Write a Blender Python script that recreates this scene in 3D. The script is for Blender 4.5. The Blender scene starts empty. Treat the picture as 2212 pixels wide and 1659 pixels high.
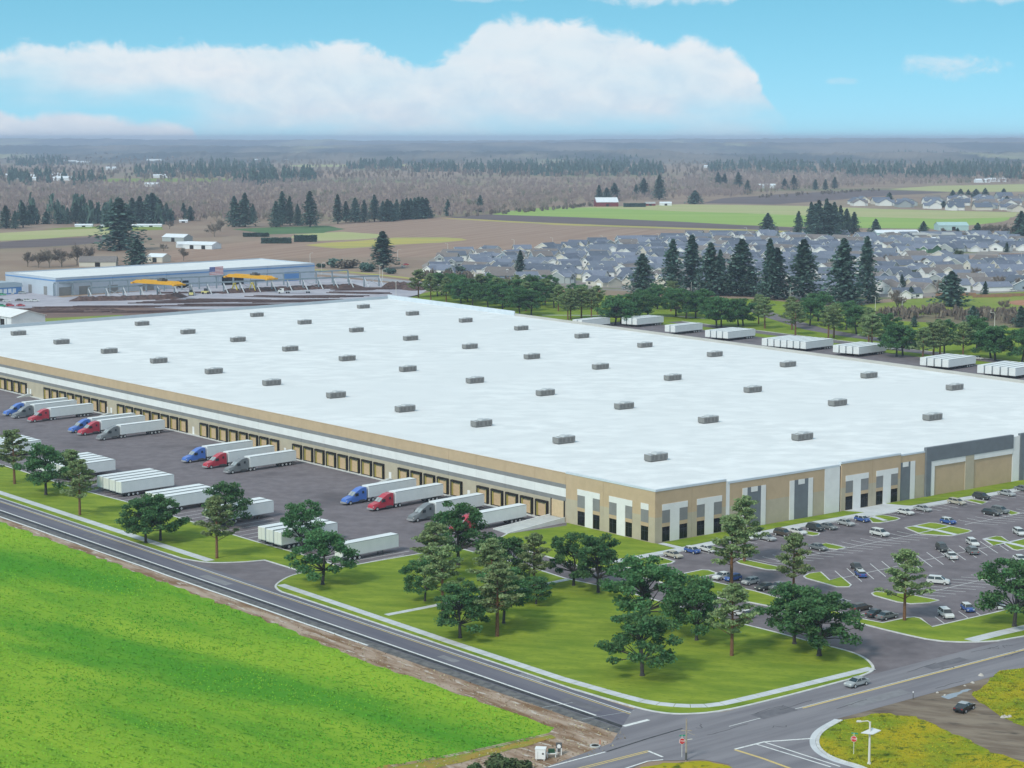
import bpy, math, random
import numpy as np
from mathutils import Vector, Matrix
from mathutils.geometry import tessellate_polygon

# ------------------------------------------------------------------ camera, sky, sun, exposure
F, H, HY, CX, CY = 4195.0, 91.5, 299.0, 1106.0, 829.5      # survey: focal length, drone height, horizon
TH = math.atan((CY - HY) / F); CT, ST = math.cos(TH), math.sin(TH)
SUN_AZ, SUN_EL = 234.0, 43.0                                # direction towards the sun (deg, from +X ccw)
sc = bpy.context.scene
cam_d = bpy.data.cameras.new('camera'); cam = bpy.data.objects.new('camera', cam_d)
sc.collection.objects.link(cam); sc.camera = cam
cam_d.sensor_width = 36.0; cam_d.lens = 36.0 * F / 2212.0
cam_d.clip_start = 1.0; cam_d.clip_end = 120000.0
cam.location = (0, 0, H); cam.rotation_euler = (math.pi / 2 - TH, 0, 0)
vs = sc.view_settings
vs.view_transform = 'Standard'; vs.look = 'None'; vs.exposure = 0.38; vs.gamma = 1.0; vs.use_curve_mapping = False
sc.render.engine = 'CYCLES'
sc.cycles.use_denoising = True
sc.cycles.max_bounces = 6; sc.cycles.diffuse_bounces = 3; sc.cycles.glossy_bounces = 2
sc.cycles.transmission_bounces = 2; sc.cycles.volume_bounces = 0; sc.cycles.transparent_max_bounces = 8
sc.cycles.sample_clamp_indirect = 4.0
sun_d = bpy.data.lights.new('sun', 'SUN'); sun = bpy.data.objects.new('sun', sun_d)
sc.collection.objects.link(sun)
sun_d.energy = 2.0; sun_d.angle = math.radians(10.0); sun_d.color = (1.0, 0.94, 0.85)
_a, _e = math.radians(SUN_AZ), math.radians(SUN_EL)
sun.rotation_euler = Vector((math.cos(_a) * math.cos(_e), math.sin(_a) * math.cos(_e), math.sin(_e))).to_track_quat('Z', 'Y').to_euler()
sun.location = (-200, 100, 300)
SKY_STRENGTH = 0.1
world = bpy.data.worlds.new('World'); sc.world = world; world.use_nodes = True


class NT:
    """small helper for writing node trees"""
    def __init__(self, nt):
        self.nt = nt; nt.nodes.clear()
    def n(self, t, **kw):
        nd = self.nt.nodes.new(t)
        for k, v in kw.items():
            if k == 'i':
                for kk, vv in v.items():
                    if hasattr(vv, 'is_output'): self.nt.links.new(vv, nd.inputs[kk])
                    else: nd.inputs[kk].default_value = vv
            else: setattr(nd, k, v)
        return nd
    def m(self, op, a, b=0.0, c=0.0, clamp=False):
        nd = self.n('ShaderNodeMath', operation=op, use_clamp=clamp, i={0: a, 1: b, 2: c}); return nd.outputs[0]
    def mix(self, f, a, b, mode='MIX'):
        nd = self.n('ShaderNodeMix', data_type='RGBA', blend_type=mode)
        for k, v in ((0, f), (6, a), (7, b)):
            if hasattr(v, 'is_output'): self.nt.links.new(v, nd.inputs[k])
            else: nd.inputs[k].default_value = v if k == 0 else (tuple(v) + (1,))[:4]
        return nd.outputs[2]
    def noise(self, vec, scale, detail=4.0, rough=0.55, dist=0.0):
        nd = self.n('ShaderNodeTexNoise', i={'Scale': scale, 'Detail': detail, 'Roughness': rough, 'Distortion': dist})
        if vec is not None: self.nt.links.new(vec, nd.inputs['Vector'])
        return nd.outputs['Fac']
    def ramp(self, f, lo, hi):
        return self.n('ShaderNodeMapRange', interpolation_type='SMOOTHSTEP', i={0: f, 1: lo, 2: hi, 3: 0.0, 4: 1.0}).outputs[0]
    def scale(self, vec, s):
        return self.n('ShaderNodeVectorMath', operation='MULTIPLY', i={0: vec, 1: s}).outputs[0]


def build_sky():
    t = NT(world.node_tree)
    d = t.n('ShaderNodeTexCoord').outputs['Generated']
    s = t.n('ShaderNodeSeparateXYZ', i={0: d}).outputs
    zz = t.m('ADD', t.m('MULTIPLY', t.m('MAXIMUM', s[2], 0.0), 2.6), 0.34)
    sv = t.n('ShaderNodeVectorMath', operation='NORMALIZE', i={0: t.n('ShaderNodeCombineXYZ', i={0: s[0], 1: s[1], 2: zz}).outputs[0]}).outputs[0]
    sky = t.n('ShaderNodeTexSky', sky_type='NISHITA', sun_disc=False)
    sky.sun_elevation = math.radians(SUN_EL); sky.sun_rotation = math.radians(90.0 - SUN_AZ)
    sky.altitude = 100; sky.air_density = 1.0; sky.dust_density = 0.6; sky.ozone_density = 1.5
    t.nt.links.new(sv, sky.inputs['Vector'])
    blue = t.mix(1.0, sky.outputs[0], (0.98, 2.22, 1.84), 'MULTIPLY')
    # paler towards the horizon
    el = t.m('MULTIPLY', t.m('ARCSINE', s[2]), F)             # survey pixels above the horizon
    az = t.m('MULTIPLY', t.m('ARCTAN2', s[0], s[1]), F)
    haze = t.m('POWER', 2.718, t.m('MULTIPLY', t.m('MAXIMUM', el, 0.0), -1 / 240.0))
    blue = t.mix(t.m('MULTIPLY', haze, 0.5), blue, (4.9, 6.6, 7.2))
    uv = t.n('ShaderNodeCombineXYZ', i={0: az, 1: el, 2: 0.0}).outputs[0]
    nz = t.noise(t.scale(uv, (0.0125, 0.0175, 0)), 1.0, 7.0, 0.60, 0.35)
    nz2 = t.noise(t.scale(uv, (0.0036, 0.012, 0)), 1.0, 3.0, 0.5)
    def curve(pts):
        """value along azimuth from (survey x, survey y) pairs, as height over the horizon"""
        nd = t.n('ShaderNodeFloatCurve', i={1: t.m('MULTIPLY_ADD', az, 1 / 6000.0, 0.5)}); c = nd.mapping.curves[0]
        L = [((x - CX + 3000) / 6000.0, min(1.0, max(0.0, (HY - y + 60) / 400.0))) for x, y in pts]
        while len(c.points) < len(L): c.points.new(0.5, 0.5)
        for q, (x, y) in zip(c.points, L): q.location = (x, y); q.handle_type = 'AUTO_CLAMPED'
        nd.mapping.update()
        return t.m('MULTIPLY_ADD', nd.outputs[0], 400.0, -60.0)
    top = curve([(-1890, 200), (-1500, 120), (-900, 170), (-500, 110), (-250, 190), (-60, 140), (40, 122), (150, 104), (300, 112), (400, 103), (480, 97), (560, 105), (680, 96), (790, 104), (850, 120), (915, 142), (960, 128), (1005, 98), (1050, 58), (1130, 42), (1200, 52), (1260, 50), (1300, 64), (1370, 72), (1400, 97), (1440, 95), (1490, 88), (1560, 106), (1605, 142), (1640, 190), (1662, 226), (1700, 276), (1760, 350), (2500, 350), (2700, 180), (3100, 90), (3500, 190), (4100, 120)])
    bot = curve([(-1890, 240), (-900, 250), (-60, 186), (150, 190), (250, 202), (400, 222), (500, 262), (700, 285), (1100, 290), (1450, 268), (1600, 250), (1700, 240), (2500, 240), (3100, 260), (4100, 240)])
    top2 = curve([(-1890, 260), (-800, 240), (-300, 270), (0, 228), (50, 246), (85, 256), (150, 238), (230, 250), (330, 262), (400, 268), (440, 284), (470, 330), (900, 350), (1850, 350), (1940, 330), (2600, 330), (2900, 262), (4100, 250)])
    nd_ = t.m('MULTIPLY', t.m('SUBTRACT', nz, 0.5), 84.0)
    d1 = t.m('MULTIPLY', t.ramp(t.m('ADD', t.m('SUBTRACT', top, el), nd_), -7.0, 18.0), t.ramp(t.m('ADD', t.m('SUBTRACT', el, bot), t.m('MULTIPLY', t.m('SUBTRACT', nz2, 0.5), 130.0)), -60.0, 62.0))
    d2 = t.m('MULTIPLY', t.ramp(t.m('ADD', t.m('SUBTRACT', top2, el), t.m('MULTIPLY', nd_, 0.45)), -6.0, 16.0), 1.0)
    # low veil under the big cloud
    veil = t.m('MULTIPLY', t.m('MULTIPLY', t.ramp(az, -760.0, -420.0), t.m('MULTIPLY', t.ramp(t.m('ADD', t.m('SUBTRACT', top, el), nd_), 20.0, 90.0), t.ramp(nz2, 0.30, 0.62))), 0.5)
    dens = t.m('MAXIMUM', t.m('MAXIMUM', t.m('MULTIPLY', d1, t.m('MULTIPLY_ADD', nz2, 0.6, 0.52, clamp=True)), d2), veil)
    for (u_, v_, ru, rv, k_) in ((330, 306, 190, 32, .7), (915, 146, 130, 30, .62), (1080, 298, 260, 26, .5), (1110, 128, 40, 22, .6), (-60, 296, 130, 12, .3), (700, 120, 40, 10, .25)):
        q = t.m('SUBTRACT', 1.0, t.m('ADD', t.m('POWER', t.m('ABSOLUTE', t.m('MULTIPLY', t.m('SUBTRACT', az, u_), 1 / ru)), 2.0), t.m('POWER', t.m('ABSOLUTE', t.m('MULTIPLY', t.m('SUBTRACT', el, v_), 1 / rv)), 2.0)))
        dens = t.m('MAXIMUM', dens, t.m('MULTIPLY', t.ramp(t.m('ADD', q, t.m('MULTIPLY', t.m('SUBTRACT', nz, 0.5), 3.2)), 0.0, 1.1), k_))
    # fair weather cloud over the rest of the sky, high above the frame
    hi = t.n('ShaderNodeVectorMath', operation='SCALE', i={0: d, 'Scale': t.m('DIVIDE', 1.0, t.m('ADD', t.m('MAXIMUM', s[2], 0.0), 0.12))}).outputs[0]
    hn = t.ramp(t.noise(hi, 1.3, 3.0, 0.55), 0.36, 0.60)
    dens = t.m('MAXIMUM', dens, t.m('MULTIPLY', t.m('MULTIPLY', hn, 0.9), t.ramp(s[2], 0.10, 0.22)))
    shade = t.ramp(t.m('ADD', t.m('MULTIPLY', nz, 0.9), t.m('MULTIPLY', el, 0.0020)), 0.36, 0.92)
    ccol = t.mix(shade, (5.1, 5.8, 6.6), (6.75, 6.95, 7.15))
    col = t.mix(dens, blue, ccol)
    bg = t.n('ShaderNodeBackground', i={0: col, 1: SKY_STRENGTH})
    out = t.n('ShaderNodeOutputWorld', i={0: bg.outputs[0]})
build_sky()

# ------------------------------------------------------------------ survey: photo position -> place on the ground
def at(p, z=0.0):
    a = (p[0] - CX) / F; b = (CY - p[1]) / F
    dz = -ST + b * CT; k = (z - H) / dz
    return Vector((a * k, (CT + b * ST) * k, z))
def W(ox, oy, x, y): return (ox * .576 + x / 6.0, oy * .576 + y / 6.0)      # 640 px detail prints
ZO = {1: (0, 276.48), 2: (737.28, 276.48), 3: (1474.56, 276.48), 4: (0, 691.2), 5: (737.28, 806.4), 6: (1474.56, 806.4), 7: (737.28, 1105.92), 8: (1474.56, 1105.92)}
def Z(n, x, y): return (ZO[n][0] + x / 3.0, ZO[n][1] + y / 3.0)              # 1280 px prints
def ppm(p): return (p[1] - HY) / H                                           # print pixels per metre there
def ud(a): return Vector((math.cos(math.radians(a)), math.sin(math.radians(a)), 0))
CORNER = at((1415, 1175)); DA, DB = ud(128.7), ud(38.4)
NA, NB = ud(218.4), Vector((DB.y, -DB.x, 0))                                 # outward normals of the two seen walls
def sw(x, d):
    k = (x - CX) / F
    return (k * (CORNER.y * CT + H * ST) - CORNER.x) / (d.x - k * d.y * CT)
def wB(s, o, z=0.0): return CORNER + DB * s + NB * o + Vector((0, 0, z))
def wA(s, o, z=0.0): return CORNER + DA * s + NA * o + Vector((0, 0, z))
rng = random.Random(7); npr = np.random.default_rng(11)
ORD = ('first second third fourth fifth sixth seventh eighth ninth tenth eleventh twelfth thirteenth fourteenth fifteenth sixteenth seventeenth eighteenth nineteenth twentieth '
       'twenty-first twenty-second twenty-third twenty-fourth twenty-fifth twenty-sixth twenty-seventh twenty-eighth twenty-ninth thirtieth thirty-first thirty-second thirty-third thirty-fourth thirty-fifth thirty-sixth thirty-seventh thirty-eighth thirty-ninth fortieth').split()
ORD += ['forty-' + w for w in ORD[:9]] + ['fiftieth'] + ['fifty-' + w for w in ORD[:9]]

# ------------------------------------------------------------------ materials
MATS = {}
def mat(name, col, col2=None, scale=1.0, rough=0.8, metal=0.0, detail=4.0, contrast=(0.35, 0.65), coord='Object', stretch=None, bump=0.0, bscale=None,
        island=0.0, objvar=0.0, spec=0.3, third=None, transl=0.0, coat=0.0):
    if name in MATS: return MATS[name]
    m = bpy.data.materials.new(name); m.use_nodes = True; MATS[name] = m
    t = NT(m.node_tree)
    if coord == 'World': vec = t.n('ShaderNodeNewGeometry').outputs['Position']
    else: vec = t.n('ShaderNodeTexCoord').outputs['Object']
    if stretch:
        ang, sv = stretch
        mp = t.n('ShaderNodeMapping', i={0: vec}); mp.inputs['Rotation'].default_value = (0, 0, math.radians(-ang)); mp.inputs['Scale'].default_value = sv
        # rotate first, then scale
        r = t.n('ShaderNodeVectorRotate', rotation_type='Z_AXIS', i={'Vector': vec, 'Angle': math.radians(-ang)}).outputs[0]
        vec2 = t.scale(r, sv)
    else: vec2 = vec
    c = tuple(col) + (1,)
    if col2 is not None:
        f = t.ramp(t.noise(vec2, scale, detail, 0.6), *contrast)
        c = t.mix(f, col, col2)
    if third is not None:                      # (colour, scale, lo, hi)
        c = t.mix(t.ramp(t.noise(vec2, third[1], 5.0, 0.6), third[2], third[3]), c, third[0])
    if island:
        r = t.n('ShaderNodeNewGeometry').outputs['Random Per Island']
        v = t.m('ADD', 1.0 - island, t.m('MULTIPLY', r, 2 * island))
        hsv = t.n('ShaderNodeHueSaturation', i={'Value': v, 'Hue': t.m('ADD', 0.5 - island * 0.05, t.m('MULTIPLY', r, island * 0.1))})
        if hasattr(c, 'is_output'): t.nt.links.new(c, hsv.inputs['Color'])
        else: hsv.inputs['Color'].default_value = c
        c = hsv.outputs[0]
    if objvar:
        r = t.n('ShaderNodeObjectInfo').outputs['Random']
        v = t.m('ADD', 1.0 - objvar, t.m('MULTIPLY', r, 2 * objvar))
        hsv = t.n('ShaderNodeHueSaturation', i={'Value': v, 'Hue': t.m('ADD', 0.5 - objvar * 0.06, t.m('MULTIPLY', r, objvar * 0.12))})
        if hasattr(c, 'is_output'): t.nt.links.new(c, hsv.inputs['Color'])
        else: hsv.inputs['Color'].default_value = c
        c = hsv.outputs[0]
    b = t.n('ShaderNodeBsdfPrincipled', i={'Roughness': rough, 'Metallic': metal, 'Specular IOR Level': spec, 'Coat Weight': coat})
    if hasattr(c, 'is_output'): t.nt.links.new(c, b.inputs['Base Color'])
    else: b.inputs['Base Color'].default_value = c
    if bump:
        bp = t.n('ShaderNodeBump', i={'Strength': bump, 'Distance': 0.1, 'Height': t.noise(vec2, bscale or scale * 4, 3.0)})
        t.nt.links.new(bp.outputs[0], b.inputs['Normal'])
    sh = b.outputs[0]
    if transl:
        tr = t.n('ShaderNodeBsdfTranslucent')
        if hasattr(c, 'is_output'): t.nt.links.new(c, tr.inputs[0])
        else: tr.inputs[0].default_value = c
        sh = t.n('ShaderNodeMixShader', i={0: transl, 1: b.outputs[0], 2: tr.outputs[0]}).outputs[0]
    t.n('ShaderNodeOutputMaterial', i={0: sh})
    return m

# ------------------------------------------------------------------ mesh and object helpers
COL = sc.collection
class MB:
    def __init__(self): self.v = []; self.f = []; self.mi = []; self.cur = 0
    def add(self, vs_, fs):
        o = len(self.v); self.v += [tuple(x) for x in vs_]
        for q in fs: self.f.append(tuple(i + o for i in q)); self.mi.append(self.cur)
        return self
    def box(self, c, s, rz=0.0, taper=None):
        hx, hy, hz = s[0] / 2, s[1] / 2, s[2] / 2; tx, ty = taper or (1, 1)
        p = [(-hx, -hy, -hz), (hx, -hy, -hz), (hx, hy, -hz), (-hx, hy, -hz), (-hx * tx, -hy * ty, hz), (hx * tx, -hy * ty, hz), (hx * tx, hy * ty, hz), (-hx * tx, hy * ty, hz)]
        cr, sr = math.cos(rz), math.sin(rz)
        p = [(c[0] + x * cr - y * sr, c[1] + x * sr + y * cr, c[2] + z) for x, y, z in p]
        return self.add(p, [(0, 3, 2, 1), (4, 5, 6, 7), (0, 1, 5, 4), (1, 2, 6, 5), (2, 3, 7, 6), (3, 0, 4, 7)])
    def bb(self, x0, x1, y0, y1, z0, z1): return self.box(((x0 + x1) / 2, (y0 + y1) / 2, (z0 + z1) / 2), (x1 - x0, y1 - y0, z1 - z0))
    def side(self, prof, y0, y1, inset=None):
        """profile (x,z) extruded across y; inset: per-vertex pull towards the middle"""
        n = len(prof); ins = inset or [0] * n
        a = [(x, y0 + ins[i], z) for i, (x, z) in enumerate(prof)]; b = [(x, y1 - ins[i], z) for i, (x, z) in enumerate(prof)]
        return self.add(a + b, [tuple(range(n))] + [tuple(range(2 * n - 1, n - 1, -1))] + [(i, i + n, (i + 1) % n + n, (i + 1) % n) for i in range(n)])
    def tube(self, p0, p1, r0, r1=None, n=6, cap=True):
        r1 = r0 if r1 is None else r1; p0, p1 = Vector(p0), Vector(p1); d = (p1 - p0)
        if d.length < 1e-6: return self
        d.normalize(); u = d.orthogonal().normalized(); w = d.cross(u)
        ring = lambda p, r: [p + (u * math.cos(2 * math.pi * k / n) + w * math.sin(2 * math.pi * k / n)) * r for k in range(n)]
        fs = [(k, (k + 1) % n, (k + 1) % n + n, k + n) for k in range(n)]
        if cap: fs += [tuple(range(n - 1, -1, -1)), tuple(range(n, 2 * n))]
        return self.add(ring(p0, r0) + ring(p1, r1), fs)
    def mesh(self, name, mats):
        me = bpy.data.meshes.new(name); me.from_pydata(self.v, [], self.f)
        for m in (mats if isinstance(mats, (list, tuple)) else [mats]): me.materials.append(m)
        if max(self.mi, default=0) > 0: me.polygons.foreach_set('material_index', self.mi)
        me.update(); return me
    def build(self, name, mats, parent=None, link=True, **k): return ob(name, self.mesh(name, mats), parent, link, **k)

def ob(name, me, parent=None, link=True, **k):
    o = bpy.data.objects.new(name, me)
    if link: COL.objects.link(o)
    if parent is not None: o.parent = parent
    tag(o, **k); return o
def tag(o, label=None, cat=None, group=None, kind=None):
    if label: o['label'] = label
    if cat: o['category'] = cat
    if group: o['group'] = group
    if kind: o['kind'] = kind
    return o
def thing(name, loc=(0, 0, 0), rz=0.0, link=True, **k):
    o = ob(name, None, None, link, **k); o.location = loc; o.rotation_euler = (0, 0, rz); o.empty_display_size = 0.5; return o
PROTOS = []
def proto(name):
    o = thing(name, link=False); PROTOS.append(o); return o
def inst(p, loc, rz=0.0, s=1.0, label=None, cat=None, group=None, swap=None, skip=()):
    """copy a thing with its parts and sub-parts; swap: part name -> material"""
    r = p.copy(); COL.objects.link(r); r.location = loc; r.rotation_euler = (0, 0, rz); r.scale = (s, s, s) if isinstance(s, (int, float)) else s
    tag(r, label, cat, group)
    def down(a, b):
        for ch in KIDS.get(a, []):
            nm = ch.name.split('.')[0]
            if nm in skip: continue
            c = ch.copy(); COL.objects.link(c); c.parent = b
            if swap and nm in swap:
                c.material_slots[0].link = 'OBJECT'; c.material_slots[0].material = swap[nm]
            down(ch, c)
    down(p, r); return r
KIDS = {}
def part(mb, name, mats, par, loc=None):
    o = ob(name, mb if isinstance(mb, bpy.types.Mesh) else mb.mesh(name, mats), par, link=False)
    if loc: o.location = loc
    KIDS.setdefault(par, []).append(o); PROTOS.append(o); return o

def np_mesh(name, V, nq, m, extra=None):
    """nq quads from a (4*nq,3) vertex array"""
    me = bpy.data.meshes.new(name); n = len(V)
    me.vertices.add(n); me.vertices.foreach_set('co', np.asarray(V, np.float32).ravel())
    me.loops.add(n); me.loops.foreach_set('vertex_index', np.arange(n, dtype=np.int32))
    me.polygons.add(nq); me.polygons.foreach_set('loop_start', np.arange(0, n, 4, dtype=np.int32)); me.polygons.foreach_set('loop_total', np.full(nq, 4, np.int32))
    me.materials.append(m); me.update(calc_edges=True); return me
def quads(P, size, up=0.6, aspect=1.0, upright=False):
    """randomly turned quads centred on P"""
    n = len(P); size = np.broadcast_to(np.asarray(size, float), (n,))
    N = npr.normal(size=(n, 3)); 
    if upright: N[:, 2] *= 0.25
    else: N[:, 2] = np.abs(N[:, 2]) + up
    N /= np.linalg.norm(N, axis=1)[:, None]
    R = npr.normal(size=(n, 3))
    if upright: R = np.tile((0.0, 0.0, 1.0), (n, 1)) + npr.normal(size=(n, 3)) * 0.12
    U = np.cross(N, R); U /= np.linalg.norm(U, axis=1)[:, None] + 1e-9
    V_ = np.cross(N, U)
    a = U * (size / 2)[:, None]; b = V_ * (size / 2 * aspect)[:, None]
    out = np.empty((n, 4, 3)); out[:, 0] = P - a - b; out[:, 1] = P + a - b * .6; out[:, 2] = P + a * .7 + b; out[:, 3] = P - a * .8 + b * .8
    return out.reshape(-1, 3)

def flat(name, pts, z, m, kind='structure', parent=None, thick=0.0, **k):
    """sheet or slab with the outline pts (ground points)"""
    P = [Vector((p[0], p[1], 0)) for p in pts]
    tri = tessellate_polygon([P]); n = len(P); mb = MB()
    area = sum(P[i].x * P[(i + 1) % n].y - P[(i + 1) % n].x * P[i].y for i in range(n))
    fs = []
    for t in tri:
        a, b, c = (P[i] for i in t)
        fs.append(t if (b - a).cross(c - a).z > 0 else t[::-1])
    vs_ = [(p.x, p.y, z) for p in P]
    if thick:
        vs_ += [(p.x, p.y, z - thick) for p in P]
        for i in range(n):
            j = (i + 1) % n; q = (i, i + n, j + n, j)
            fs.append(q if area > 0 else q[::-1])
    mb.add(vs_, fs); return mb.build(name, m, parent, kind=kind, **k)
def px(L): return [at(p) for p in L]
def smooth(P, it=2, closed=True):
    for _ in range(it):
        Q = []; n = len(P)
        for i in range(n if closed else n - 1):
            a, b = P[i], P[(i + 1) % n]; Q += [a * .75 + b * .25, a * .25 + b * .75]
        P = ([P[0]] + Q + [P[-1]]) if not closed else Q
    return P
def jag(P, step, amp, closed=True):
    """walk round the outline with an uneven, natural edge"""
    Q = []
    for i in range(len(P) if closed else len(P) - 1):
        a, b = P[i], P[(i + 1) % len(P)]; n = max(1, int((b - a).length / step))
        for k in range(n):
            q = a.lerp(b, k / n); Q.append(q + Vector((rng.uniform(-amp, amp), rng.uniform(-amp, amp), 0)))
    return Q
def ribbon(P, w, closed=False, off=0.0):
    """left/right points along a line"""
    n = len(P); L, R = [], []
    for i in range(n):
        a = P[i - 1] if (i > 0 or closed) else P[i]; b = P[(i + 1) % n] if (i < n - 1 or closed) else P[i]
        d = (b - a); d.z = 0; d.normalize(); nn = Vector((-d.y, d.x, 0))
        L.append(P[i] + nn * (off + w / 2)); R.append(P[i] + nn * (off - w / 2))
    return L, R
def strip(name, P, w, z, m, h=0.0, closed=False, off=0.0, parent=None, kind='structure', **k):
    L, R = ribbon(P, w, closed, off); mb = MB(); n = len(P); rr = n if closed else n - 1
    vs_ = [(p.x, p.y, z + h) for p in L] + [(p.x, p.y, z + h) for p in R]
    fs = [(i + n, (i + 1) % n + n, (i + 1) % n, i) for i in range(rr)]
    if h:
        vs_ += [(p.x, p.y, z) for p in L] + [(p.x, p.y, z) for p in R]
        for i in range(rr):
            j = (i + 1) % n
            fs += [(i, j, j + 2 * n, i + 2 * n), (j + n, i + n, i + 3 * n, j + 3 * n)]
    mb.add(vs_, fs); return mb.build(name, m, parent, kind=kind, **k)
def kerbed(P, name='lawn', m=None, z=0.13, kw=0.45):
    flat(name, P, z, m or M_LAWN, thick=z - 0.005)
    strip('kerb', P + [P[0]], kw, 0.0, M_KERB, h=z + 0.035)
def line(p, q, w, m=None, z=0.05, name='parking_line'):
    p, q = Vector(p), Vector(q)
    strip(name, [p, q], w, z, m or M_PAINT)
# ------------------------------------------------------------------ shared materials
M_LAWN = mat('lawn_grass', (0.140, 0.215, 0.022), (0.265, 0.325, 0.036), 0.16, 0.95, coord='World', stretch=(-12, (0.55, 1.7, 1)), detail=10, contrast=(0.3, 0.72), bump=0.5, bscale=3.0, spec=0.1, third=((0.095, 0.165, 0.018), 1.3, 0.50, 0.78))
M_KERB = mat('kerb_concrete', (0.62, 0.62, 0.60), (0.50, 0.50, 0.49), 0.8, 0.9, coord='World')
M_PAINT = mat('white_road_paint', (0.70, 0.70, 0.68), (0.42, 0.42, 0.42), 2.0, 0.8, coord='World', contrast=(0.5, 0.75))
M_YELLOW = mat('yellow_road_paint', (0.62, 0.46, 0.17), (0.36, 0.30, 0.2), 2.0, 0.8, coord='World', contrast=(0.5, 0.75))
M_ASPH = mat('yard_asphalt', (0.150, 0.130, 0.140), (0.200, 0.175, 0.186), 0.30, 0.92, coord='World', detail=8, contrast=(0.3, 0.7), bump=0.25, bscale=3.0, spec=0.2, third=((0.110, 0.096, 0.104), 0.05, 0.50, 0.72))
M_ROAD = mat('road_asphalt', (0.120, 0.116, 0.145), (0.165, 0.158, 0.182), 0.25, 0.9, coord='World', detail=7, stretch=(-51, (0.12, 1.4, 1)), bump=0.2, bscale=3.0, spec=0.25)
M_ROAD2 = mat('road_asphalt_worn', (0.175, 0.165, 0.182), (0.235, 0.222, 0.238), 0.25, 0.9, coord='World', detail=7, stretch=(38, (0.10, 1.3, 1)), bump=0.2, bscale=3.0, spec=0.25)
M_DARKASPH = mat('fresh_asphalt', (0.030, 0.032, 0.035), (0.06, 0.06, 0.065), 0.8, 0.9, coord='World')
M_WALK = mat('sidewalk_concrete', (0.50, 0.515, 0.53), (0.58, 0.595, 0.61), 0.35, 0.9, coord='World', detail=6)
M_GRAVEL = mat('shoulder_gravel', (0.09, 0.09, 0.092), (0.17, 0.165, 0.16), 0.7, 0.95, coord='World', detail=8, bump=0.5, bscale=4.0)
M_SOIL = mat('bare_soil', (0.20, 0.115, 0.06), (0.40, 0.30, 0.23), 0.35, 0.95, coord='World', detail=9, contrast=(0.38, 0.62), stretch=(-51, (0.25, 1.1, 1)), bump=0.6, bscale=2.0, third=((0.52, 0.46, 0.40), 0.9, 0.55, 0.68))
M_CROP = mat('field_crop', (0.080, 0.270, 0.018), (0.275, 0.415, 0.032), 0.020, 0.95, coord='World', detail=9, contrast=(0.36, 0.62), stretch=(-40, (0.5, 1.9, 1)), bump=0.6, bscale=30, spec=0.1, third=((0.040, 0.165, 0.010), 0.8, 0.54, 0.70))
M_MOSS = mat('rough_yellow_grass', (0.38, 0.31, 0.014), (0.19, 0.255, 0.016), 0.09, 0.95, coord='World', detail=8, contrast=(0.38, 0.62), bump=0.7, bscale=1.8, spec=0.1, third=((0.085, 0.115, 0.012), 0.55, 0.52, 0.66))
M_DIRT = mat('muddy_dirt', (0.150, 0.110, 0.080), (0.245, 0.195, 0.145), 0.25, 0.95, coord='World', detail=10, stretch=(-20, (0.4, 1.5, 1)), bump=0.8, bscale=1.5, third=((0.075, 0.06, 0.048), 0.3, 0.54, 0.70))
M_FARM = mat('farmland', (0.245, 0.165, 0.120), (0.31, 0.225, 0.160), 0.010, 0.95, coord='World', detail=9, contrast=(0.35, 0.65), third=((0.19, 0.185, 0.095), 0.0016, 0.50, 0.66))
M_BROWNF = mat('ploughed_field', (0.285, 0.180, 0.130), (0.345, 0.235, 0.170), 0.12, 0.95, coord='World', detail=6, stretch=(70, (0.03, 1.0, 1)), bump=0.4, bscale=0.8)
M_PURPLE = mat('dark_tilled_field', (0.115, 0.085, 0.085), (0.150, 0.112, 0.108), 0.05, 0.95, coord='World', stretch=(-12, (0.05, 1.0, 1)))
M_GREENF = mat('green_meadow', (0.245, 0.375, 0.075), (0.305, 0.405, 0.09), 0.012, 0.95, coord='World', detail=6, stretch=(-8, (0.25, 1.5, 1)))
M_YGREEN = mat('pale_meadow', (0.37, 0.39, 0.15), (0.43, 0.40, 0.19), 0.010, 0.95, coord='World', detail=6, stretch=(-8, (0.2, 2.0, 1)))
M_YELLOWF = mat('yellow_field_strip', (0.46, 0.38, 0.09), (0.36, 0.34, 0.10), 0.02, 0.95, coord='World', stretch=(0, (0.3, 1.5, 1)))
M_PARKG = mat('park_grass', (0.16, 0.23, 0.025), (0.24, 0.27, 0.045), 0.03, 0.95, coord='World', detail=6)
M_YARD2 = mat('plant_yard_paving', (0.34, 0.325, 0.37), (0.44, 0.42, 0.46), 0.05, 0.9, coord='World', detail=8)
M_ROAD3 = mat('far_road', (0.30, 0.29, 0.31), (0.36, 0.35, 0.36), 0.05, 0.9, coord='World')
M_ROCK = mat('rusty_stock', (0.055, 0.035, 0.032), (0.135, 0.085, 0.075), 0.5, 0.95, detail=8, bump=0.8, bscale=1.5)

# ------------------------------------------------------------------ ground, fields
flat('ground', [Vector((x, y, 0)) for x, y in ((-26000, -2000), (26000, -2000), (26000, 26000), (-26000, 26000))], 0.0, M_FARM)
def zl(n, L): return px([Z(n, x, y) for x, y in L])
flat('field', jag(px([(330, 545), (560, 520), (737, 482), (905, 471), (977, 468), (1054, 478), (1475, 500), (1480, 525), (1180, 536), (1060, 552), (905, 556), (740, 556), (560, 560), (330, 568)]), 40, 3), 0.03, M_BROWNF)
flat('field', jag(zl(2, [(0, 740), (350, 712), (640, 708), (800, 716), (830, 726), (640, 742), (400, 755), (0, 782), (-260, 760), (-120, 745)]), 25, 4), 0.06, M_YELLOWF)
flat('field', jag(zl(2, [(690, 580), (960, 560), (1600, 580), (2212, 608), (3000, 650), (3000, 668), (2212, 645), (1500, 622), (1000, 598)]), 40, 3), 0.05, M_PURPLE)
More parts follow.
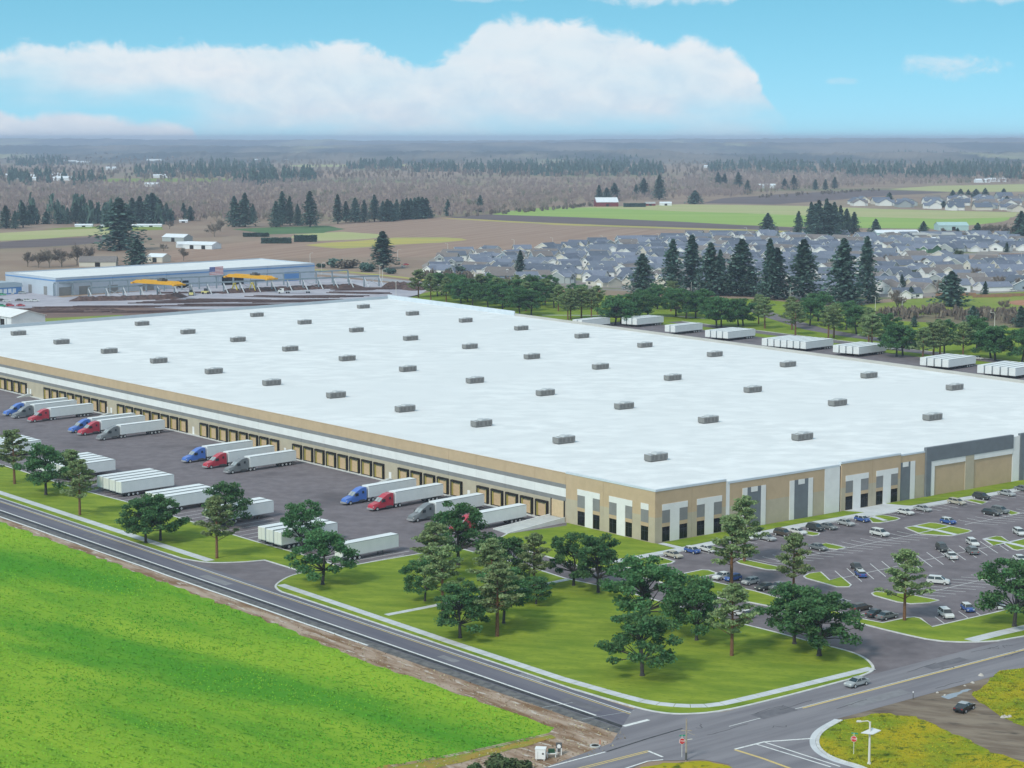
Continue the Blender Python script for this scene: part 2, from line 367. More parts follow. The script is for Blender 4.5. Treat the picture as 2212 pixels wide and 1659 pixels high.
flat('field', jag(zl(2, [(640, 583), (1000, 598), (1500, 622), (2212, 646), (2900, 668), (2900, 676), (2212, 656), (1500, 632), (980, 606)]), 30, 3), 0.05, M_YELLOWF)
flat('meadow', jag(zl(2, [(960, 560), (1150, 530), (1360, 514), (1800, 520), (2212, 530)]) + zl(3, [(760, 560), (1300, 575), (1720, 585), (2150, 570), (2080, 605), (1650, 655), (1250, 650), (700, 642), (0, 612)]), 40, 3), 0.04, M_GREENF)
flat('meadow', jag(zl(2, [(1500, 513), (2000, 502)]) + zl(3, [(0, 494), (760, 505), (1300, 525), (2190, 548), (2150, 578), (1700, 590), (1300, 580), (760, 566), (0, 540)]) + zl(2, [(1800, 524)]), 40, 3), 0.07, M_YGREEN)
flat('field', jag(zl(3, [(120, 488), (260, 455), (700, 425), (1250, 400), (1740, 418), (1300, 440), (900, 475), (600, 495)]), 50, 4), 0.05, M_PURPLE)
flat('meadow', jag(zl(3, [(1330, 397), (1600, 376), (2212, 364), (2700, 360), (2700, 414), (2212, 412), (1750, 414)]), 60, 5), 0.05, M_YGREEN)
flat('meadow', jag(zl(1, [(-300, 690), (0, 680), (360, 660), (700, 648), (722, 688), (300, 716), (0, 732), (-300, 740)]), 25, 3), 0.05, M_YGREEN)
flat('field', jag(zl(1, [(-300, 750), (0, 740), (350, 716), (700, 704), (720, 740), (300, 770), (0, 782), (-300, 790)]), 25, 3), 0.05, M_PURPLE)
flat('meadow', jag(zl(1, [(1500, 655), (1750, 645), (2100, 633), (2230, 655), (2080, 680), (1760, 690)]), 25, 3), 0.05, mat('dark_green_field', (0.07, 0.14, 0.05), (0.09, 0.17, 0.06), 0.02, 0.95, coord='World'))
flat('meadow', jag(zl(1, [(300, 655), (520, 640), (1060, 635), (1060, 660), (700, 668)]), 25, 3), 0.04, M_PARKG)
flat('meadow', jag(zl(1, [(1900, 690), (2212, 672), (2500, 690), (2400, 720), (1900, 735)]), 25, 3), 0.045, M_YGREEN)
for k, (x0, x1, y, h, m) in enumerate(((-100, 240, 343, 6, M_PARKG), (200, 520, 389, 7, M_PARKG), (560, 860, 379, 6, M_BROWNF), (620, 900, 358, 5, M_YGREEN), (850, 1090, 349, 4, M_YGREEN), (880, 1080, 372, 5, M_BROWNF),
        (1500, 1880, 338, 8, M_BROWNF), (1640, 2300, 348, 8, M_BROWNF), (1560, 1760, 398, 8, M_BROWNF), (2040, 2200, 338, 4, M_YGREEN), (300, 640, 330, 3, M_BROWNF), (0, 220, 338, 3, M_PARKG))):
    flat('field', jag(px([(x0, y), (x0 + 40, y - h / 2), (x1 - 30, y - h / 2), (x1, y), (x1 - 50, y + h / 2), (x0 + 30, y + h / 2)]), 150, 12), 0.10, m)
# low wooded hills on the horizon
def hills(name, dist, prof, m, depth, seed):
    mb = MB(); xs = np.linspace(-dist * .42, dist * .42, 420); vs_ = []; rg = np.random.default_rng(seed)
    ph = rg.uniform(0, 6, 12); rough = rg.normal(0, 1, (6, len(xs)))
    for j, (dd, hh) in enumerate(((0, 0.0), (0.12, 0.38), (0.35, 0.74), (0.6, 0.96), (0.8, 1.0), (1.0, 0.5))):
        for i, x in enumerate(xs):
            u = CX + F * x / dist
            hgt = np.interp(u, [p[0] for p in prof], [p[1] for p in prof]) + sum(7.0 / (k + 1) * math.sin(x * (.0011 * 1.9 ** k) + ph[k] + j * 1.3) for k in range(6)) + rough[j, i] * 2.4
            vs_.append((x * (1 + dd * depth / dist), dist + dd * depth, max(-5, hgt * hh)))
    n = len(xs); fs = [(j * n + i, j * n + i + 1, (j + 1) * n + i + 1, (j + 1) * n + i) for j in range(5) for i in range(n - 1)]
    mb.add(vs_, fs); return mb.build(name, m, None, kind='structure')
M_HILL = mat('wooded_hills', (0.040, 0.055, 0.055), (0.20, 0.165, 0.13), 0.0022, 0.95, coord='World', detail=10, stretch=(0, (1, 0.22, 1)), contrast=(0.40, 0.62), third=((0.30, 0.29, 0.17), 0.0009, 0.56, 0.64))
hills('hills', 7200, [(-400, 18), (300, 14), (700, 22), (1000, 30), (1430, 34), (1500, 16), (1900, 26), (2400, 30)], M_HILL, 2500, 1)
hills('hills', 10800, [(-400, 54), (200, 44), (620, 50), (1100, 62), (1500, 54), (1900, 66), (2400, 64)], M_HILL, 3000, 2)
hills('hills', 16500, [(-400, 88), (60, 90), (330, 78), (560, 72), (900, 78), (1150, 76), (1500, 84), (1900, 92), (2212, 95), (2600, 95)], M_HILL, 4000, 3)

# ------------------------------------------------------------------ roads and site paving
R1D = ud(-50.9); R1O = at(Z(7, 2000, 1355)); R1N = Vector((-R1D.y, R1D.x, 0))
if R1N.x < 0: R1N = -R1N
def r1(s, o): return R1O + R1D * s + R1N * o
R2D = ud(38.6); R2O = at(Z(8, 640, 1315)); R2N = Vector((-R2D.y, R2D.x, 0))
def r2(s, o): return R2O + R2D * s + R2N * o
flat('yard_paving', [wA(470, 3), wA(470, 48), wA(350, 62), r1(-230, 2), r1(-40, 1), r2(0, 6), r2(150, 6), wB(235, 60), wB(235, 3)], 0.02, M_ASPH)
flat('road', [r1(-420, 2.2), r1(-4, 2.2), r1(4, 3.5), r1(8, -2), r1(3, -6.3), r1(-420, -6.3)], 0.045, M_ROAD)
flat('road', [r2(-24, 5.0), r2(-12, 6.6), r2(190, 6.6), r2(190, -7.0), r2(-10, -7.2), r2(-24, -8.0)], 0.055, M_ROAD2)
flat('road', px([Z(7, 1750, 1500), Z(7, 1900, 1270), Z(7, 2212, 1308), Z(8, 250, 1300), Z(8, 640, 1230), Z(8, 1020, 1350), Z(8, 900, 1420), Z(8, 858, 1480), Z(8, 880, 1545), Z(8, 980, 1610), Z(8, 1200, 1668), Z(8, 1330, 1800), Z(8, 420, 1800), Z(8, 300, 1640), Z(8, 140, 1608), Z(8, 0, 1612), Z(7, 1990, 1615), Z(7, 1800, 1700), Z(7, 1000, 1900), Z(7, 800, 1800), Z(7, 1300, 1665)]), 0.065, M_ROAD2)
# gravel shoulder, soil verge and crop field along the left road
flat('shoulder', [r1(-420, -6.3), r1(2, -6.1), r1(4.5, -7.6), r1(0, -8.6), r1(-420, -8.6)], 0.03, M_GRAVEL)
strip('fresh_tar_edge', [r1(-420, -5.6), r1(1.5, -5.5)], 1.0, 0.058, M_DARKASPH)
strip('road_edge_line', [r1(-420, -4.75), r1(-7.5, -4.75)], 0.42, 0.064, M_PAINT)
strip('road_edge_line', jag([r1(-420, -8.3), r1(-60, -8.3)], 6, 0.12, False), 0.55, 0.06, M_PAINT)
for o in (0.28, -0.28): strip('road_centre_line', [r1(-420, o + .3), r1(-1, o + .3)], 0.22, 0.062, M_YELLOW if o < 0 else M_PAINT)
strip('stop_line', [r1(-0.5, 0.2), r1(-0.5, -5.2)], 0.75, 0.07, M_PAINT)
strip('road_centre_line', [r2(2, .3), r2(190, .3)], 0.42, 0.064, M_YELLOW)
strip('road_centre_line', [r2(-11, .75), r2(190, .85)], 0.16, 0.066, M_PAINT)
soil = jag(px([Z(7, 1340, 1660), Z(7, 1720, 1552), Z(7, 1850, 1470), Z(7, 1830, 1420)]) + [r1(-3, -8.7), r1(-420, -8.7), r1(-420, -60)] + px([(700, 1800), (1150, 1750)]), 2.5, 0.35)
flat('soil_verge', soil, 0.02, M_SOIL)
crop = jag([r1(-420, -10.5), r1(-230, -10.8), r1(-100, -12.5), r1(-60, -14.5)] + px([Z(7, 1000, 1265), Z(7, 1250, 1350), Z(7, 1400, 1405), Z(7, 1320, 1460), Z(7, 1000, 1535), Z(7, 620, 1610), Z(7, 250, 1680), (700, 1760), (200, 1900)]) + [r1(-150, -160), r1(-420, -260)], 2.0, 0.7)
crop_poly = crop
flat('crop_field', crop, 0.045, M_CROP)
flat('field_margin', jag(px([Z(7, 120, 1665), Z(7, 640, 1600), Z(7, 1080, 1510), Z(7, 1350, 1440), Z(7, 1380, 1470), Z(7, 1040, 1560), Z(7, 700, 1640), Z(7, 500, 1690)]), 2.0, .4), 0.062, mat('ochre_margin', (0.33, 0.22, 0.04), (0.22, 0.24, 0.03), 0.4, 0.95, coord='World', bump=.5))
for k in range(2): strip('tractor_track', smooth(px([Z(7, 300, 1650 + 9 * k), Z(7, 800, 1560 + 9 * k), Z(7, 1380, 1430 + 9 * k)]), 1, False), 0.35, 0.07, M_SOIL)
# bottom right corner: dirt with rough grass
flat('dirt_lot', [r2(-2, -7.15), r2(190, -7.05), r2(190, -80), r2(40, -80), at(Z(8, 1300, 1800)), at(Z(8, 1000, 1612)), at(Z(8, 858, 1480)), at(Z(8, 930, 1400))], 0.03, M_DIRT)
ISL = smooth(px([Z(8, 1030, 1352), Z(8, 905, 1420), Z(8, 868, 1480), Z(8, 888, 1545), Z(8, 985, 1605), Z(8, 1200, 1662), Z(8, 1330, 1760)]), 2, False)
moss1 = ISL + jag(px([Z(8, 2500, 1900), Z(8, 2600, 1760), Z(8, 2212, 1625), Z(8, 2010, 1560), Z(8, 1830, 1470), Z(8, 1660, 1400), Z(8, 1500, 1325), Z(8, 1290, 1310), Z(8, 1120, 1330)]), 1.2, .5, False)
flat('rough_grass', moss1, 0.10, M_MOSS, thick=0.06)
moss2 = jag(px([Z(8, 1900, 1190), Z(8, 1960, 1095), Z(8, 2080, 1030), Z(8, 2300, 985), Z(8, 2700, 960), Z(8, 2700, 1500), Z(8, 2300, 1420), Z(8, 2060, 1335), Z(8, 1935, 1250)]), 1.5, .7)
flat('rough_grass', moss2, 0.08, M_MOSS, thick=0.04)
strip('kerb', ISL, 0.5, 0.0, M_KERB, h=0.17)
strip('gutter', ISL, 0.9, 0.071, M_WALK, off=-0.75)
flat('rough_grass', jag(px([Z(8, -40, 1628), Z(8, 60, 1618), Z(8, 160, 1622), Z(8, 300, 1652), Z(8, 420, 1700), Z(8, 500, 1800), Z(8, -400, 1800), Z(8, -260, 1660), Z(8, -120, 1632)]), 1.0, .25), 0.10, M_MOSS, thick=0.05)
flat('puddle', jag(px([Z(8, 1672, 1200), Z(8, 1720, 1178), Z(8, 1790, 1165), Z(8, 1850, 1150), Z(8, 1880, 1152), Z(8, 1800, 1178), Z(8, 1780, 1200), Z(8, 1720, 1215)]), .8, .25), 0.045, mat('puddle_water', (0.30, 0.32, 0.35), rough=0.08, spec=0.6))
flat('puddle', jag(px([Z(8, 1860, 1078), Z(8, 1940, 1055), Z(8, 1950, 1062), Z(8, 1880, 1090)]), .8, .2), 0.045, MATS['puddle_water'])
# intersection markings
zz8 = lambda x, y: at(Z(8, x, y))
for L, w, m in (([(338, 1540), (530, 1492), (840, 1470)], .42, M_PAINT), ([(338, 1543), (520, 1600), (740, 1680)], .5, M_YELLOW), ([(480, 1508), (700, 1575), (960, 1655)], .3, M_PAINT), ([(530, 1494), (770, 1572), (1020, 1652)], .3, M_PAINT)):
    strip('lane_marking', [zz8(*p) for p in L], w, 0.072, m)
for o in (0, .6): strip('road_centre_line', [at(Z(7, 1500, 1672 + o * 4)) + Vector((0, -o, 0)), at(Z(7, 1988, 1549)) + Vector((0, -o, 0))], 0.25, 0.073, M_YELLOW)
strip('stop_line', px([Z(7, 1990, 1552), Z(7, 2082, 1590)]), .42, 0.073, M_PAINT)
strip('road_edge_line', px([Z(7, 1340, 1655), Z(7, 1710, 1558)]), .32, 0.073, M_PAINT)
strip('road_edge_line', px([Z(7, 1840, 1665), Z(7, 1985, 1618), Z(7, 2085, 1608)]), .32, 0.073, M_PAINT)
strip('pavement_joint', px([Z(7, 1720, 1556), Z(7, 1990, 1470), Z(7, 2212, 1405)]), .35, 0.074, M_DARKASPH)
for a, b in (((1300, 1270), (1500, 1236)), ((1560, 1345), (1900, 1290))): strip('pavement_joint', px([Z(7, *a), Z(7, *b)]), .10, 0.069, M_WALK)

M_PATCH = mat('asphalt_patch', (0.125, 0.12, 0.135), (0.165, 0.158, 0.172), 0.6, .92, coord='World'); M_PALEP = mat('pale_asphalt_patch', (.24, .235, .245), (.2, .195, .205), .6, .92, coord='World')
for k, (s_, o_, L_, w_) in enumerate(((-18, -2.6, 9, 2.2), (-52, -2.4, 5, 1.6), (-84, .9, 7, 1.2), (-135, -2.6, 11, 2.0), (-190, -2.2, 9, 2.0), (-34, 1.3, 6, 1.0))):
    strip('road_patch', jag([r1(s_, o_), r1(s_ + L_, o_)], 1.5, .05, False) + [r1(s_ + L_, o_)], w_, 0.0485 + k * .0004, M_PATCH if k % 2 == 0 else M_PALEP)
for k, (s_, o_, L_, w_) in enumerate(((12, -3.6, 14, 2.4), (40, 3.2, 10, 2.2), (60, -3.4, 22, 2.0), (-4, 1.5, 8, 3.0), (84, 3.3, 12, 1.8))):
    strip('road_patch', [r2(s_, o_), r2(s_ + L_, o_)], w_, 0.0672 + k * .0004, M_PALEP if k % 2 == 0 else M_PATCH)
for k in range(16):
    s_ = rng.uniform(-20, 90); o_ = rng.uniform(-6.3, 5.5); P_ = [r2(s_, o_)]
    for q in range(7): P_.append(P_[-1] + R2D * rng.uniform(.5, 1.8) * (1 if k % 2 else .3) + R2N * rng.uniform(-.7, .7) * (.4 if k % 2 else 1.2))
    P_ = [q for q in P_ if -7 < (q - R2O).dot(R2N) < 6.4]
    if len(P_) > 2: strip('sealed_crack', P_, .13, 0.0695 + k * .0002, M_DARKASPH)
# ------------------------------------------------------------------ lawns, walks
W5 = lambda x, y: W(640, 1760, x, y); W4 = lambda x, y: W(0, 1560, x, y); W3 = lambda x, y: W(2560, 2100, x, y)
court = px([W4(0, 632), W4(250, 708), W4(1040, 962)]) + px([W5(-520, 440), W5(390, 722), W5(800, 852), W5(1300, 1000), W5(1640, 1092), W5(1990, 1198), (728, 1224), (740, 1226), (757, 1223), Z(7, 420, 288), (965, 1187), (985, 1184), (1010, 1190), Z(7, 1150, 340)])
drive_low = px([Z(7, 1280, 378), Z(7, 1460, 436), Z(7, 1790, 505), W3(550, 780), W3(1160, 932), W3(1720, 1082)])
mouth = smooth(px([W3(1910, 1130), Z(8, 960, 876), Z(8, 1110, 915), Z(8, 1195, 958), Z(8, 1236, 1005), Z(8, 1232, 1032), Z(8, 1180, 1058), Z(8, 1100, 1082)]), 2, False)
r2edge = smooth(px([Z(8, 1090, 1085), Z(8, 650, 1202), Z(8, 250, 1298), Z(8, 0, 1316), Z(7, 2050, 1303), Z(7, 1900, 1268), Z(7, 1500, 1150)]), 2, False)
apron = smooth(px([W5(1440, 1594), W5(1375, 1555), W5(1352, 1512), W5(1430, 1448), W5(1560, 1382), W5(1740, 1340)]), 2, False) + px([W5(1225, 1184)]) + smooth(px([W5(1215, 1182), W5(950, 1206), W5(640, 1216), W5(430, 1210), W5(150, 1160)]), 2, False)
left_far = [r1(-420, 2.7)]
biglawn = [wA(430, 66)] + court + drive_low + mouth + r2edge + [r1(-60, 2.3), r1(-108, 2.3)] + apron + [r1(-158, 2.3), r1(-420, 2.3)]
flat('lawn', biglawn, 0.13, M_LAWN, thick=0.12)
strip('kerb', [wA(430, 66)] + court + drive_low + mouth + r2edge, 0.5, 0.0, M_KERB, h=0.16)
strip('kerb', [r1(-60, 2.3), r1(-108, 2.3)] + apron + [r1(-158, 2.3)], 0.42, 0.0, M_KERB, h=0.16)
strip('kerb', [at(Z(7, 1500, 1150)), r1(-40, 2.3), r1(-60, 2.3)], 0.35, 0.0, M_KERB, h=0.15)
strip('kerb', [r1(-158, 2.3), r1(-420, 2.3)], 0.22, 0.0, M_WALK, h=0.14)
flat('driveway_apron', apron + [r1(-158, 2.0), r1(-108, 2.0)], 0.03, M_ASPH)
# pavements are slabs laid end to end
def slabs(name, P, w, z, off=0.0):
    L, R = ribbon(P, w, False, off); mb = MB()
    tot = 0.0
    par = thing(name, (0, 0, 0)); tag(par, kind='structure')
    pts = []
    for i in range(len(P) - 1):
        n = max(1, round((P[i + 1] - P[i]).length / 3.0))
        for k in range(n): pts.append((L[i].lerp(L[i + 1], k / n), R[i].lerp(R[i + 1], k / n)))
    pts.append((L[-1], R[-1]))
    for (a, b), (c, d) in zip(pts[:-1], pts[1:]):
        e = 0.02
        q = [a.lerp(c, e), b.lerp(d, e), d.lerp(b, e), c.lerp(a, e)]
        m2 = MB(); dz = rng.uniform(-.004, .004)
        m2.add([(p.x, p.y, z + dz) for p in q] + [(p.x, p.y, z - .08) for p in q], [(0, 1, 2, 3), (4, 5, 1, 0), (5, 6, 2, 1), (6, 7, 3, 2), (7, 4, 0, 3)])
        m2.build('slab', M_WALK, par)
    return par
sidewalk1 = [r1(-330, 5.2), r1(-170, 5.6), r1(-146, 5.8)]
slabs('sidewalk', sidewalk1, 2.2, 0.155)
sidewalk2 = [r1(-117, 5.4), r1(-95, 5.2), r1(-60, 4.7), r1(-27, 4.7)] + smooth(px([Z(7, 1800, 1190), Z(7, 2000, 1242), Z(7, 2212, 1263), Z(8, 200, 1260), Z(8, 420, 1212), Z(8, 700, 1145)]), 1, False) + px([Z(8, 1226, 1017)])
slabs('sidewalk', sidewalk2, 1.9, 0.155)
slabs('sidewalk', px([Z(7, 290, 672), Z(7, 560, 620), Z(7, 1140, 506), Z(7, 1465, 442)]), 1.5, 0.158)
slabs('sidewalk', px([Z(8, 1860, 838), Z(8, 2050, 790), Z(8, 2400, 712)]), 2.6, 0.155)
# lawn beside the corner, along the front wall
flat('lawn', [wA(30.9, .15), CORNER + DA * 0.6 + NA * .15, wB(0.2, .5)] + px([Z(5, 2190, 1145), Z(5, 1780, 1222), W(2240, 1700, 800, 1345), W(2240, 1700, 960, 1395), W(2240, 1700, 1000, 1405), W(2240, 1700, 960, 1430), W(2240, 1700, 640, 1480), Z(5, 1600, 1270), Z(5, 1420, 1215), Z(5, 1110, 1125), Z(5, 1000, 1085), Z(5, 1075, 1043), Z(5, 1460, 990)]), 0.13, M_LAWN, thick=0.12)
strip('kerb', px([Z(5, 1075, 1043), Z(5, 1000, 1085), Z(5, 1110, 1125), Z(5, 1420, 1215), Z(5, 1600, 1270), W(2240, 1700, 640, 1480), W(2240, 1700, 960, 1430), W(2240, 1700, 1000, 1405), W(2240, 1700, 960, 1395), W(2240, 1700, 800, 1345)]), .45, 0, M_KERB, h=.165)
flat('lawn', [wB(2.2, .2), wB(63, .2), wB(65.7, 4.6), wB(57, 4.6), wB(40, 4.4), wB(2.4, 6.4)], 0.13, M_LAWN, thick=.12)
flat('lawn', [wB(78.5, .3), wB(235, .3), wB(235, 7), wB(111, 6.6), wB(81, 5.6)], 0.13, M_LAWN, thick=.12)
flat('entrance_plaza', [wB(63, .2), wB(78.5, .3), wB(81, 5.6), wB(84, 9.6), wB(58, 8.6), wB(58, 4.7), wB(65.7, 4.6)], 0.12, M_WALK, thick=.11)
slabs('sidewalk', [wB(-22, 8.6), wB(2, 8.1), wB(40, 5.9), wB(58, 6.2), wB(84, 7.6), wB(111, 8.4), wB(235, 9.2)], 2.6, 0.150)
slabs('sidewalk', [wB(1.2, .6), wB(1.2, 6.8)], 1.7, 0.152)
strip('kerb', [wB(-9, 10.4), wB(2, 9.7), wB(40, 7.45), wB(58, 8.2), wB(84, 9.4), wB(111, 9.9), wB(235, 10.7)], .4, 0, M_KERB, h=.16)
# strip lawn between the drive and the car park
strip_l = px([(1380, 1246), W3(0, 185), W3(250, 134), W3(340, 140), W3(442, 176), W3(420, 192), W3(225, 230), W3(220, 240), W3(460, 302), W3(930, 408), W3(1220, 490), Z(8, 1010, 652), Z(8, 1130, 690), Z(8, 1295, 722), Z(8, 1440, 690), Z(8, 1500, 684), Z(8, 1540, 692), Z(8, 1616, 748), Z(8, 2010, 658), Z(8, 2400, 560), Z(8, 2600, 520), Z(8, 2600, 720), Z(8, 2212, 808)]) + smooth(px([Z(8, 2040, 838), Z(8, 1860, 848), Z(8, 1640, 840), Z(8, 1400, 788), Z(8, 1130, 720)]), 1, False) + px([W3(1130, 605), W3(740, 530), W3(460, 490), W3(90, 405), (1440, 1262)])
kerbed(strip_l)
WW2 = lambda x, y: W(3200, 1700, x, y); W1 = lambda x, y: W(2560, 1780, x, y)
for L in ([WW2(195, 848), WW2(290, 812), WW2(390, 806), WW2(560, 836), WW2(604, 852), WW2(560, 870), WW2(350, 905), WW2(250, 902)],
          [WW2(672, 970), WW2(780, 948), WW2(990, 906), WW2(1080, 912), WW2(1270, 952), WW2(1500, 1000), WW2(1536, 1015), WW2(1470, 1035), WW2(1280, 1074), WW2(1080, 1066), WW2(870, 1050)],
          [WW2(1684, 1116), WW2(1850, 1080), WW2(1920, 1086), WW2(2020, 1152), WW2(2240, 1106), WW2(2300, 1150), WW2(2300, 1235), WW2(2130, 1262), WW2(2070, 1250), WW2(1945, 1172), WW2(1810, 1202)],
          [Z(8, 885, 215), Z(8, 930, 205), Z(8, 1055, 233), Z(8, 1005, 246), Z(8, 930, 238)],
          [Z(8, 345, 322), Z(8, 375, 313), Z(8, 410, 313), Z(8, 660, 366), Z(8, 640, 382), Z(8, 540, 376), Z(8, 370, 336)],
          [Z(8, 785, 420), Z(8, 820, 401), Z(8, 895, 392), Z(8, 955, 446), Z(8, 1030, 424), Z(8, 1092, 476), Z(8, 1078, 488), Z(8, 1000, 488), Z(8, 800, 432)],
          [Z(8, 1225, 530), Z(8, 1250, 520), Z(8, 1440, 532), Z(8, 1660, 576), Z(8, 1600, 592), Z(8, 1480, 598), Z(8, 1390, 586), Z(8, 1240, 544)],
          [Z(6, 1818, 822), Z(6, 1850, 815), Z(6, 1975, 836), Z(6, 1940, 850)], [W1(1530, 728), W1(1600, 735), W1(1775, 765), W1(1760, 786), W1(1690, 796), W1(1590, 782)],
          [Z(6, 2056, 892), Z(6, 2105, 886), Z(6, 2182, 909), Z(6, 2130, 920)], [W(3200, 2060, 1640, 365), W(3200, 2060, 1840, 370), W(3200, 2060, 1864, 386), W(3200, 2060, 1770, 406), W(3200, 2060, 1630, 397)]):
    kerbed(px(L), 'parking_island', kw=.32)
for L, w in (([WW2(240, 825), WW2(420, 880)], 1.5), ([WW2(790, 950), WW2(1060, 1000), WW2(1330, 1062)], 1.6), ([WW2(860, 1040), WW2(1250, 955)], .5), ([WW2(1700, 1115), WW2(2000, 1165), WW2(2250, 1225)], 1.6), ([WW2(1850, 1200), WW2(2240, 1110)], .5)):
    strip('island_path', px(L), w, 0.166 if w > 1 else 0.172, M_WALK)
# stall lines
def lines(name, LS, w=0.16):
    mb = MB()
    for a, b in LS:
        L, R = ribbon([a, b], w); mb.add([(p.x, p.y, 0.026) for p in (L[0], R[0], R[1], L[1])], [(0, 1, 2, 3)])
    mb.build(name, M_PAINT, None, kind='structure')
S1 = []
for k in range(-1, 62):
    s = 5.5 + k * 3.2; o = np.interp(s, [2, 40, 58, 84, 111, 235], [9.9, 7.6, 8.4, 9.6, 10.1, 10.9])
    S1.append((wB(s, o), wB(s, o + 5.3) + DB * 0.1))
lines('front_row_lines', S1)
u = lambda a: Vector((math.cos(math.radians(a)), math.sin(math.radians(a)), 0))
S2 = [(wB(8, 30.4), wB(57, 29.8)), (wB(73, 29.5), wB(150, 28.6))]
for k in range(-1, 47):
    s = 6 + k * 3.2
    if 56 < s < 74: continue
    b0 = wB(s, 30.0); S2.append((b0, b0 - u(-53) * 5.2))
    S2.append((b0, b0 + u(-23) * 5.4))
lines('centre_row_lines', S2)
S3 = [(wB(3, 49.9), wB(64, 49.0)), (wB(76, 49), wB(130, 48))]
for k in range(0, 34):
    s = 4 + k * 3.75
    if 62 < s < 76: continue
    b0 = wB(s, 49.5); S3.append((b0 - u(-85.6) * 6.3, b0 + u(-85.6) * 6.3))
lines('third_row_lines', S3)
S4 = [(wB(10, 69.7), wB(29, 69.2)), (wB(36, 69), wB(80, 68.5))]
for k in range(0, 22):
    s = 5 + k * 3.2; b0 = wB(s, 69.4)
    S4.append((b0 - u(-19) * 5.5, b0)); S4.append((b0, b0 + u(-19) * 5.5))
lines('fourth_row_lines', S4)
W4p = lambda x, y: W(3200, 2060, x, y)
lines('verge_row_lines', [(at(W4p(*a)), at(W4p(*b))) for a, b in (((1060, 875), (1190, 970)), ((1365, 805), (1500, 900)), ((1590, 815), (1655, 862)), ((1800, 760), (1920, 800)), ((40, 860), (270, 800)), ((150, 892), (260, 850)), ((-480, 720), (-330, 690)), ((-760, 640), (-600, 590)), ((-1300, 545), (-1100, 470)))])
TL = []
for k in range(60):
    b0 = at(W4(0, 632)).lerp(at(W5(1990, 1198)), k / 46.0) + u(45) * 0.6
    TL.append((b0, b0 + u(45) * 17.0))
lines('trailer_stall_lines', TL, .18)
strip('parking_line', px([Z(7, 60, 322), Z(7, 440, 254)]), .2, 0.026, M_PAINT)
# ------------------------------------------------------------------ grounds behind the warehouse
BK = at((838, 642), 12.0); BR = at((2612, 876), 12.0); BL = at((-224, 722), 12.0); BK.z = BR.z = BL.z = 0
flat('lawn', jag(px([(840, 650), (930, 630), (1105, 634), (1400, 640), (1640, 646), (1860, 668), (2030, 684), (2300, 706), (2300, 830), (2150, 800), (1475, 724), (1100, 690), (838, 655)]), 30, 1), 0.03, M_LAWN)
back_d = (BR - BK).normalized(); back_n = Vector((-back_d.y, back_d.x, 0)); back_n = back_n if back_n.y > 0 else -back_n
def wk(s, o): return BK + back_d * s + back_n * o
flat('trailer_yard', [wk(70, 0), wk(70, 102), wk(505, 102), wk(505, 0)], 0.05, M_ASPH)
flat('back_drive', [wk(85, 112), wk(85, 121), wk(505, 121), wk(505, 112)], 0.055, M_ASPH)
strip('kerb', [wk(85, 121.5), wk(505, 121.5)], .5, 0, M_KERB, h=.15)
strip('back_road', px([Z(3, 440, 1165), Z(3, 600, 1225), Z(3, 860, 1305), Z(3, 1120, 1350), Z(3, 1500, 1400)]), 11, 0.06, M_ASPH)
strip('footpath', px([Z(2, 1300, 1213), Z(2, 1900, 1216), Z(2, 2212, 1222), Z(3, 150, 1235)]), 2.2, .06, M_WALK)
TB = [(wk(80 + k * 4.2, 100), wk(80 + k * 4.2, 100) + ud(225) * 18) for k in range(100)]
lines('back_stall_lines', TB, .25)
flat('meadow', jag(zl(3, [(1150, 1150), (1500, 1108), (1850, 1080), (2212, 1063), (2500, 1055), (2500, 1190), (2212, 1192), (1800, 1196), (1500, 1215), (1250, 1235), (1100, 1190)]), 12, 2), 0.045, M_PARKG)
flat('ball_field', jag(zl(3, [(2090, 1130), (2160, 1118), (2300, 1110), (2300, 1160), (2150, 1146)]), 8, .6), 0.065, mat('infield_clay', (0.42, 0.20, 0.12), (0.36, 0.17, 0.1), .1, .95, coord='World'))
flat('scrub_ground', jag(zl(3, [(1100, 1195), (1500, 1216), (1800, 1200), (2212, 1195), (2500, 1195), (2500, 1300), (2212, 1298), (1700, 1270), (1300, 1245)]), 10, 2), 0.055, mat('scrub_soil', (.16, .125, .085), (.2, .18, .09), .1, .95, coord='World'))
flat('estate_ground', jag(px([(900, 586), (960, 545), (1150, 540), (1475, 508), (1800, 512), (2300, 510), (2300, 640), (2000, 640), (1840, 652), (1640, 640), (1400, 630), (1110, 618), (960, 606)]), 30, 3), 0.035, mat('estate_ground', (.22, .19, .17), (.30, .27, .25), .03, .95, coord='World', detail=8, third=((.14, .17, .06), .02, .55, .65)))
flat('cleared_ground', jag(zl(3, [(1600, 815), (1900, 825), (2400, 810), (2400, 850), (2000, 862), (1640, 855)]), 8, 1), 0.06, mat('red_earth', (.34, .21, .16), (.30, .24, .2), .1, .95, coord='World'))
# steel plant yard
flat('plant_yard', jag(px([(-300, 655), (0, 628), (90, 632), (130, 643), (690, 598), (760, 603), (930, 622), (900, 640), (838, 650), (560, 668), (300, 690), (-300, 690)]), 25, 1.5), 0.03, M_YARD2)
flat('brown_yard', jag(zl(1, [(-300, 1190), (0, 1172), (700, 1160), (1300, 1176), (1480, 1172), (850, 1226), (300, 1240), (-300, 1250)]), 10, 1.5), 0.045, mat('brown_yard', (.135, .085, .075), (.22, .14, .11), .15, .95, coord='World', stretch=(0, (.3, 2, 1))))
flat('lawn', jag(zl(1, [(250, 1236), (780, 1212), (880, 1228), (260, 1275)]), 10, .6), 0.065, M_PARKG)
strip('road', px([(600, 585), (737, 594), (830, 604), (960, 618), (1100, 632)]), 14, .06, M_ROAD3)
strip('verge', px([(600, 578), (737, 586), (830, 595), (960, 610)]), 7, .055, M_YELLOWF)
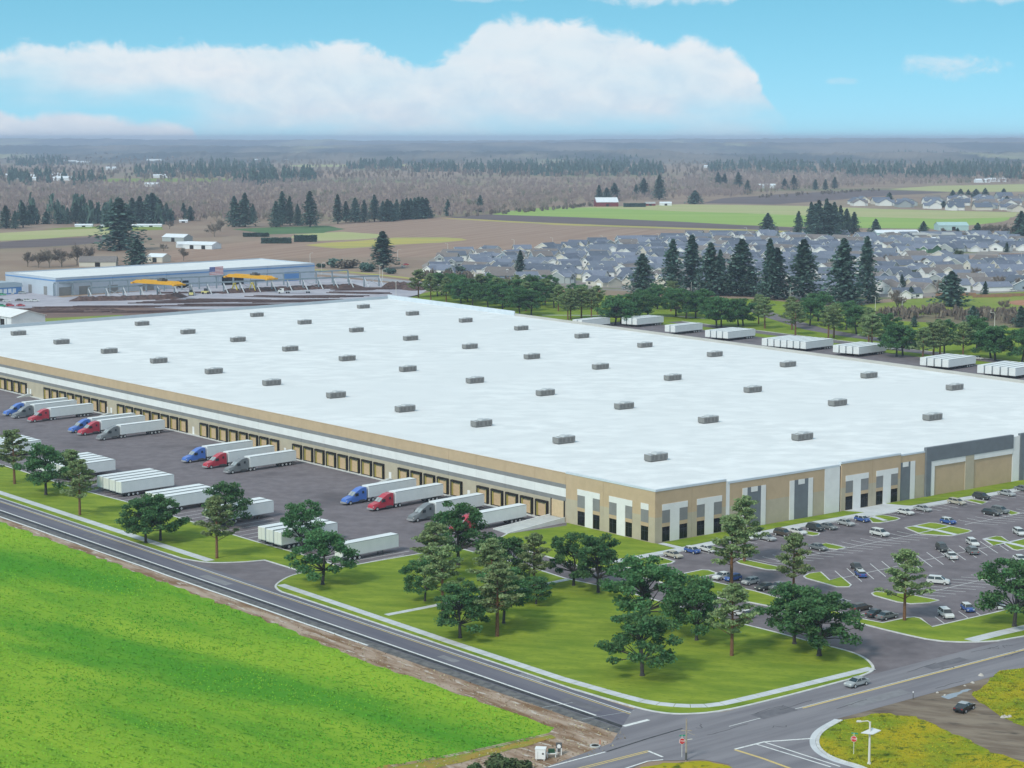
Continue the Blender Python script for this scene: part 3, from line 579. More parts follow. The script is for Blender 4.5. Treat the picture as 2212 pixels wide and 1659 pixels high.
# ------------------------------------------------------------------ the big warehouse
C_TAN = mat('tan_paint', (0.52, 0.385, 0.25), (0.48, 0.355, 0.23), 0.4, 0.85, coord='World', detail=6)
C_BEIGE = mat('beige_paint', (0.47, 0.41, 0.31), (0.43, 0.375, 0.285), 0.4, 0.85, coord='World', detail=6)
C_GREY = mat('mid_grey_paint', (0.235, 0.235, 0.235), (0.21, 0.21, 0.21), 0.5, 0.85, coord='World')
C_SLATE = mat('slate_grey_paint', (0.165, 0.185, 0.205), (0.15, 0.165, 0.185), 0.5, 0.85, coord='World')
C_WHITE = mat('white_wall_paint', (0.76, 0.755, 0.745), (0.71, 0.705, 0.695), 0.4, 0.85, coord='World', detail=6)
C_ROOF = mat('white_roof_membrane', (0.670, 0.680, 0.678), (0.790, 0.796, 0.790), 0.20, 0.8, coord='World', detail=10, contrast=(0.36, 0.70), stretch=(4, (0.6, 0.8, 1)), third=((0.70, 0.71, 0.707), 0.025, 0.45, 0.66))
C_GLASS = mat('dark_glass', (0.006, 0.008, 0.009), rough=0.12, spec=0.35)
C_SEAL = mat('dock_seal_black', (0.018, 0.016, 0.013), rough=0.8)
C_DOOR = mat('tan_dock_door', (0.55, 0.40, 0.25), (0.49, 0.36, 0.225), 1.5, 0.7)
C_CONC = mat('pale_concrete', (0.52, 0.53, 0.51), (0.45, 0.46, 0.45), 0.5, 0.9, coord='World')
C_GAP = mat('joint_shadow_gap', (0.12, 0.10, 0.085), rough=0.9)
C_CAP = mat('pale_metal_coping', (0.60, 0.65, 0.70), (0.55, 0.6, 0.65), 0.3, 0.5, coord='World')
WH = thing('warehouse', CORNER, label='huge white-roofed distribution warehouse with tan, grey and white walls', cat='warehouse')
def wpart(mb, name, m): return mb.build(name, m, WH)
def loc(v): return v - CORNER
AL = math.atan2(DA.y, DA.x); BLA = math.atan2(DB.y, DB.x)
LA, LB = (BL - CORNER).length, (BR - CORNER).length
def abox(mb, s0, s1, z0, z1, o0, o1):      # box on wall A: along wall, height, offset outward
    c = DA * ((s0 + s1) / 2) + NA * ((o0 + o1) / 2); return mb.box((c.x, c.y, (z0 + z1) / 2), (abs(s1 - s0), abs(o1 - o0), z1 - z0), AL)
def bbox(mb, s0, s1, z0, z1, o0, o1):
    c = DB * ((s0 + s1) / 2) + NB * ((o0 + o1) / 2); return mb.box((c.x, c.y, (z0 + z1) / 2), (abs(s1 - s0), abs(o1 - o0), z1 - z0), BLA)
# core, roof deck, parapets
RZ = 11.25
P = [loc(CORNER + (DB - NB * 0 + DA) * 0.25), loc(BL + (CORNER - BL).normalized() * .3), loc(BK), loc(BR)]
mb = MB(); mb.add([(p.x, p.y, RZ) for p in P], [(0, 3, 2, 1)] if True else []); rf = wpart(mb, 'roof', C_ROOF)
mb = MB()
abox(mb, 0.3, LA, 0.0, 11.0, -0.5, -0.12); wpart(mb, 'wall_core', C_GAP)
mb = MB(); bbox(mb, 0.3, LB, 0.0, 11.0, -0.5, -0.12); wpart(mb, 'wall_core', C_GAP)
def seg(mb, a, b, z0, z1, w):
    a, b = loc(a), loc(b); d = b - a; c = (a + b) / 2; mb.box((c.x, c.y, (z0 + z1) / 2), (d.length, w, z1 - z0), math.atan2(d.y, d.x))
mb = MB(); seg(mb, BL, BK, 0, 12.6, .4); wpart(mb, 'parapet_wall', mat('grey_blue_parapet', (.42, .47, .52), (.46, .51, .55), .1, .8, coord='World'))
mb = MB(); seg(mb, BK, BK.lerp(BR, .235), 0, 13.3, .4); wpart(mb, 'parapet_wall', C_CAP)
mb = MB(); seg(mb, BK.lerp(BR, .236), BR, 0, 12.3, .4); wpart(mb, 'parapet_wall', mat('warm_grey_parapet', (.44, .42, .39), (.48, .46, .43), .1, .8, coord='World'))
# wall A: painted tilt-up panels
PW = 11.7
def panelA(s0, s1, bands, top):
    mb = MB(); z = 0.0
    mats = []
    for (z1, m) in bands:
        if m not in mats: mats.append(m)
        mb.cur = mats.index(m); abox(mb, s0 + .03, s1 - .03, z, z1, -0.12, 0.0); z = z1
    return mb.build('wall_panel', mats, WH)
s = 31.4
while s < LA:
    panelA(s, min(s + PW, LA), [(5.2, C_BEIGE), (6.25, C_GREY), (8.3, C_WHITE), (9.3, C_GREY), (11.95, C_TAN)], 11.95); s += PW
for a, b in ((17.9, 31.4), (0.12, 17.9)): panelA(a, b, [(6.0, C_BEIGE), (12.0, C_TAN)], 12)
mb = MB(); abox(mb, -.15, 31.4, 12.0, 12.45, -.5, .12); wpart(mb, 'coping', C_CAP)
mb = MB(); abox(mb, 31.4, LA, 11.95, 12.05, -.4, .06); wpart(mb, 'coping', C_TAN)
mb = MB(); abox(mb, 31.4, LA, 0.0, 0.16, .02, 1.3); wpart(mb, 'base_kerb', M_KERB)
# dock doors
DOOR = {}
def dock_meshes():
    mb = MB(); mb.bb(-1.65, 1.65, .0, .12, .35, 3.55)
    for z in (.95, 1.55, 2.15, 2.75): mb.bb(-1.65, 1.65, .12, .16, z - .03, z + .03)
    DOOR['leaf'] = mb.mesh('door_leaf', C_DOOR)
    mb = MB(); mb.bb(-2.28, -1.78, 0, .55, .2, 3.9); mb.bb(1.78, 2.28, 0, .55, .2, 3.9); mb.bb(-2.28, 2.28, 0, .6, 3.88, 4.35)
    DOOR['seal'] = mb.mesh('dock_seal', C_SEAL)
    mb = MB(); mb.bb(-1.74, -1.60, .1, .5, .4, 3.9); DOOR['stripe'] = mb.mesh('guide_stripe', mat('yellow_guide', (.48, .42, .12)))
    mb = MB(); mb.bb(-1.7, 1.7, 0, .3, .02, .32); DOOR['bumper'] = mb.mesh('bumper', C_SEAL)
dock_meshes()
def dock(s):
    e = ob('dock_door', DOOR['leaf'], WH); e.location = loc(wA(s, 0.005)); e.rotation_euler = (0, 0, AL + math.pi) ; 
    # local +y must face outward
    if (Matrix.Rotation(e.rotation_euler.z, 3, 'Z') @ Vector((0, 1, 0))).dot(NA) < 0: e.rotation_euler.z += math.pi
    o2 = ob('guide_stripe', DOOR['stripe'], e); o2.location = (3.34, 0, 0)
    for n in ('seal', 'stripe', 'bumper'):
        ob({'seal': 'dock_seal', 'stripe': 'guide_stripe', 'bumper': 'bumper'}[n], DOOR[n], e)
DS = []
for s0, n in ((40.1, 5), (74.5, 5), (109.3, 8), (162.6, 8), (216.4, 8), (270.9, 8), (332.8, 8), (386, 8)):
    step = 5.86 if s0 < 200 else 5.98
    if s0 > 250 and s0 < 300: step = 6.35 if False else 6.1
    for k in range(n): DS.append(s0 + k * step); dock(s0 + k * step)
mb = MB(); mb.bb(-.55, .55, 0, .08, .15, 2.5); mdoor = mb.mesh('service_door', C_WHITE)
for s0 in (69.6, 104.4, 157.2, 210.6, 265.5, 268.5, 327.6, 330, 382):
    e = ob('service_door', mdoor, WH); e.location = loc(wA(s0, .005)); e.rotation_euler = (0, 0, AL)
    if (Matrix.Rotation(AL, 3, 'Z') @ Vector((0, 1, 0))).dot(NA) < 0: e.rotation_euler.z += math.pi
# drive-in door and ramp
mb = MB(); abox(mb, 32.1, 36.6, 1.05, 5.1, .01, .1)
for k in range(9): abox(mb, 32.1, 36.6, 1.35 + k * .42, 1.40 + k * .42, .1, .15)
wpart(mb, 'drive_in_door', mat('drive_in_door_tan', (.62, .47, .30), (.56, .43, .27), 1.2, .7))
mb = MB(); abox(mb, 31.7, 32.1, 1.0, 5.3, .01, .14); abox(mb, 36.6, 37.0, 1.0, 5.3, .01, .14); wpart(mb, 'door_frame', C_SEAL)
rp = [wA(31.6, .25), wA(37.0, .25), at(Z(5, 985, 1012)), at(Z(5, 1072, 1042))]
mb = MB(); q = [loc(p) for p in rp]
mb.add([(q[0].x, q[0].y, 1.05), (q[1].x, q[1].y, 1.05), (q[2].x, q[2].y, .06), (q[3].x, q[3].y, .06), (q[0].x, q[0].y, 0), (q[1].x, q[1].y, 0)], [(0, 1, 2, 3), (0, 3, 4), (1, 5, 2), (0, 4, 5, 1)])
wpart(mb, 'ramp', C_CONC)
for a, b in ((0, 3), (1, 2)):
    mb = MB(); u_ = (q[b] - q[a]).normalized(); n_ = Vector((-u_.y, u_.x, 0)) * .12
    mb.add([(q[a] + n_ * k) + Vector((0, 0, z)) for k, z in ((-1, 0), (1, 0), (1, 1.4), (-1, 1.4))] + [(q[b] + n_ * k) + Vector((0, 0, z)) for k, z in ((-1, 0), (1, 0), (1, .25), (-1, .25))], [(3, 2, 1, 0), (4, 5, 6, 7), (0, 1, 5, 4), (1, 2, 6, 5), (2, 3, 7, 6), (3, 0, 4, 7)])
    wpart(mb, 'ramp_wall', C_WHITE)
# window bays: w(s0,s1) on either wall
def bay(f, cols, dz=0.0):
    """cols: list of (s0,s1,'win'|'white')"""
    a0 = min(min(c[0], c[1]) for c in cols); a1 = max(max(c[0], c[1]) for c in cols)
    mb = MB(); f(mb, a0, a1, 7.45 + dz, 8.85 + dz, .0, .10); wpart(mb, 'white_surround', C_WHITE)
    for s0, s1, k in cols:
        s0, s1 = min(s0, s1), max(s0, s1)
        if k == 'white':
            mb = MB(); f(mb, s0, s1, .1, 7.45 + dz, .0, .10); wpart(mb, 'white_surround', C_WHITE)
        else:
            mb = MB(); f(mb, s0 + .05, s1 - .05, 4.5 + dz, 7.44 + dz, .0, .07); wpart(mb, 'grey_panel', C_GREY)
            mb = MB(); f(mb, s0, s1, 3.62, 4.49 + dz, .0, .06); wpart(mb, 'tan_spandrel', C_TAN)
            mb = MB(); f(mb, s0 + .1, s1 - .1, .25, 3.6, .0, .045); w_ = wpart(mb, 'window', C_GLASS)
            mb = MB(); m_ = (s0 + s1) / 2
            f(mb, m_ - .04, m_ + .04, .25, 3.6, .046, .09); f(mb, s0 + .1, s1 - .1, 2.5, 2.58, .046, .085)
            fr = mb.build('mullion', mat('dark_mullion', (.03, .035, .04), rough=.4), w_)
a_ = lambda v: sw(Z(5, v, 0)[0], DA)
bay(abox, [(a_(1530), a_(1580), 'win'), (a_(1580), a_(1630), 'white'), (a_(1630), a_(1675), 'win')])
bay(abox, [(a_(1735), a_(1785), 'win'), (a_(1785), a_(1840), 'white'), (a_(1840), a_(1885), 'win')])
bay(abox, [(a_(1940), a_(1990), 'win')])
# wall B sections: (s0, s1, top)
w8 = lambda v: sw(W(2240, 1700, v, 0)[0], DB); b_ = lambda v: sw(Z(6, v, 0)[0], DB)
def panelB(s0, s1, bands, o=0.0):
    mb = MB(); z = 0.0; mats = []
    for (z1, m) in bands:
        if m not in mats: mats.append(m)
        mb.cur = mats.index(m); bbox(mb, s0 + .03, s1 - .03, z, z1, -0.12, o); z = z1
    return mb.build('wall_panel', mats, WH)
TB2 = [(6.0, C_BEIGE), (12.0, C_TAN)]
panelB(-.12, 11.4, TB2); panelB(11.4, 22.4, TB2)
mb = MB(); bbox(mb, -.12, 22.4, 12.0, 12.5, -.5, .1); wpart(mb, 'coping', C_CAP)
mb = MB(); bbox(mb, 22.4, 23.6, 0, 11.9, -.1, -.02); wpart(mb, 'pilaster', C_WHITE)
for a, b in ((23.6, 34.5), (34.5, 45.4), (45.4, 56.1)): panelB(a, b, [(5.95, C_BEIGE), (11.35, C_TAN)], -.02)
mb = MB(); bbox(mb, 23.0, 61.4, 11.35, 11.85, -.5, .08); wpart(mb, 'coping', C_CAP)
mb = MB(); bbox(mb, 56.13, 61.5, 0, 11.34, -.1, .06); wpart(mb, 'pilaster', C_WHITE)
for a, b in ((61.9, 73.3), (73.3, 84.0)): panelB(a, b, [(5.95, C_BEIGE), (12.0, C_TAN)], .25)
mb = MB(); bbox(mb, 61.6, 83.9, 12.0, 12.45, -.5, .35); wpart(mb, 'coping', C_CAP)
panelB(84.0, 93.7, [(5.95, C_BEIGE), (11.6, C_TAN)]); mb = MB(); bbox(mb, 84.0, 93.6, 11.6, 12.0, -.5, .08); wpart(mb, 'coping', C_CAP)
bay(bbox, [(w8(835), w8(938), 'win'), (w8(938), w8(1058), 'white'), (w8(1058), w8(1165), 'win')])
bay(bbox, [(w8(1285), w8(1388), 'win'), (w8(1388), w8(1502), 'white'), (w8(1502), w8(1608), 'win')])
def bb25(mb, s0, s1, z0, z1, o0, o1): return bbox(mb, s0, s1, z0, z1, o0 + .25, o1 + .25)
bay(bb25, [(b_(1047), b_(1095), 'win'), (b_(1095), b_(1145), 'white'), (b_(1145), b_(1195), 'win')])
bay(bb25, [(b_(1245), b_(1290), 'win'), (b_(1290), b_(1340), 'white'), (b_(1340), b_(1385), 'win')])
for s0, s1, s2, s3, zt in ((27.8, 29.4, 34.0, 35.6, 9.7), (43.8, 45.4, 50.3, 51.9, 9.7), (None, 84.2, 88.0, 89.8, 9.9)):
    if s0:
        mb = MB(); bbox(mb, s0, s1, .1, zt, -.03, .08); wpart(mb, 'white_surround', C_WHITE)
    mb = MB(); bbox(mb, s1 + .02, s2 - .02, .1, zt, -.03, .05); wpart(mb, 'grey_panel', C_SLATE)
    mb = MB(); bbox(mb, s2, s3, .1, zt, -.03, .08); wpart(mb, 'white_surround', C_WHITE)
    c_ = (s1 + s2) / 2; mb = MB(); bbox(mb, c_ - 1.1, c_ + 1.1, zt - 1.2, zt + .02, .06, .1); wpart(mb, 'transom_panel', C_WHITE)
# raised grey entrance frames
for e0 in (93.7, 132.4, 171):
    mb = MB(); bbox(mb, e0, e0 + 35.6, 9.2, 12.85, -.4, .55); wpart(mb, 'entrance_fascia', C_SLATE)
    mb = MB(); bbox(mb, e0, e0 + 1.9, 0, 9.2, -.4, .55); wpart(mb, 'entrance_pier', C_SLATE)
    mb = MB(); bbox(mb, e0 + 1.9, e0 + 3.4, 0, 9.19, -.4, .45); wpart(mb, 'white_surround', C_WHITE)
    mb = MB(); bbox(mb, e0 + 3.4, e0 + 15.8, 7.75, 9.19, -.3, .43); wpart(mb, 'white_surround', C_WHITE)
    mb = MB(); bbox(mb, e0 + 3.42, e0 + 15.78, 0, 7.74, -.12, .2); wpart(mb, 'wall_panel', C_TAN)
    mb = MB(); bbox(mb, e0 + 15.8, e0 + 19.3, 0, 9.19, -.3, .47); wpart(mb, 'pilaster', C_BEIGE)
    mb = MB(); bbox(mb, e0 + 19.3, e0 + 35.5, 7.75, 9.19, -.3, .43); wpart(mb, 'white_surround', C_WHITE)
    mb = MB(); bbox(mb, e0 + 19.32, e0 + 35.5, 0, 7.74, -.12, .2); wpart(mb, 'wall_panel', C_TAN)
    mb = MB(); bbox(mb, e0 + 35.65, e0 + 38.6, 0, 12.3, -.4, .35); wpart(mb, 'pilaster', C_WHITE)
mb = MB(); bbox(mb, 209.7, LB, 0, 12, -.4, .1); wpart(mb, 'wall_panel', C_TAN)
# small concrete stairs and skip ramps by the service doors
for s0 in (69.0, 103.5, 156.4, 264.9, 327.0):
    mb = MB(); c = wA(s0 - .5, 3.2)
    mb.side([(-2.6, 0), (2.6, 0), (2.6, 1.0), (1.4, 1.0)], -.7, .7)
    o = mb.build('concrete_steps', C_CONC, None, label='small grey concrete ramp against the dock wall, %s from the ramp' % ORD[[69.0, 103.5, 156.4, 264.9, 327.0].index(s0)], cat='steps', group='small ramps at service doors')
    o.location = c; o.rotation_euler = (0, 0, math.atan2(NA.y, NA.x) + math.pi)
# rooftop units
C_UNIT = mat('rooftop_unit_metal', (.195, .19, .184), (.225, .22, .213), 2.0, .6)
C_UNITD = mat('rooftop_unit_louvre', (.15, .146, .142), rough=.6)
C_UNITT = mat('rooftop_unit_lid', (.46, .48, .49), rough=.5)
ru = proto('rooftop_unit')
mb = MB(); mb.bb(-2.9, 2.9, -1.25, 1.25, .25, 1.75); part(mb, 'casing', C_UNIT, ru)
mb = MB(); mb.side([(-1.1, 1.75), (1.2, 1.75), (.8, 2.15), (-.5, 2.15)], -1.1, 1.1); part(mb, 'hood', C_UNITT, ru)
mb = MB(); mb.bb(-2.9, -2.0, -1.2, 1.2, 1.752, 1.80); mb.bb(1.4, 2.9, -1.2, 1.2, 1.752, 1.95); part(mb, 'lid', C_UNITT, ru)
mb = MB(); mb.bb(-2.7, 2.7, -1.1, 1.1, 0, .25); part(mb, 'curb', C_UNITD, ru)
mb = MB()
for x in (-2.1, -1.0, .6, 1.9): mb.bb(x - .4, x + .4, -1.29, -1.25, .5, 1.5)
part(mb, 'louvre', C_UNITD, ru)
UN = [[(40, 727), (133, 746), (236, 766), (343, 787), (462, 810), (587, 835), (726, 862), (875, 892), (1040, 924), (1218, 960), (1417, 998)],
      [(307, 706), (406, 724), (514, 741), (627, 761), (750, 782), (881, 805), (1026, 830), (1178, 857), (1348, 886), (1530, 916), (1733, 953)],
      [(555, 687), (658, 703), (770, 720), (887, 738), (1015, 756), (1149, 778), (1297, 800), (1453, 824), (1626, 850), (1809, 879), (2014, 910)],
      [(785, 669), (891, 684), (1006, 699), (1126, 716), (1257, 733), (1393, 753), (1544, 773), (1702, 795), (1877, 819), (2062, 845)]]
RN = ['nearest the dock-side edge', 'second from the dock-side edge', 'third from the dock-side edge', 'farthest from the dock side']
for r, row in enumerate(UN):
    for k, p in enumerate(row):
        q = at((p[0], p[1] - 3), RZ)
        inst(ru, q, BLA - .02, 1.0, 'grey rooftop unit, %s from left in the row %s' % (ORD[k], RN[r]), 'rooftop unit', 'rooftop units on the white roof')
# ------------------------------------------------------------------ vehicles
def paint(name, c): return mat('paint_' + name, c, rough=0.35, spec=0.4, coat=0.25)
CARC = {'white': (.62, .63, .62), 'silver': (.36, .38, .39), 'beige': (.44, .41, .34), 'grey': (.16, .175, .18), 'dark': (.045, .05, .05), 'brown': (.085, .07, .055), 'blue': (.045, .105, .33), 'black': (.012, .012, .014), 'red': (.45, .02, .03), 'green': (.03, .30, .14)}
PAINT = {k: paint(k, v) for k, v in CARC.items()}
C_TYRE = mat('tyre_rubber', (.02, .02, .021), rough=.9); C_RIM = mat('wheel_rim', (.55, .56, .57), rough=.4, metal=.2)
C_CGLASS = mat('car_glass', (.035, .045, .05), rough=.1, spec=.6); C_LAMP = mat('lamp_lens', (.75, .75, .7), rough=.2); C_TAIL = mat('tail_lens', (.4, .02, .02), rough=.3)
C_TRAIL = mat('white_trailer_skin', (.76, .785, .79), (.72, .75, .755), .6, .55, objvar=.02); C_CHASSIS = mat('chassis_grey', (.10, .10, .10), rough=.8); C_RAIL = mat('trailer_rail', (.34, .35, .36), rough=.5)
def wheel_mesh(r, w):
    mb = MB(); mb.tube((0, -w / 2, 0), (0, w / 2, 0), r, r, 12); t = mb.mesh('tyre', C_TYRE)
    mb = MB(); mb.tube((0, -w / 2 - .02, 0), (0, w / 2 + .02, 0), r * .62, r * .62, 10); return t, mb.mesh('rim', C_RIM)
WM, WT = wheel_mesh(.33, .24), wheel_mesh(.52, .34)
def wheel(par, x, y, ms, r):
    t = part(ms[0], 'wheel', None, par, (x, y, r)); part(ms[1], 'rim', None, t)
def car_proto(name, L, wd, prof, glass, roof, wb, inset=.0):
    c = proto(name); hw = wd / 2
    n = len(prof); ins = [.12 if z < .5 else (.05 if z < .72 else .10) for x, z in prof]
    mb = MB(); mb.side(prof, -hw, hw, ins); part(mb, 'body', PAINT['white'], c)
    mb = MB(); mb.side(glass, -hw + .08, hw - .08, [.02, .02, .22, .22] if len(glass) == 4 else None); part(mb, 'window', C_CGLASS, c)
    (x0, z0), (x1, z1) = roof
    mb = MB(); mb.side([(x0 - .06, z0), (x1 + .06, z1), (x1 - .12, z1 + .07), (x0 + .12, z0 + .07)], -hw + .26, hw - .26, [-.03, -.03, .08, .08]); part(mb, 'roof', PAINT['white'], c)
    mb = MB()
    for s_ in (-1, 1):
        mb.add([(glass[1][0] + .02, s_ * (hw - .09), glass[1][1]), (x1 + .02, s_ * (hw - .29), z1), (x1 - .1, s_ * (hw - .28), z1), (glass[1][0] - .12, s_ * (hw - .075), glass[1][1])], [(0, 1, 2, 3)])
        mx = (x0 + x1) / 2; mb.add([(mx - .06, s_ * (hw - .05), glass[0][1]), (mx + .06, s_ * (hw - .05), glass[0][1]), (mx + .05, s_ * (hw - .255), z1), (mx - .05, s_ * (hw - .255), z1)], [(0, 1, 2, 3)])
    part(mb, 'pillar', PAINT['white'], c)
    for s_ in (-1, 1):
        mb = MB(); mb.box((L / 2 - .10, s_ * (hw - .32), .66), (.16, .34, .14)); part(mb, 'headlight', C_LAMP, c)
        mb = MB(); mb.box((-L / 2 + .08, s_ * (hw - .30), .78), (.14, .30, .16)); part(mb, 'tail_light', C_TAIL, c)
        for x in (wb / 2, -wb / 2): wheel(c, x, s_ * (hw - .10), WM, .33)
    return c
sedan = car_proto('sedan_car', 4.7, 1.85, [(-2.35, .35), (2.30, .30), (2.35, .60), (2.0, .80), (.95, .95), (-1.55, .98), (-2.28, .93), (-2.35, .7)], [(-1.75, .96), (1.15, .94), (.35, 1.40), (-1.0, 1.41)], ((-1.0, 1.41), (.35, 1.40)), 2.75)
suv = car_proto('suv_car', 4.7, 1.95, [(-2.3, .42), (2.28, .38), (2.33, .72), (2.1, .96), (1.15, 1.08), (-2.2, 1.12), (-2.32, .9)], [(-2.15, 1.10), (1.35, 1.06), (.55, 1.66), (-1.85, 1.68)], ((-1.85, 1.68), (.55, 1.66)), 2.8)
mini = car_proto('hatchback_car', 3.9, 1.78, [(-1.9, .36), (1.88, .33), (1.93, .68), (1.65, .90), (1.0, .98), (-1.8, 1.0), (-1.93, .8)], [(-1.75, .98), (1.15, .96), (.45, 1.42), (-1.5, 1.43)], ((-1.5, 1.43), (.45, 1.42)), 2.45)
wagon = car_proto('wagon_car', 4.9, 1.86, [(-2.42, .36), (2.38, .32), (2.44, .62), (2.1, .84), (1.05, .97), (-2.3, 1.02), (-2.44, .8)], [(-2.25, 1.0), (1.25, .96), (.45, 1.45), (-1.85, 1.47)], ((-1.85, 1.47), (.45, 1.45)), 2.85)
TYPES = {'s': sedan, 'u': suv, 'm': mini, 'w': wagon}; TN = {'s': 'sedan', 'u': 'SUV', 'm': 'hatchback', 'w': 'estate car'}
def car(p, ang, ty, colr, label, group='cars in the front car park', z=0.03, roofc=None):
    sw_ = {'body': PAINT[colr], 'roof': PAINT[roofc or colr], 'pillar': PAINT[roofc or colr]}
    q = at(p); q.z = z
    return inst(TYPES[ty], q, math.radians(ang), 1.0, label, 'car', group, sw_)
W8 = lambda x, y: W(2240, 1700, x, y)
AX = -51.0
front = [(W8(985, 1350), 's', 'beige', None), (W8(1232, 1292), 'm', 'blue', 'white'), (W8(1430, 1275), 's', 'white', None), (W1(840, 838), 's', 'white', None), (W1(1090, 850), 's', 'silver', None), (W1(1300, 795), 'u', 'brown', None),
         (W1(1490, 770), 's', 'white', None), (W1(1720, 725), 'u', 'dark', None), (W1(1885, 705), 's', 'grey', None), (W1(2110, 655), 's', 'silver', None), (WW2(115, 885), 'm', 'blue', 'white'), (WW2(670, 790), 's', 'white', None),
         (WW2(900, 748), 's', 'silver', None), (WW2(1340, 660), 'w', 'beige', None), (WW2(1660, 595), 'u', 'dark', None), (WW2(1985, 548), 's', 'silver', None), (WW2(2200, 488), 's', 'grey', None)]
for k, (p, ty, c_, rc) in enumerate(front):
    car(p, AX, ty, c_, '%s %s%s, %s from left in the row along the front wall' % (c_, TN[ty], ' with white roof' if rc else '', ORD[k]), roofc=rc)
for p, ang, ty, c_, rc, lb in (
        (WW2(340, 1070), AX, 'u', 'white', None, 'white SUV parked alone, nose to the middle spine line of bays'),
        (WW2(1230, 912), AX, 'm', 'blue', 'white', 'blue hatchback with white roof beside the crossed parking island'),
        (WW2(1790, 800), AX, 'w', 'dark', None, 'dark estate car, nearer of the dark pair by a small island'),
        (WW2(1900, 775), AX, 'u', 'grey', None, 'grey SUV, farther of the dark pair by a small island'),
        (W1(1755, 975), AX, 's', 'grey', None, 'grey sedan half hidden by a pine, left end of the centre row'),
        (WW2(1150, 1265), -85, 'u', 'dark', None, 'dark SUV nose to nose with a white car in the third row'),
        (WW2(1265, 1362), 95, 's', 'white', None, 'white sedan nose to nose with a dark SUV in the third row'),
        (WW2(1545, 1190), -85, 'w', 'white', None, 'white estate car nose to nose with a grey jeep-like car'),
        (WW2(1535, 1300), 95, 'u', 'grey', None, 'grey boxy SUV nose to nose with a white estate car'),
        (WW2(2150, 1055), -85, 'w', 'white', None, 'white estate car at the right picture edge beyond the crossed islands'),
        (WW2(45, 1510), -85, 's', 'dark', None, 'dark sedan nose to nose with a blue white-roofed hatchback'),
        (WW2(95, 1600), 95, 'm', 'blue', 'white', 'blue hatchback with white roof nose to nose with a dark sedan'),
        (W4p(1100, 450), -19, 'u', 'white', None, 'white SUV in the slanted bays right of the lone car park pine'),
        (W4p(2160, 160), -85, 's', 'white', None, 'white sedan behind the oak at the right picture edge'),
        (W4p(1960, 430), -19, 's', 'silver', None, 'silver sedan half behind the right-hand oak'),
        (W4p(1880, 760), -83, 's', 'white', None, 'white sedan under the branches of the right-hand oak'),
        (W4p(100, 790), 38, 'w', 'brown', None, 'dark brown estate car, leftmost of three by the strip lawn corner'),
        (W4p(300, 870), 38, 's', 'dark', None, 'dark sedan, middle of three by the strip lawn corner'),
        (W4p(440, 900), 38, 's', 'grey', None, 'dark grey sedan, rightmost of three by the strip lawn corner'),
        (W4p(1200, 880), -83, 'u', 'white', None, 'white SUV with its nose to the right-hand lawn'),
        (W4p(1480, 800), -83, 'm', 'blue', 'white', 'blue hatchback with white roof facing the right-hand lawn'),
        (W3(520, 245), 218, 's', 'white', None, 'white sedan left of the tall pine trunk by the strip lawn'),
        (W3(650, 270), 218, 'm', 'blue', None, 'blue hatchback behind the tall pine trunk by the strip lawn'),
        (W3(880, 315), 218, 'm', 'silver', None, 'silver hatchback right of the tall pine trunk by the strip lawn'),
        (W3(1070, 385), 218, 's', 'dark', None, 'dark sedan between the silver hatchback and the oak crown'),
        (W3(1240, 378), 218, 's', 'grey', None, 'grey sedan just left of the oak crown by the strip lawn'),
        (W3(2040, 590), 38, 's', 'silver', None, 'silver sedan peeping over the wide oak by the drive'),
        (W3(790, 735), 129, 's', 'white', None, 'white sedan on the drive seen through a pine crown')):
    car(p, ang, ty, c_, lb, roofc=rc)
car(Z(8, 1128, 1128), 218.6, 's', 'silver', 'pale silver sedan driving along the road by the lawn corner', 'cars on the road', z=.07)
car(Z(8, 1825, 1288), 52, 's', 'black', 'black sedan parked on the muddy dirt lot', None, z=.05, roofc='silver')  # silver roof and pillars paint in the bright reflection on the black top
for k, (x, y, c_) in enumerate(((1340, 1437, 'silver'), (1390, 1440, 'grey'), (1915, 1500, 'white'))):
    car(Z(3, x, y), -55, 's', c_, '%s sedan on the drive beyond the trailers behind the warehouse' % c_, 'cars behind the warehouse')
# trailers: x runs from the rear doors to the front
TLEN = 16.3
def trailer_parts(c, n_ax=3, x0=0.0, rear=2.2):
    mb = MB(); mb.bb(x0, x0 + TLEN, -1.3, 1.3, 1.15, 4.05); part(mb, 'box_body', C_TRAIL, c)
    mb = MB(); mb.bb(x0 - .03, x0 + TLEN + .03, -1.325, 1.325, 1.08, 1.20); mb.bb(x0 - .03, x0 + TLEN + .03, -1.32, -1.24, 3.96, 4.08); mb.bb(x0 - .03, x0 + TLEN + .03, 1.24, 1.32, 3.96, 4.08); part(mb, 'side_rail', C_RAIL, c)
    mb = MB()
    for s_ in (-1, 1): mb.box((x0 - .03, s_ * .63, 2.6), (.07, 1.18, 2.7))
    part(mb, 'rear_door', mat('trailer_door', (.66, .66, .62), rough=.6), c)
    mb = MB(); mb.bb(x0 + .4, x0 + TLEN - 1.0, -.45, .45, .85, 1.08); mb.bb(x0 + .5, x0 + 5.2, -1.1, 1.1, .62, .86); mb.bb(x0 - .02, x0 + .15, -1.2, 1.2, .45, .6); part(mb, 'chassis', C_CHASSIS, c)
    for s_ in (-1, 1):
        for k in range(n_ax): wheel(c, x0 + rear + k * 1.35, s_ * 1.08, WT, .52)
tp = proto('box_trailer'); trailer_parts(tp)
mb = MB()
for s_ in (-1, 1): mb.bb(11.9, 12.1, s_ * .8 - .08, s_ * .8 + .08, .05, .95); mb.box((12, s_ * .8, .05), (.4, .3, .1))
mb.bb(11.95, 12.05, -.8, .8, .6, .68); part(mb, 'landing_leg', C_CHASSIS, tp)
tk = proto('semi_truck'); trailer_parts(tk)
X = TLEN                                                   # tractor in front of the trailer
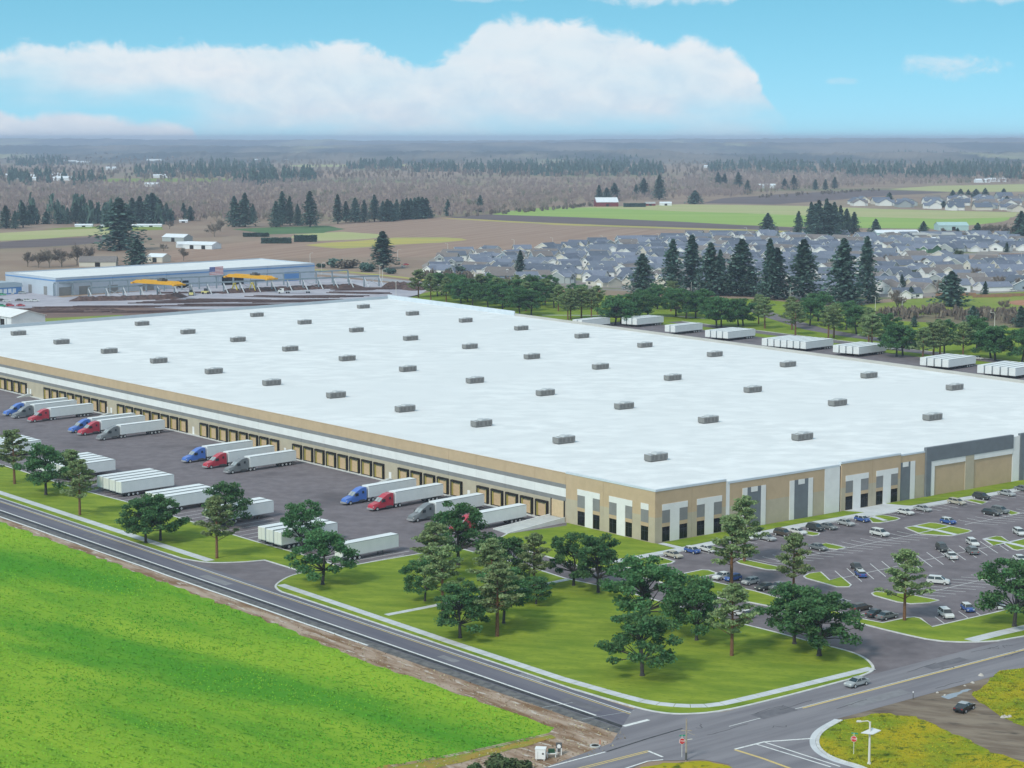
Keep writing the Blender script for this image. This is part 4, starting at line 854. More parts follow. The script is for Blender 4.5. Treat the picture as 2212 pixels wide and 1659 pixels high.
cab = [(X + .55, .75), (X + 7.0, .55), (X + 7.25, .75), (X + 7.2, 1.25), (X + 6.9, 1.62), (X + 5.0, 2.05), (X + 3.9, 2.95), (X + 2.3, 3.75), (X + .9, 3.95), (X + .55, 3.85)]
mb = MB(); mb.side(cab, -1.22, 1.22, [.05, .05, .22, .30, .34, .18, .16, .22, .22, .14]); part(mb, 'cab', PAINT['red'], tk)
mb = MB()
for s_ in (-1, 1): mb.add([(X + 4.98, s_ * .98, 2.10), (X + 3.92, s_ * .98, 2.95), (X + 3.92, s_ * .06, 3.02), (X + 5.04, s_ * .06, 2.14)], [(0, 1, 2, 3) if s_ > 0 else (3, 2, 1, 0)])
for v in range(len(mb.v)): mb.v[v] = (mb.v[v][0] + .05, mb.v[v][1], mb.v[v][2] + .05)
part(mb, 'windshield', mat('pale_windshield', (.32, .35, .36), rough=.15, spec=.6), tk)
for s_ in (-1, 1):
    mb = MB(); mb.box((X + 3.75, s_ * 1.12, 2.35), (1.1, .10, .7)); part(mb, 'side_window', C_CGLASS, tk)
    mb = MB(); mb.box((X + 1.7, s_ * 1.17, 2.75), (.55, .08, .62)); part(mb, 'sleeper_window', C_CGLASS, tk)
mb = MB(); mb.bb(X - .9, X + 6.6, -.5, .5, .62, .95); mb.bb(X + 1.2, X + 3.0, -1.2, -.7, .45, .95); mb.bb(X + 1.2, X + 3.0, .7, 1.2, .45, .95); part(mb, 'frame', C_CHASSIS, tk)
mb = MB(); mb.bb(X + 7.05, X + 7.42, -1.1, 1.1, .45, .85); part(mb, 'bumper', mat('chrome_bumper', (.6, .61, .62), rough=.25, metal=.6), tk)
for s_ in (-1, 1):
    mb = MB(); mb.box((X + 7.0, s_ * .85, 1.12), (.3, .34, .24)); part(mb, 'headlight', C_LAMP, tk)
    mb = MB(); mb.tube((X + .35, s_ * 1.05, 1.0), (X + .35, s_ * 1.05, 3.9), .09); part(mb, 'exhaust_stack', MATS['chrome_bumper'], tk)
    mb = MB(); mb.box((X + 4.6, s_ * 1.42, 2.3), (.12, .25, .6)); part(mb, 'mirror', C_CHASSIS, tk)
    wheel(tk, X + 5.9, s_ * 1.05, WT, .52)
    for k in range(2): wheel(tk, X - .2 - k * 1.35, s_ * 1.05, WT, .52)
TKC = {'blue': paint('truck_blue', (.07, .17, .52)), 'red': paint('truck_red', (.46, .035, .06)), 'grey': paint('truck_grey', (.17, .185, .195))}
WT3 = lambda x, y: W(1200, 1700, x, y); WT2 = lambda x, y: W(640, 1500, x, y); WT1 = lambda x, y: W(0, 1400, x, y)
GN = {0: 'at the docks by the concrete ramp', 1: 'in the middle trio of trucks at the docks', 2: 'in the second trio from left at the docks', 3: 'in the leftmost trio at the docks'}
for gi, c_, p in ((0, 'blue', WT3(1250, 526)), (0, 'red', WT3(1600, 600)), (0, 'grey', WT3(2130, 735)), (1, 'blue', WT2(1068, 704)), (1, 'red', WT2(1348, 775)), (1, 'grey', WT2(1630, 838)),
                  (2, 'blue', WT1(1760, 681)), (2, 'red', WT1(1885, 711)), (2, 'grey', WT1(2140, 772)), (3, 'blue', WT1(885, 472)), (3, 'grey', WT1(1000, 502)), (3, 'red', WT1(1215, 550))):
    q = at(p) - ud(-45) * 1.3; q.z = .02
    inst(tk, q, math.radians(225), 1.0, '%s semi truck with white trailer %s' % (c_, GN[gi]), 'semi truck', 'semi trucks backed up to the docks', {'cab': TKC[c_]})
q = at(Z(5, 1200, 958)) - ud(-45) * 1.3; q.z = .02
inst(tk, q, math.radians(225), 1.0, 'red semi truck nearest the ramp, its cab behind an oak crown', 'semi truck', 'semi trucks backed up to the docks', {'cab': TKC['red']})
for gi, (p, n, nm) in enumerate(((Z(4, 1130, 1100), 4, 'four left of the oak pair'), (Z(4, 750, 998), 5, 'five behind the left oak'), (Z(4, 270, 866), 4, 'four at the left picture edge'), (Z(4, 1420, 1196), 3, 'three behind the oak pair'),
                       (Z(4, 1775, 1276), 2, 'pair right of the oak pair'), (W5(2165, 915), 3, 'three with rear doors showing'), (WT3(1020, 1278), 1, ''))):
    for k in range(n):
        q = at(p) + ud(-45) * -1.3 - ud(45) * TLEN + ud(128.7) * (3.45 * k); q.z = .02
        inst(tp, q, math.radians(45), 1.0, ('white box trailer, %s from near side, %s' % (ORD[k], nm)) if n > 1 else 'lone white box trailer by the lawn edge of the truck court', 'trailer', 'trailers parked in the truck court')
W5b = lambda x, y: W(2560, 820, x, y); W4b = lambda x, y: W(1920, 820, x, y)
for gi, (p, n, nm) in enumerate(((W4b(1270, 1395), 2, 'pair left of the back oak'), (W4b(1965, 1375), 3, 'three right of the back oak'), (Z(3, 128, 1322), 2, 'pair beyond the far parapet'), (Z(3, 470, 1362), 4, 'block of four beyond the far parapet'),
                         (Z(3, 975, 1428), 7, 'block of seven beyond the far parapet'), (Z(3, 1318, 1462), 4, 'block of four under the back oaks'), (Z(3, 1898, 1545), 4, 'four by the empty back bays'), (Z(3, 2330, 1600), 5, 'five at the far right edge'))):
    for k in range(n):
        q = at(p) + ud(-45) * -1.3 + ud(128) * (3.3 * k) + ud(218) * (.6 * k); q.z = .06
        inst(tp, q, math.radians(225), (1.24, 1.08, 1.05), 'white box trailer, %s from near side, %s' % (ORD[k], nm), 'trailer', 'trailers parked behind the warehouse')
# ------------------------------------------------------------------ trees
M_OAK = mat('oak_leaves', (.072, .178, .070), (.128, .245, .096), .5, .8, island=.34, objvar=.14, spec=.2, transl=.42)
M_PINE = mat('pine_needles', (.235, .315, .140), (.305, .375, .175), .5, .8, island=.30, objvar=.14, spec=.2, transl=.42)
M_FIR = mat('fir_needles', (.075, .140, .116), (.112, .178, .138), .4, .85, island=.35, objvar=.22, spec=.15, transl=.2)
M_BARK = mat('dark_bark', (.045, .042, .042), (.07, .065, .06), 3.0, .95, bump=.5)
M_PBARK = mat('red_pine_bark', (.145, .070, .038), (.20, .11, .06), 3.0, .95, bump=.5)
M_TWIG = mat('bare_twigs', (.175, .145, .120), (.22, .185, .145), .3, .95, island=.25, objvar=.15)
M_WOOD = mat('winter_wood', (.285, .220, .205), (.345, .268, .245), .02, .95, coord='World', island=.14, third=((.185, .190, .125), .008, .52, .66))
M_BUSH = mat('shrub_leaves', (.05, .085, .03), (.09, .11, .045), .5, .85, island=.35, objvar=.2)
def blob(c, r, n, shell=.55):
    d = npr.normal(size=(n, 3)); d /= np.linalg.norm(d, axis=1)[:, None]
    rad = (shell + (1 - shell) * npr.random(n)) ** 1.0
    return np.asarray(c) + d * rad[:, None] * np.asarray(r)
def limbs(mb, base, tips, r, rg):
    for t in tips:
        a = Vector(base); b = Vector(t); m = a.lerp(b, .5) + Vector((rg.uniform(-.3, .3), rg.uniform(-.3, .3), rg.uniform(-.2, .4)))
        mb.tube(a, m, r, r * .65, 5, False); mb.tube(m, b, r * .65, r * .2, 5, False)
def oak_proto(seed):
    rg = random.Random(seed); p = proto('oak_tree'); hgt = 12.0; tr = MB(); h0 = 3.0
    lean = Vector((rg.uniform(-.4, .4), rg.uniform(-.4, .4), 0))
    tr.tube((0, 0, -.1), (0, 0, .5), .55, .36, 8, False); tr.tube((0, 0, .5), lean + Vector((0, 0, h0)), .36, .30, 8, False); tr.tube(lean + Vector((0, 0, h0)), lean * 1.6 + Vector((0, 0, 7.5)), .30, .12, 7, False)
    C = []; 
    for k in range(34):
        th = k * 2.4 + rg.uniform(-.4, .4); v = (k + .5) / 34; z = 3.6 + 8.0 * v
        R = 6.6 * math.sqrt(max(.05, 1 - ((v - .30) / .74) ** 2)) * rg.uniform(.45, 1.05)
        C.append((math.cos(th) * R, math.sin(th) * R, z + rg.uniform(-.8, .6)))
    C += [(0, 0, 10.6), (1.2, .5, 9.0), (-1, -1, 8.2)]
    P = []
    for c in C:
        sx = rg.uniform(1.25, 2.25); P.append(blob(c, (sx, sx * rg.uniform(.8, 1.1), sx * .50), int(105 * sx), .35))
    P = np.vstack(P)
    limbs(tr, lean + Vector((0, 0, h0)), C[:16], .15, rg); limbs(tr, lean * 1.4 + Vector((0, 0, 6)), C[16:], .10, rg)
    part(tr, 'trunk', M_BARK, p)
    V_ = quads(P, npr.uniform(.24, .52, len(P)), .5); part(np_mesh('crown', V_, len(P), M_OAK), 'crown', None, p); return p
def pine_proto(seed):
    rg = random.Random(seed); p = proto('pine_tree'); tr = MB(); Ht = 13.0
    b = Vector((rg.uniform(-.3, .3), rg.uniform(-.3, .3), 0))
    tr.tube((0, 0, -.1), b * .5 + Vector((0, 0, 5)), .36, .26, 8, False); tr.tube(b * .5 + Vector((0, 0, 5)), b + Vector((0, 0, Ht - .8)), .26, .06, 7, False)
    P = []; n = 26
    for k in range(n):
        v = (k + .5) / n; z = 4.6 + (Ht - 4.6) * v; th = k * 2.4 + rg.uniform(-.5, .5)
        R = (4.3 * (1 - v) ** .55 + .5) * rg.uniform(.55, 1.05)
        st = Vector((0, 0, z - R * .22)) + b * (z / Ht); tip = Vector((math.cos(th) * R, math.sin(th) * R, z + R * .10)) + b * (z / Ht)
        tr.tube(st, tip, .085, .03, 5, False)
        for q in range(3):
            c = st.lerp(tip, (.55, .8, 1.02)[q]) + Vector((rg.uniform(-.5, .5), rg.uniform(-.5, .5), rg.uniform(.1, .45))); s_ = rg.uniform(.75, 1.35)
            P.append(blob(c, (s_, s_, s_ * .36), int(64 * s_), .3))
    P.append(blob(b + Vector((0, 0, Ht - .4)), (.9, .9, .8), 90, .2)); P = np.vstack(P)
    part(tr, 'trunk', M_PBARK, p); part(np_mesh('crown', quads(P, npr.uniform(.22, .5, len(P)), .5), len(P), M_PINE), 'crown', None, p); return p
def fir_proto(seed, R0=5.2, Ht=28.0, nb=150, lq=11, sz=.75, bare=.08):
    rg = random.Random(seed); p = proto('fir_tree'); tr = MB(); tr.tube((0, 0, -.2), (0, 0, Ht * .95), .5, .08, 6, False)
    P = []; S = []
    for k in range(nb):
        v = bare + (1 - bare) * ((k + .5) / nb) ** .9; z = Ht * v; th = k * 2.399 + rg.uniform(-.3, .3)
        R = (R0 * (1 - v) ** .78 * min(1, .55 + v * 2.2) + .25) * rg.choice((.45, .7, .85, 1.0, 1.0, 1.15, 1.3))
        t = np.linspace(.18, 1, lq); w = R * .16
        P.append(np.stack([math.cos(th) * R * t + npr.normal(0, w, lq) * .6, math.sin(th) * R * t + npr.normal(0, w, lq) * .6, z - R * .30 * t ** 1.6 + npr.normal(0, .18, lq)], 1)); S.append(npr.uniform(sz * .6, sz * 1.3, lq))
        if k % 3 == 0: tr.tube((0, 0, z), (math.cos(th) * R * .8, math.sin(th) * R * .8, z - R * .2), .08, .03, 4, False)
    P = np.vstack(P); S = np.concatenate(S)
    part(tr, 'trunk', M_BARK, p); part(np_mesh('crown', quads(P, S, .9), len(P), M_FIR), 'crown', None, p); return p
def bare_proto(seed):
    rg = random.Random(seed); p = proto('bare_tree'); tr = MB(); P = []
    def grow(a, d, L, r, dep):
        e = a + d * L; tr.tube(a, e, r, r * .62, 5 if dep < 2 else 4, False)
        if dep >= 3:
            for t in (.3, .6, .9): P.append(blob(a.lerp(e, t), (1.0, 1.0, .9), 6, .1))
            return
        for _ in range(5 if dep == 0 else 4):
            n = (d * .9 + Vector((rg.uniform(-.8, .8), rg.uniform(-.8, .8), rg.uniform(-.25, .55)))).normalized(); grow(a.lerp(e, rg.uniform(.45, 1.0)), n, L * rg.uniform(.75, 1.0), r * .5, dep + 1)
    grow(Vector((0, 0, -.1)), Vector((0, 0, 1)), 2.6, .30, 0); P = np.vstack(P)
    part(tr, 'trunk', M_TWIG, p); part(np_mesh('crown', quads(P, npr.uniform(.10, .2, len(P)), 0, 5.0), len(P), M_TWIG), 'crown', None, p); return p
def bush_proto(seed, m, name='shrub'):
    rg = random.Random(seed); p = proto(name); P = np.vstack([blob((rg.uniform(-1, 1), rg.uniform(-1, 1), rg.uniform(.6, 1.5)), (1.1, 1.1, .9), 130, .4) for _ in range(7)])
    tr = MB(); tr.tube((0, 0, -.1), (0, 0, 1.2), .12, .06); part(tr, 'stem', M_BARK, p)
    part(np_mesh('foliage', quads(P, npr.uniform(.25, .5, len(P)), .4), len(P), m), 'foliage', None, p); return p
OAKS = [oak_proto(k) for k in (3, 8, 14, 21, 33, 41)]; PINES = [pine_proto(k) for k in (5, 9, 16, 27, 38)]
FIRS = [fir_proto(1, 6.6, 28, 190, 15, .95), fir_proto(2, 7.6, 28, 190, 16, 1.0, .05), fir_proto(4, 5.6, 28, 180, 14, .9, .1)]; DENSE = [fir_proto(6, 6.5, 22, 140, 12, 1.2, .03), fir_proto(7, 7.5, 18, 130, 12, 1.2, .02)]
BARES = [bare_proto(k) for k in (2, 6)]; BUSH = [bush_proto(1, M_BUSH), bush_proto(4, M_FIR), bush_proto(5, M_TWIG)]
def tree(pr, p, h, nat, label, cat, group=None, wide=1.0, z=.1):
    q = at(p); q.z = z; s_ = h / nat
    return inst(pr, q, rng.uniform(0, 6.28), (s_ * wide, s_ * wide, s_), label, cat, group)
near = [('p', (31.7, 1046.4), 14.2, 1, 'pine at the left picture edge beside the truck court'), ('o', W(0, 1400, 595, 1580), 13.2, .95, 'oak between the two pines on the left lawn strip'),
        ('p', W(0, 1560, 1035, 1290), 13.3, 1.0, 'broad pine on the left lawn strip, nearer the sidewalk'), ('p', W(0, 1560, 935, 1030), 11.5, .9, 'pine half hidden behind the broad pine on the left lawn strip'),
        ('o', W(0, 1560, 1890, 1650), 10.6, 1.05, 'oak by the sidewalk, front one of the left-hand oak pair'), ('o', W(0, 1560, 2080, 1620), 10.8, .95, 'oak just behind the front one of the left-hand oak pair'),
        ('p', W(640, 1760, 600, 1160), 13.4, .95, 'pine standing by the end of the left sidewalk'), ('o', W(640, 1760, 730, 760), 10.9, .9, 'oak at the court kerb behind the sidewalk-end pine'),
        ('o', W(640, 1760, 1970, 1500), 11.6, 1.05, 'oak beside the driveway apron, in front of a trailer'), ('o', (652, 1190), 11.2, .85, 'oak at the court kerb above the driveway apron'),
        ('o', Z(7, 770, 820), 10.2, 1.0, 'foremost oak of the middle tree clump near the sidewalk'), ('p', Z(7, 1010, 810), 13.4, 1.05, 'foremost pine of the middle tree clump, full trunk showing'),
        ('o', Z(7, 1052, 725), 10.5, .95, 'oak just behind the foremost pine of the middle clump'), ('p', (957, 1322), 12.6, 1.1, 'pale pine in the heart of the middle tree clump'),
        ('p', Z(7, 1250, 520), 11.6, 1.0, 'pine at the right end of the middle clump by the cross path'), ('o', Z(7, 1262, 600), 5.6, 1.2, 'low oak sapling right of the middle clump'),
        ('o', (990, 1222), 13.4, .95, 'oak at the back of the middle clump hiding a red cab'), ('p', (940, 1262), 12.4, 1.15, 'broad pine on the left side of the middle clump'), ('o', (918, 1300), 8.6, .9, 'small oak at the left foot of the middle clump'), ('p', (1062, 1296), 11.8, 1.1, 'pine at the back right of the middle clump'), ('o', (1100, 1262), 10.0, .9, 'oak behind the middle clump beside the drive'),
        ('o', Z(7, 1505, 480), 11.2, .85, 'left oak of the pair by the drive kerb'), ('o', Z(7, 1665, 525), 11.6, .9, 'right oak of the pair by the drive kerb'),
        ('o', Z(7, 1950, 1065), 11.4, 1.02, 'front oak of the right clump, standing free on the big lawn'), ('o', (1392, 1362), 13.8, 1.05, 'tall oak behind the front oak of the right clump'),
        ('o', Z(8, 90, 835), 11.6, .85, 'oak at the right side of the right clump near a pine'), ('p', Z(8, 318, 935), 12.6, 1.05, 'pine standing free on the big lawn near the drive'),
        ('p', Z(8, 315, 485), 14.4, 1.05, 'tall pine on the strip lawn in front of the window bays'), ('p', W1(800, 1130), 13.8, .9, 'farther tall pine on a long parking island'),
        ('p', (1714, 1292), 12.6, .95, 'pine rising behind the wide oaks by the drive'), ('o', Z(8, 885, 935), 11.6, 1.12, 'wide oak on the lawn at the drive mouth'), ('o', (1716, 1392), 11.2, 1.0, 'oak just left of the wide oak at the drive mouth'),
        ('p', Z(8, 1437, 705), 13.4, .95, 'lone pine at the corner of the car park lawn'), ('o', Z(8, 2150, 745), 13.2, 1.0, 'oak at the right picture edge beside the car park')]
for k, (ty, p, h, w, lb) in enumerate(near):
    if ty == 'o': tree(OAKS[k % 6], p, h, 12.0, lb, 'oak tree', 'trees on the front lawns', w)
    else: tree(PINES[k % 5], p, h, 13.0, lb, 'pine tree', 'trees on the front lawns', w)
W3b = lambda x, y: W(1280, 860, x, y); W6b = lambda x, y: W(3200, 820, x, y)
bt = [('p', W3b(1000, 885)), ('p', W3b(1160, 935)), ('p', W3b(1360, 945)), ('o', W3b(1300, 850)), ('o', W3b(1500, 900)), ('o', W3b(1550, 960)), ('o', W3b(1700, 985)), ('p', W3b(1800, 920)), ('o', W3b(1900, 1020)), ('p', W3b(2000, 960)), ('o', W3b(2090, 1062)), ('p', W3b(2150, 1010)),
      ('o', W4b(100, 1250)), ('p', W4b(180, 1200)), ('o', W4b(250, 1250)), ('p', W4b(60, 1110)), ('o', W4b(330, 1130)), ('p', W4b(430, 1122)), ('o', W4b(545, 1155)), ('p', W4b(600, 1200)), ('p', W4b(725, 1312)), ('p', W4b(760, 1305)), ('p', W4b(900, 1292)), ('p', W4b(1030, 1302)), ('p', W4b(1110, 1240)),
      ('o', W4b(1340, 1382)), ('o', W4b(1410, 1362)), ('o', W4b(1520, 1330)), ('o', W4b(1655, 1312)), ('o', W4b(1760, 1270)), ('p', W4b(2060, 1200)), ('o', W4b(2125, 1268)),
      ('o', W5b(45, 1295)), ('o', W5b(170, 1292)), ('o', W5b(440, 1422)), ('o', W5b(500, 1400)), ('o', W5b(720, 1395)), ('o', W5b(785, 1395)), ('p', W5b(985, 1362)), ('p', W5b(1065, 1425)), ('p', W5b(1415, 1442)), ('p', W5b(1462, 1512)), ('o', W5b(1650, 1390)), ('o', W5b(1760, 1330)), ('p', W5b(1888, 1562)), ('p', W5b(1960, 1545)), ('o', W5b(2120, 1440)),
      ('o', W6b(40, 1495)), ('p', W6b(200, 1600)), ('p', W6b(240, 1700)), ('o', W6b(420, 1650)), ('o', W6b(560, 1790)), ('o', W6b(640, 1780)), ('p', W6b(900, 1850)), ('p', W6b(1040, 1830)), ('p', W6b(1120, 1830)), ('o', W6b(1180, 1760)), ('p', W6b(1420, 1815)), ('o', W6b(1780, 1815)), ('o', W6b(1840, 1840)), ('o', W6b(2190, 1870)), ('o', W6b(1600, 1720))]
bt += [('o', q) for q in ((945, 640), (985, 642), (1010, 652), (1040, 648), (1065, 656), (1090, 664), (1120, 660), (1135, 672), (1060, 640), (1150, 652), (1185, 650), (1250, 668), (1420, 668), (1520, 678))]
bt.sort(key=lambda a: a[1][0])
ki = {'o': 0, 'p': 0}
for k, (ty, p) in enumerate(bt):
    i = ki[ty]; ki[ty] += 1; where = 'counted from the left along the back of the warehouse'
    tens = ORD[i]
    if ty == 'o': tree(OAKS[k % 6], p, rng.uniform(12.5, 15.0), 12, '%s dark oak %s' % (tens, where), 'oak tree', 'trees behind the warehouse', rng.uniform(.9, 1.15))
    else: tree(PINES[k % 5], p, rng.uniform(13.5, 16), 13, '%s pine %s' % (tens, where), 'pine tree', 'trees behind the warehouse', rng.uniform(.95, 1.2))
# firs: (print, x, base, top)
def firs(n, L, label, group, dense=False, wide=1.0, extra=None):
    for i, t in enumerate(sorted(L)):
        x, yb, yt = t[:3]; p = Z(n, x, yb); h = (yb - yt) / 3.0 / ppm(p) * 1.04
        arr = DENSE if (dense or h < 14) else FIRS
        tree(arr[(i * 2 + n) % len(arr)], p, h, {0: 22, 1: 18}[(i * 2 + n) % 2] if arr is DENSE else 28.0, label % ORD[min(i, 29)], 'fir tree', group, wide * 1.42 * rng.uniform(.8, 1.2), z=.05)
firs(1, [(40, 650, 510), (100, 655, 540), (150, 645, 490), (200, 625, 505), (300, 622, 545), (390, 622, 555), (440, 622, 520), (490, 622, 490), (530, 632, 525), (590, 612, 510), (640, 612, 520), (680, 612, 490), (720, 600, 530), (860, 622, 460), (910, 624, 450), (960, 624, 440), (990, 622, 430), (1040, 622, 470), (1080, 606, 490), (1120, 596, 540), (1190, 594, 490), (1235, 602, 510)], 'blue-green fir, %s from left in the row at the left wood edge', 'firs along the left wood edge', wide=1.15)
firs(1, [(1520, 642, 450), (1590, 642, 430), (1640, 624, 500), (1790, 642, 480), (1830, 632, 420), (1880, 632, 450), (1930, 634, 500), (2010, 642, 420), (2190, 622, 440)], 'tall fir, %s from left in the loose row above the small white barns', 'firs above the white barns')
firs(1, [(780, 790, 470)], 'large lone fir behind the steel plant, the %s tall one', None, wide=1.35)
firs(1, [(890, 892, 728)], 'rounded dark conifer leaning over the plant roof, %s there', None, True)
firs(2, [(30, 612, 480), (90, 612, 460), (150, 612, 470), (215, 607, 440), (270, 602, 480)], 'fir, %s from left at the ragged end of the dark plantation', 'firs of the dark plantation')
firs(2, [(320, 602, 480), (360, 597, 470), (400, 594, 470), (450, 592, 465), (500, 588, 455), (550, 584, 460), (300, 606, 470), (425, 592, 462), (475, 590, 460), (525, 586, 456)], 'conifer, %s from left in the dense dark plantation', 'firs of the dark plantation', True, 1.0)
firs(2, [(690, 572, 470), (900, 545, 440)], '%s round conifer right of the dark plantation', 'conifers by the meadow edge', True)
firs(2, [(1670, 502, 375), (1720, 486, 390), (1770, 474, 360), (1910, 455, 370), (1960, 446, 330), (2060, 465, 310)], 'fir, %s from left around the red barn', 'firs around the red barn', wide=1.2)
firs(2, [(270, 912, 680)], 'big open-branched fir by the street lamps, the %s on that road', None, wide=1.9)
firs(2, [(1160, 965, 800), (1950, 1080, 825)], 'fir standing before the estate roofs, %s from left', 'firs before the estate', wide=1.25)
firs(3, [(-65, 1082, 735), (55, 1065, 710), (180, 1085, 758), (240, 1062, 800), (310, 1088, 880), (380, 1085, 735), (440, 1092, 900), (560, 1112, 735), (610, 1108, 790), (780, 1114, 738), (1040, 1142, 735), (1070, 1148, 1000), (1190, 1096, 720), (1230, 1134, 1020), (860, 1142, 1060), (1480, 1102, 1030)], 'tall fir, %s from left in the row before the estate', 'row of firs before the estate', wide=1.08)
firs(3, [(1740, 1155, 940)], 'broad dark conifer beside the park meadow, the %s there', None, True, 1.1)
firs(3, [(550, 692, 560)], 'single rounded fir on the near meadow edge, %s there', None, True)
firs(3, [(750, 690, 545), (830, 704, 490), (880, 722, 480), (930, 716, 470), (980, 704, 490), (1020, 694, 510), (1060, 686, 530), (1110, 684, 550), (860, 716, 500), (950, 720, 500)], 'fir, %s from left in the tight grove on the meadow', 'grove of firs on the meadow', wide=1.1)
firs(3, [(1250, 694, 595), (1560, 692, 610), (1780, 704, 650), (1910, 704, 620), (2190, 725, 550), (2240, 730, 570)], 'conifer, %s from left along the sheds right of the grove', 'conifers by the sheds', True)
firs(3, [(80, 492, 410), (1340, 474, 420), (1750, 452, 405), (1800, 456, 398), (1850, 452, 402), (1900, 450, 398), (1960, 448, 392), (2080, 446, 395), (2100, 495, 445), (1690, 515, 475)], 'dark conifer, %s from left about the far estate', 'conifers about the far estate', True, 1.3)
firs(3, [(1880, 1302, 1160), (2190, 1292, 1160), (1500, 1290, 1220)], 'young fir, %s from left in the scrub behind the back drive', 'young firs in the scrub', True, .8)
for k, t in enumerate([(230, 382, 290), (270, 390, 300), (360, 392, 290), (420, 432, 340), (660, 400, 330), (720, 404, 310), (860, 402, 335), (925, 402, 335), (985, 394, 320), (1340, 300, 250)]):
    firs(3, [t], 'far fir, %s from left rising from the right-hand bare wood'.replace('%s', ORD[k]).replace('%', '') + '%.0s', 'far firs in the bare wood', wide=1.3)
bl = [(1, 1390, 705, 600), (1, 1430, 670, 580), (1, 1100, 655, 590), (1, 1190, 860, 765), (1, 1060, 800, 740), (1, 180, 900, 790), (1, 250, 905, 780), (1, 320, 905, 770), (1, 400, 900, 760), (1, 500, 890, 740), (1, 560, 880, 745), (3, 1390, 1195, 1030), (3, 2080, 1190, 1095), (3, 1040, 712, 670), (2, 1040, 540, 480), (3, 2000, 705, 610), (3, 2060, 705, 600), (3, 1950, 705, 620), (3, 2120, 705, 620), (3, 1690, 690, 640), (2, 760, 870, 825), (3, 1640, 1230, 1140), (3, 1560, 1225, 1160)]
for k, (n, x, yb, yt) in enumerate(bl):
    p = Z(n, x, yb); tree(BARES[k % 2], p, (yb - yt) / 3 / ppm(p), 8.6, 'leafless spreading tree %s' % ('by the white barns, %s from left' % ORD[k] if n == 1 and x > 1000 else 'in the bare grove behind the plant, %s from left' % ORD[max(0, k - 5)] if n == 1 else 'near the estate and sheds, number %s along' % ORD[k - 11]), 'bare tree', 'leafless trees', .95)
bs = [(2, 770, 962, 890, 1), (2, 740, 950, 895, 1), (2, 800, 955, 900, 1), (2, 160, 930, 870, 1), (2, 60, 905, 850, 2), (2, 20, 910, 860, 2), (2, 310, 945, 905, 1), (7, 1000, 1660, 1575, 0), (7, 1080, 1668, 1610, 0), (7, 1140, 1680, 1600, 0), (7, 1040, 1690, 1600, 0), (7, 860, 1680, 1630, 0), (1, 2190, 905, 840, 1), (1, 2080, 905, 875, 1)]
for k, (n, x, yb, yt, ty) in enumerate(bs):
    p = Z(n, x, yb); tree(BUSH[ty], p, (yb - yt) / 3 / ppm(p), 2.3, 'rounded %s shrub, %s' % (('leafy green', 'dark evergreen', 'twiggy brown')[ty], 'at the bottom picture edge by the white cabinet, %s from left' % ORD[k - 7] if n == 7 else 'along the far road, %s of them' % ORD[k]), 'shrub', 'shrubs by the roads', 1.3)
gt = [(1830, 700), (1700, 1020), (1560, 880), (1900, 950), (2050, 1010), (1980, 870), (2140, 930), (2100, 780), (1650, 1040), (1420, 1010), (1330, 860), (1960, 1060), (1790, 800), (2180, 1020), (1500, 930), (2040, 760)]
for k, (x, y) in enumerate(sorted(gt)):
    p = Z(3, x, y + 25); tree((BARES[0], DENSE[0], BUSH[0], BARES[1])[k % 4], p, (9, 8, 4, 8)[k % 4], (8.6, 22, 2.3, 8.6)[k % 4], 'small garden tree among the estate houses, %s from left' % ORD[k], 'garden tree', 'garden trees of the estate', (.9, 1.3, 1.2, .9)[k % 4], .04)
# ------------------------------------------------------------------ woods that read as one mass
def inpoly(x, y, poly):
    c = False; j = len(poly) - 1
    for i in range(len(poly)):
        if (poly[i][1] > y) != (poly[j][1] > y) and x < (poly[j][0] - poly[i][0]) * (y - poly[i][1]) / (poly[j][1] - poly[i][1]) + poly[i][0]: c = not c
        j = i
    return c
def sample(poly, n):
    xs = [p[0] for p in poly]; ys = [p[1] for p in poly]; out = []
    while len(out) < n:
        x, y = rng.uniform(min(xs), max(xs)), rng.uniform(min(ys), max(ys))
        if inpoly(x, y, poly): out.append((x, y))
    return out
def mass(name, polys, hts, nq, qs, m, label, cone=False, width=.55, upright=True):
    Vs = []; N = 0
    for poly, n in polys:
        for (x, y) in sample(poly, n):
            b = at((x, y)); h = rng.uniform(*hts); 
            fat = rng.uniform(.18, .36)
            if cone:
                v = npr.random(nq) ** 1.3; r = (1 - v) * h * fat + .4
                th = npr.random(nq) * 6.283; P_ = np.stack([b.x + np.cos(th) * r, b.y + np.sin(th) * r, v * h], 1)
            else:
                P_ = blob((b.x, b.y, h * .55), (h * width * .5, h * width * .5, h * .45), nq, .2)
            Vs.append(quads(P_, npr.uniform(qs[0], qs[1], nq), .6, 3.6 if upright else 1.0, upright)); N += nq
    ob(name, np_mesh(name, np.vstack(Vs), N, m), None, kind='stuff', label=label, cat='woodland')
mass('bare_woodland', [([(-60, 470), (-60, 400), (300, 396), (620, 392), (900, 388), (1100, 392), (1480, 388), (1700, 400), (1500, 428), (1290, 440), (1080, 462), (1000, 470), (700, 478), (300, 480)], 5200), ([(1480, 388), (1560, 372), (1900, 378), (2260, 396), (1900, 402), (1700, 414), (1580, 428), (1480, 430)], 1300)], (9, 14), 52, (.38, .8), M_WOOD, 'broad leafless brownish wood stretching across the middle distance')
M_FARW = mat('far_bare_wood', (.20, .16, .135), (.26, .205, .16), .004, .95, coord='World', island=.3)
mass('far_woodland', [([(-60, 396), (-60, 350), (600, 340), (1100, 345), (1500, 350), (2260, 352), (2260, 392), (1900, 374), (1480, 384), (1100, 386), (600, 388)], 2300)], (9, 15), 20, (1.2, 2.2), M_FARW, 'hazy patchwork of far bare trees below the horizon')
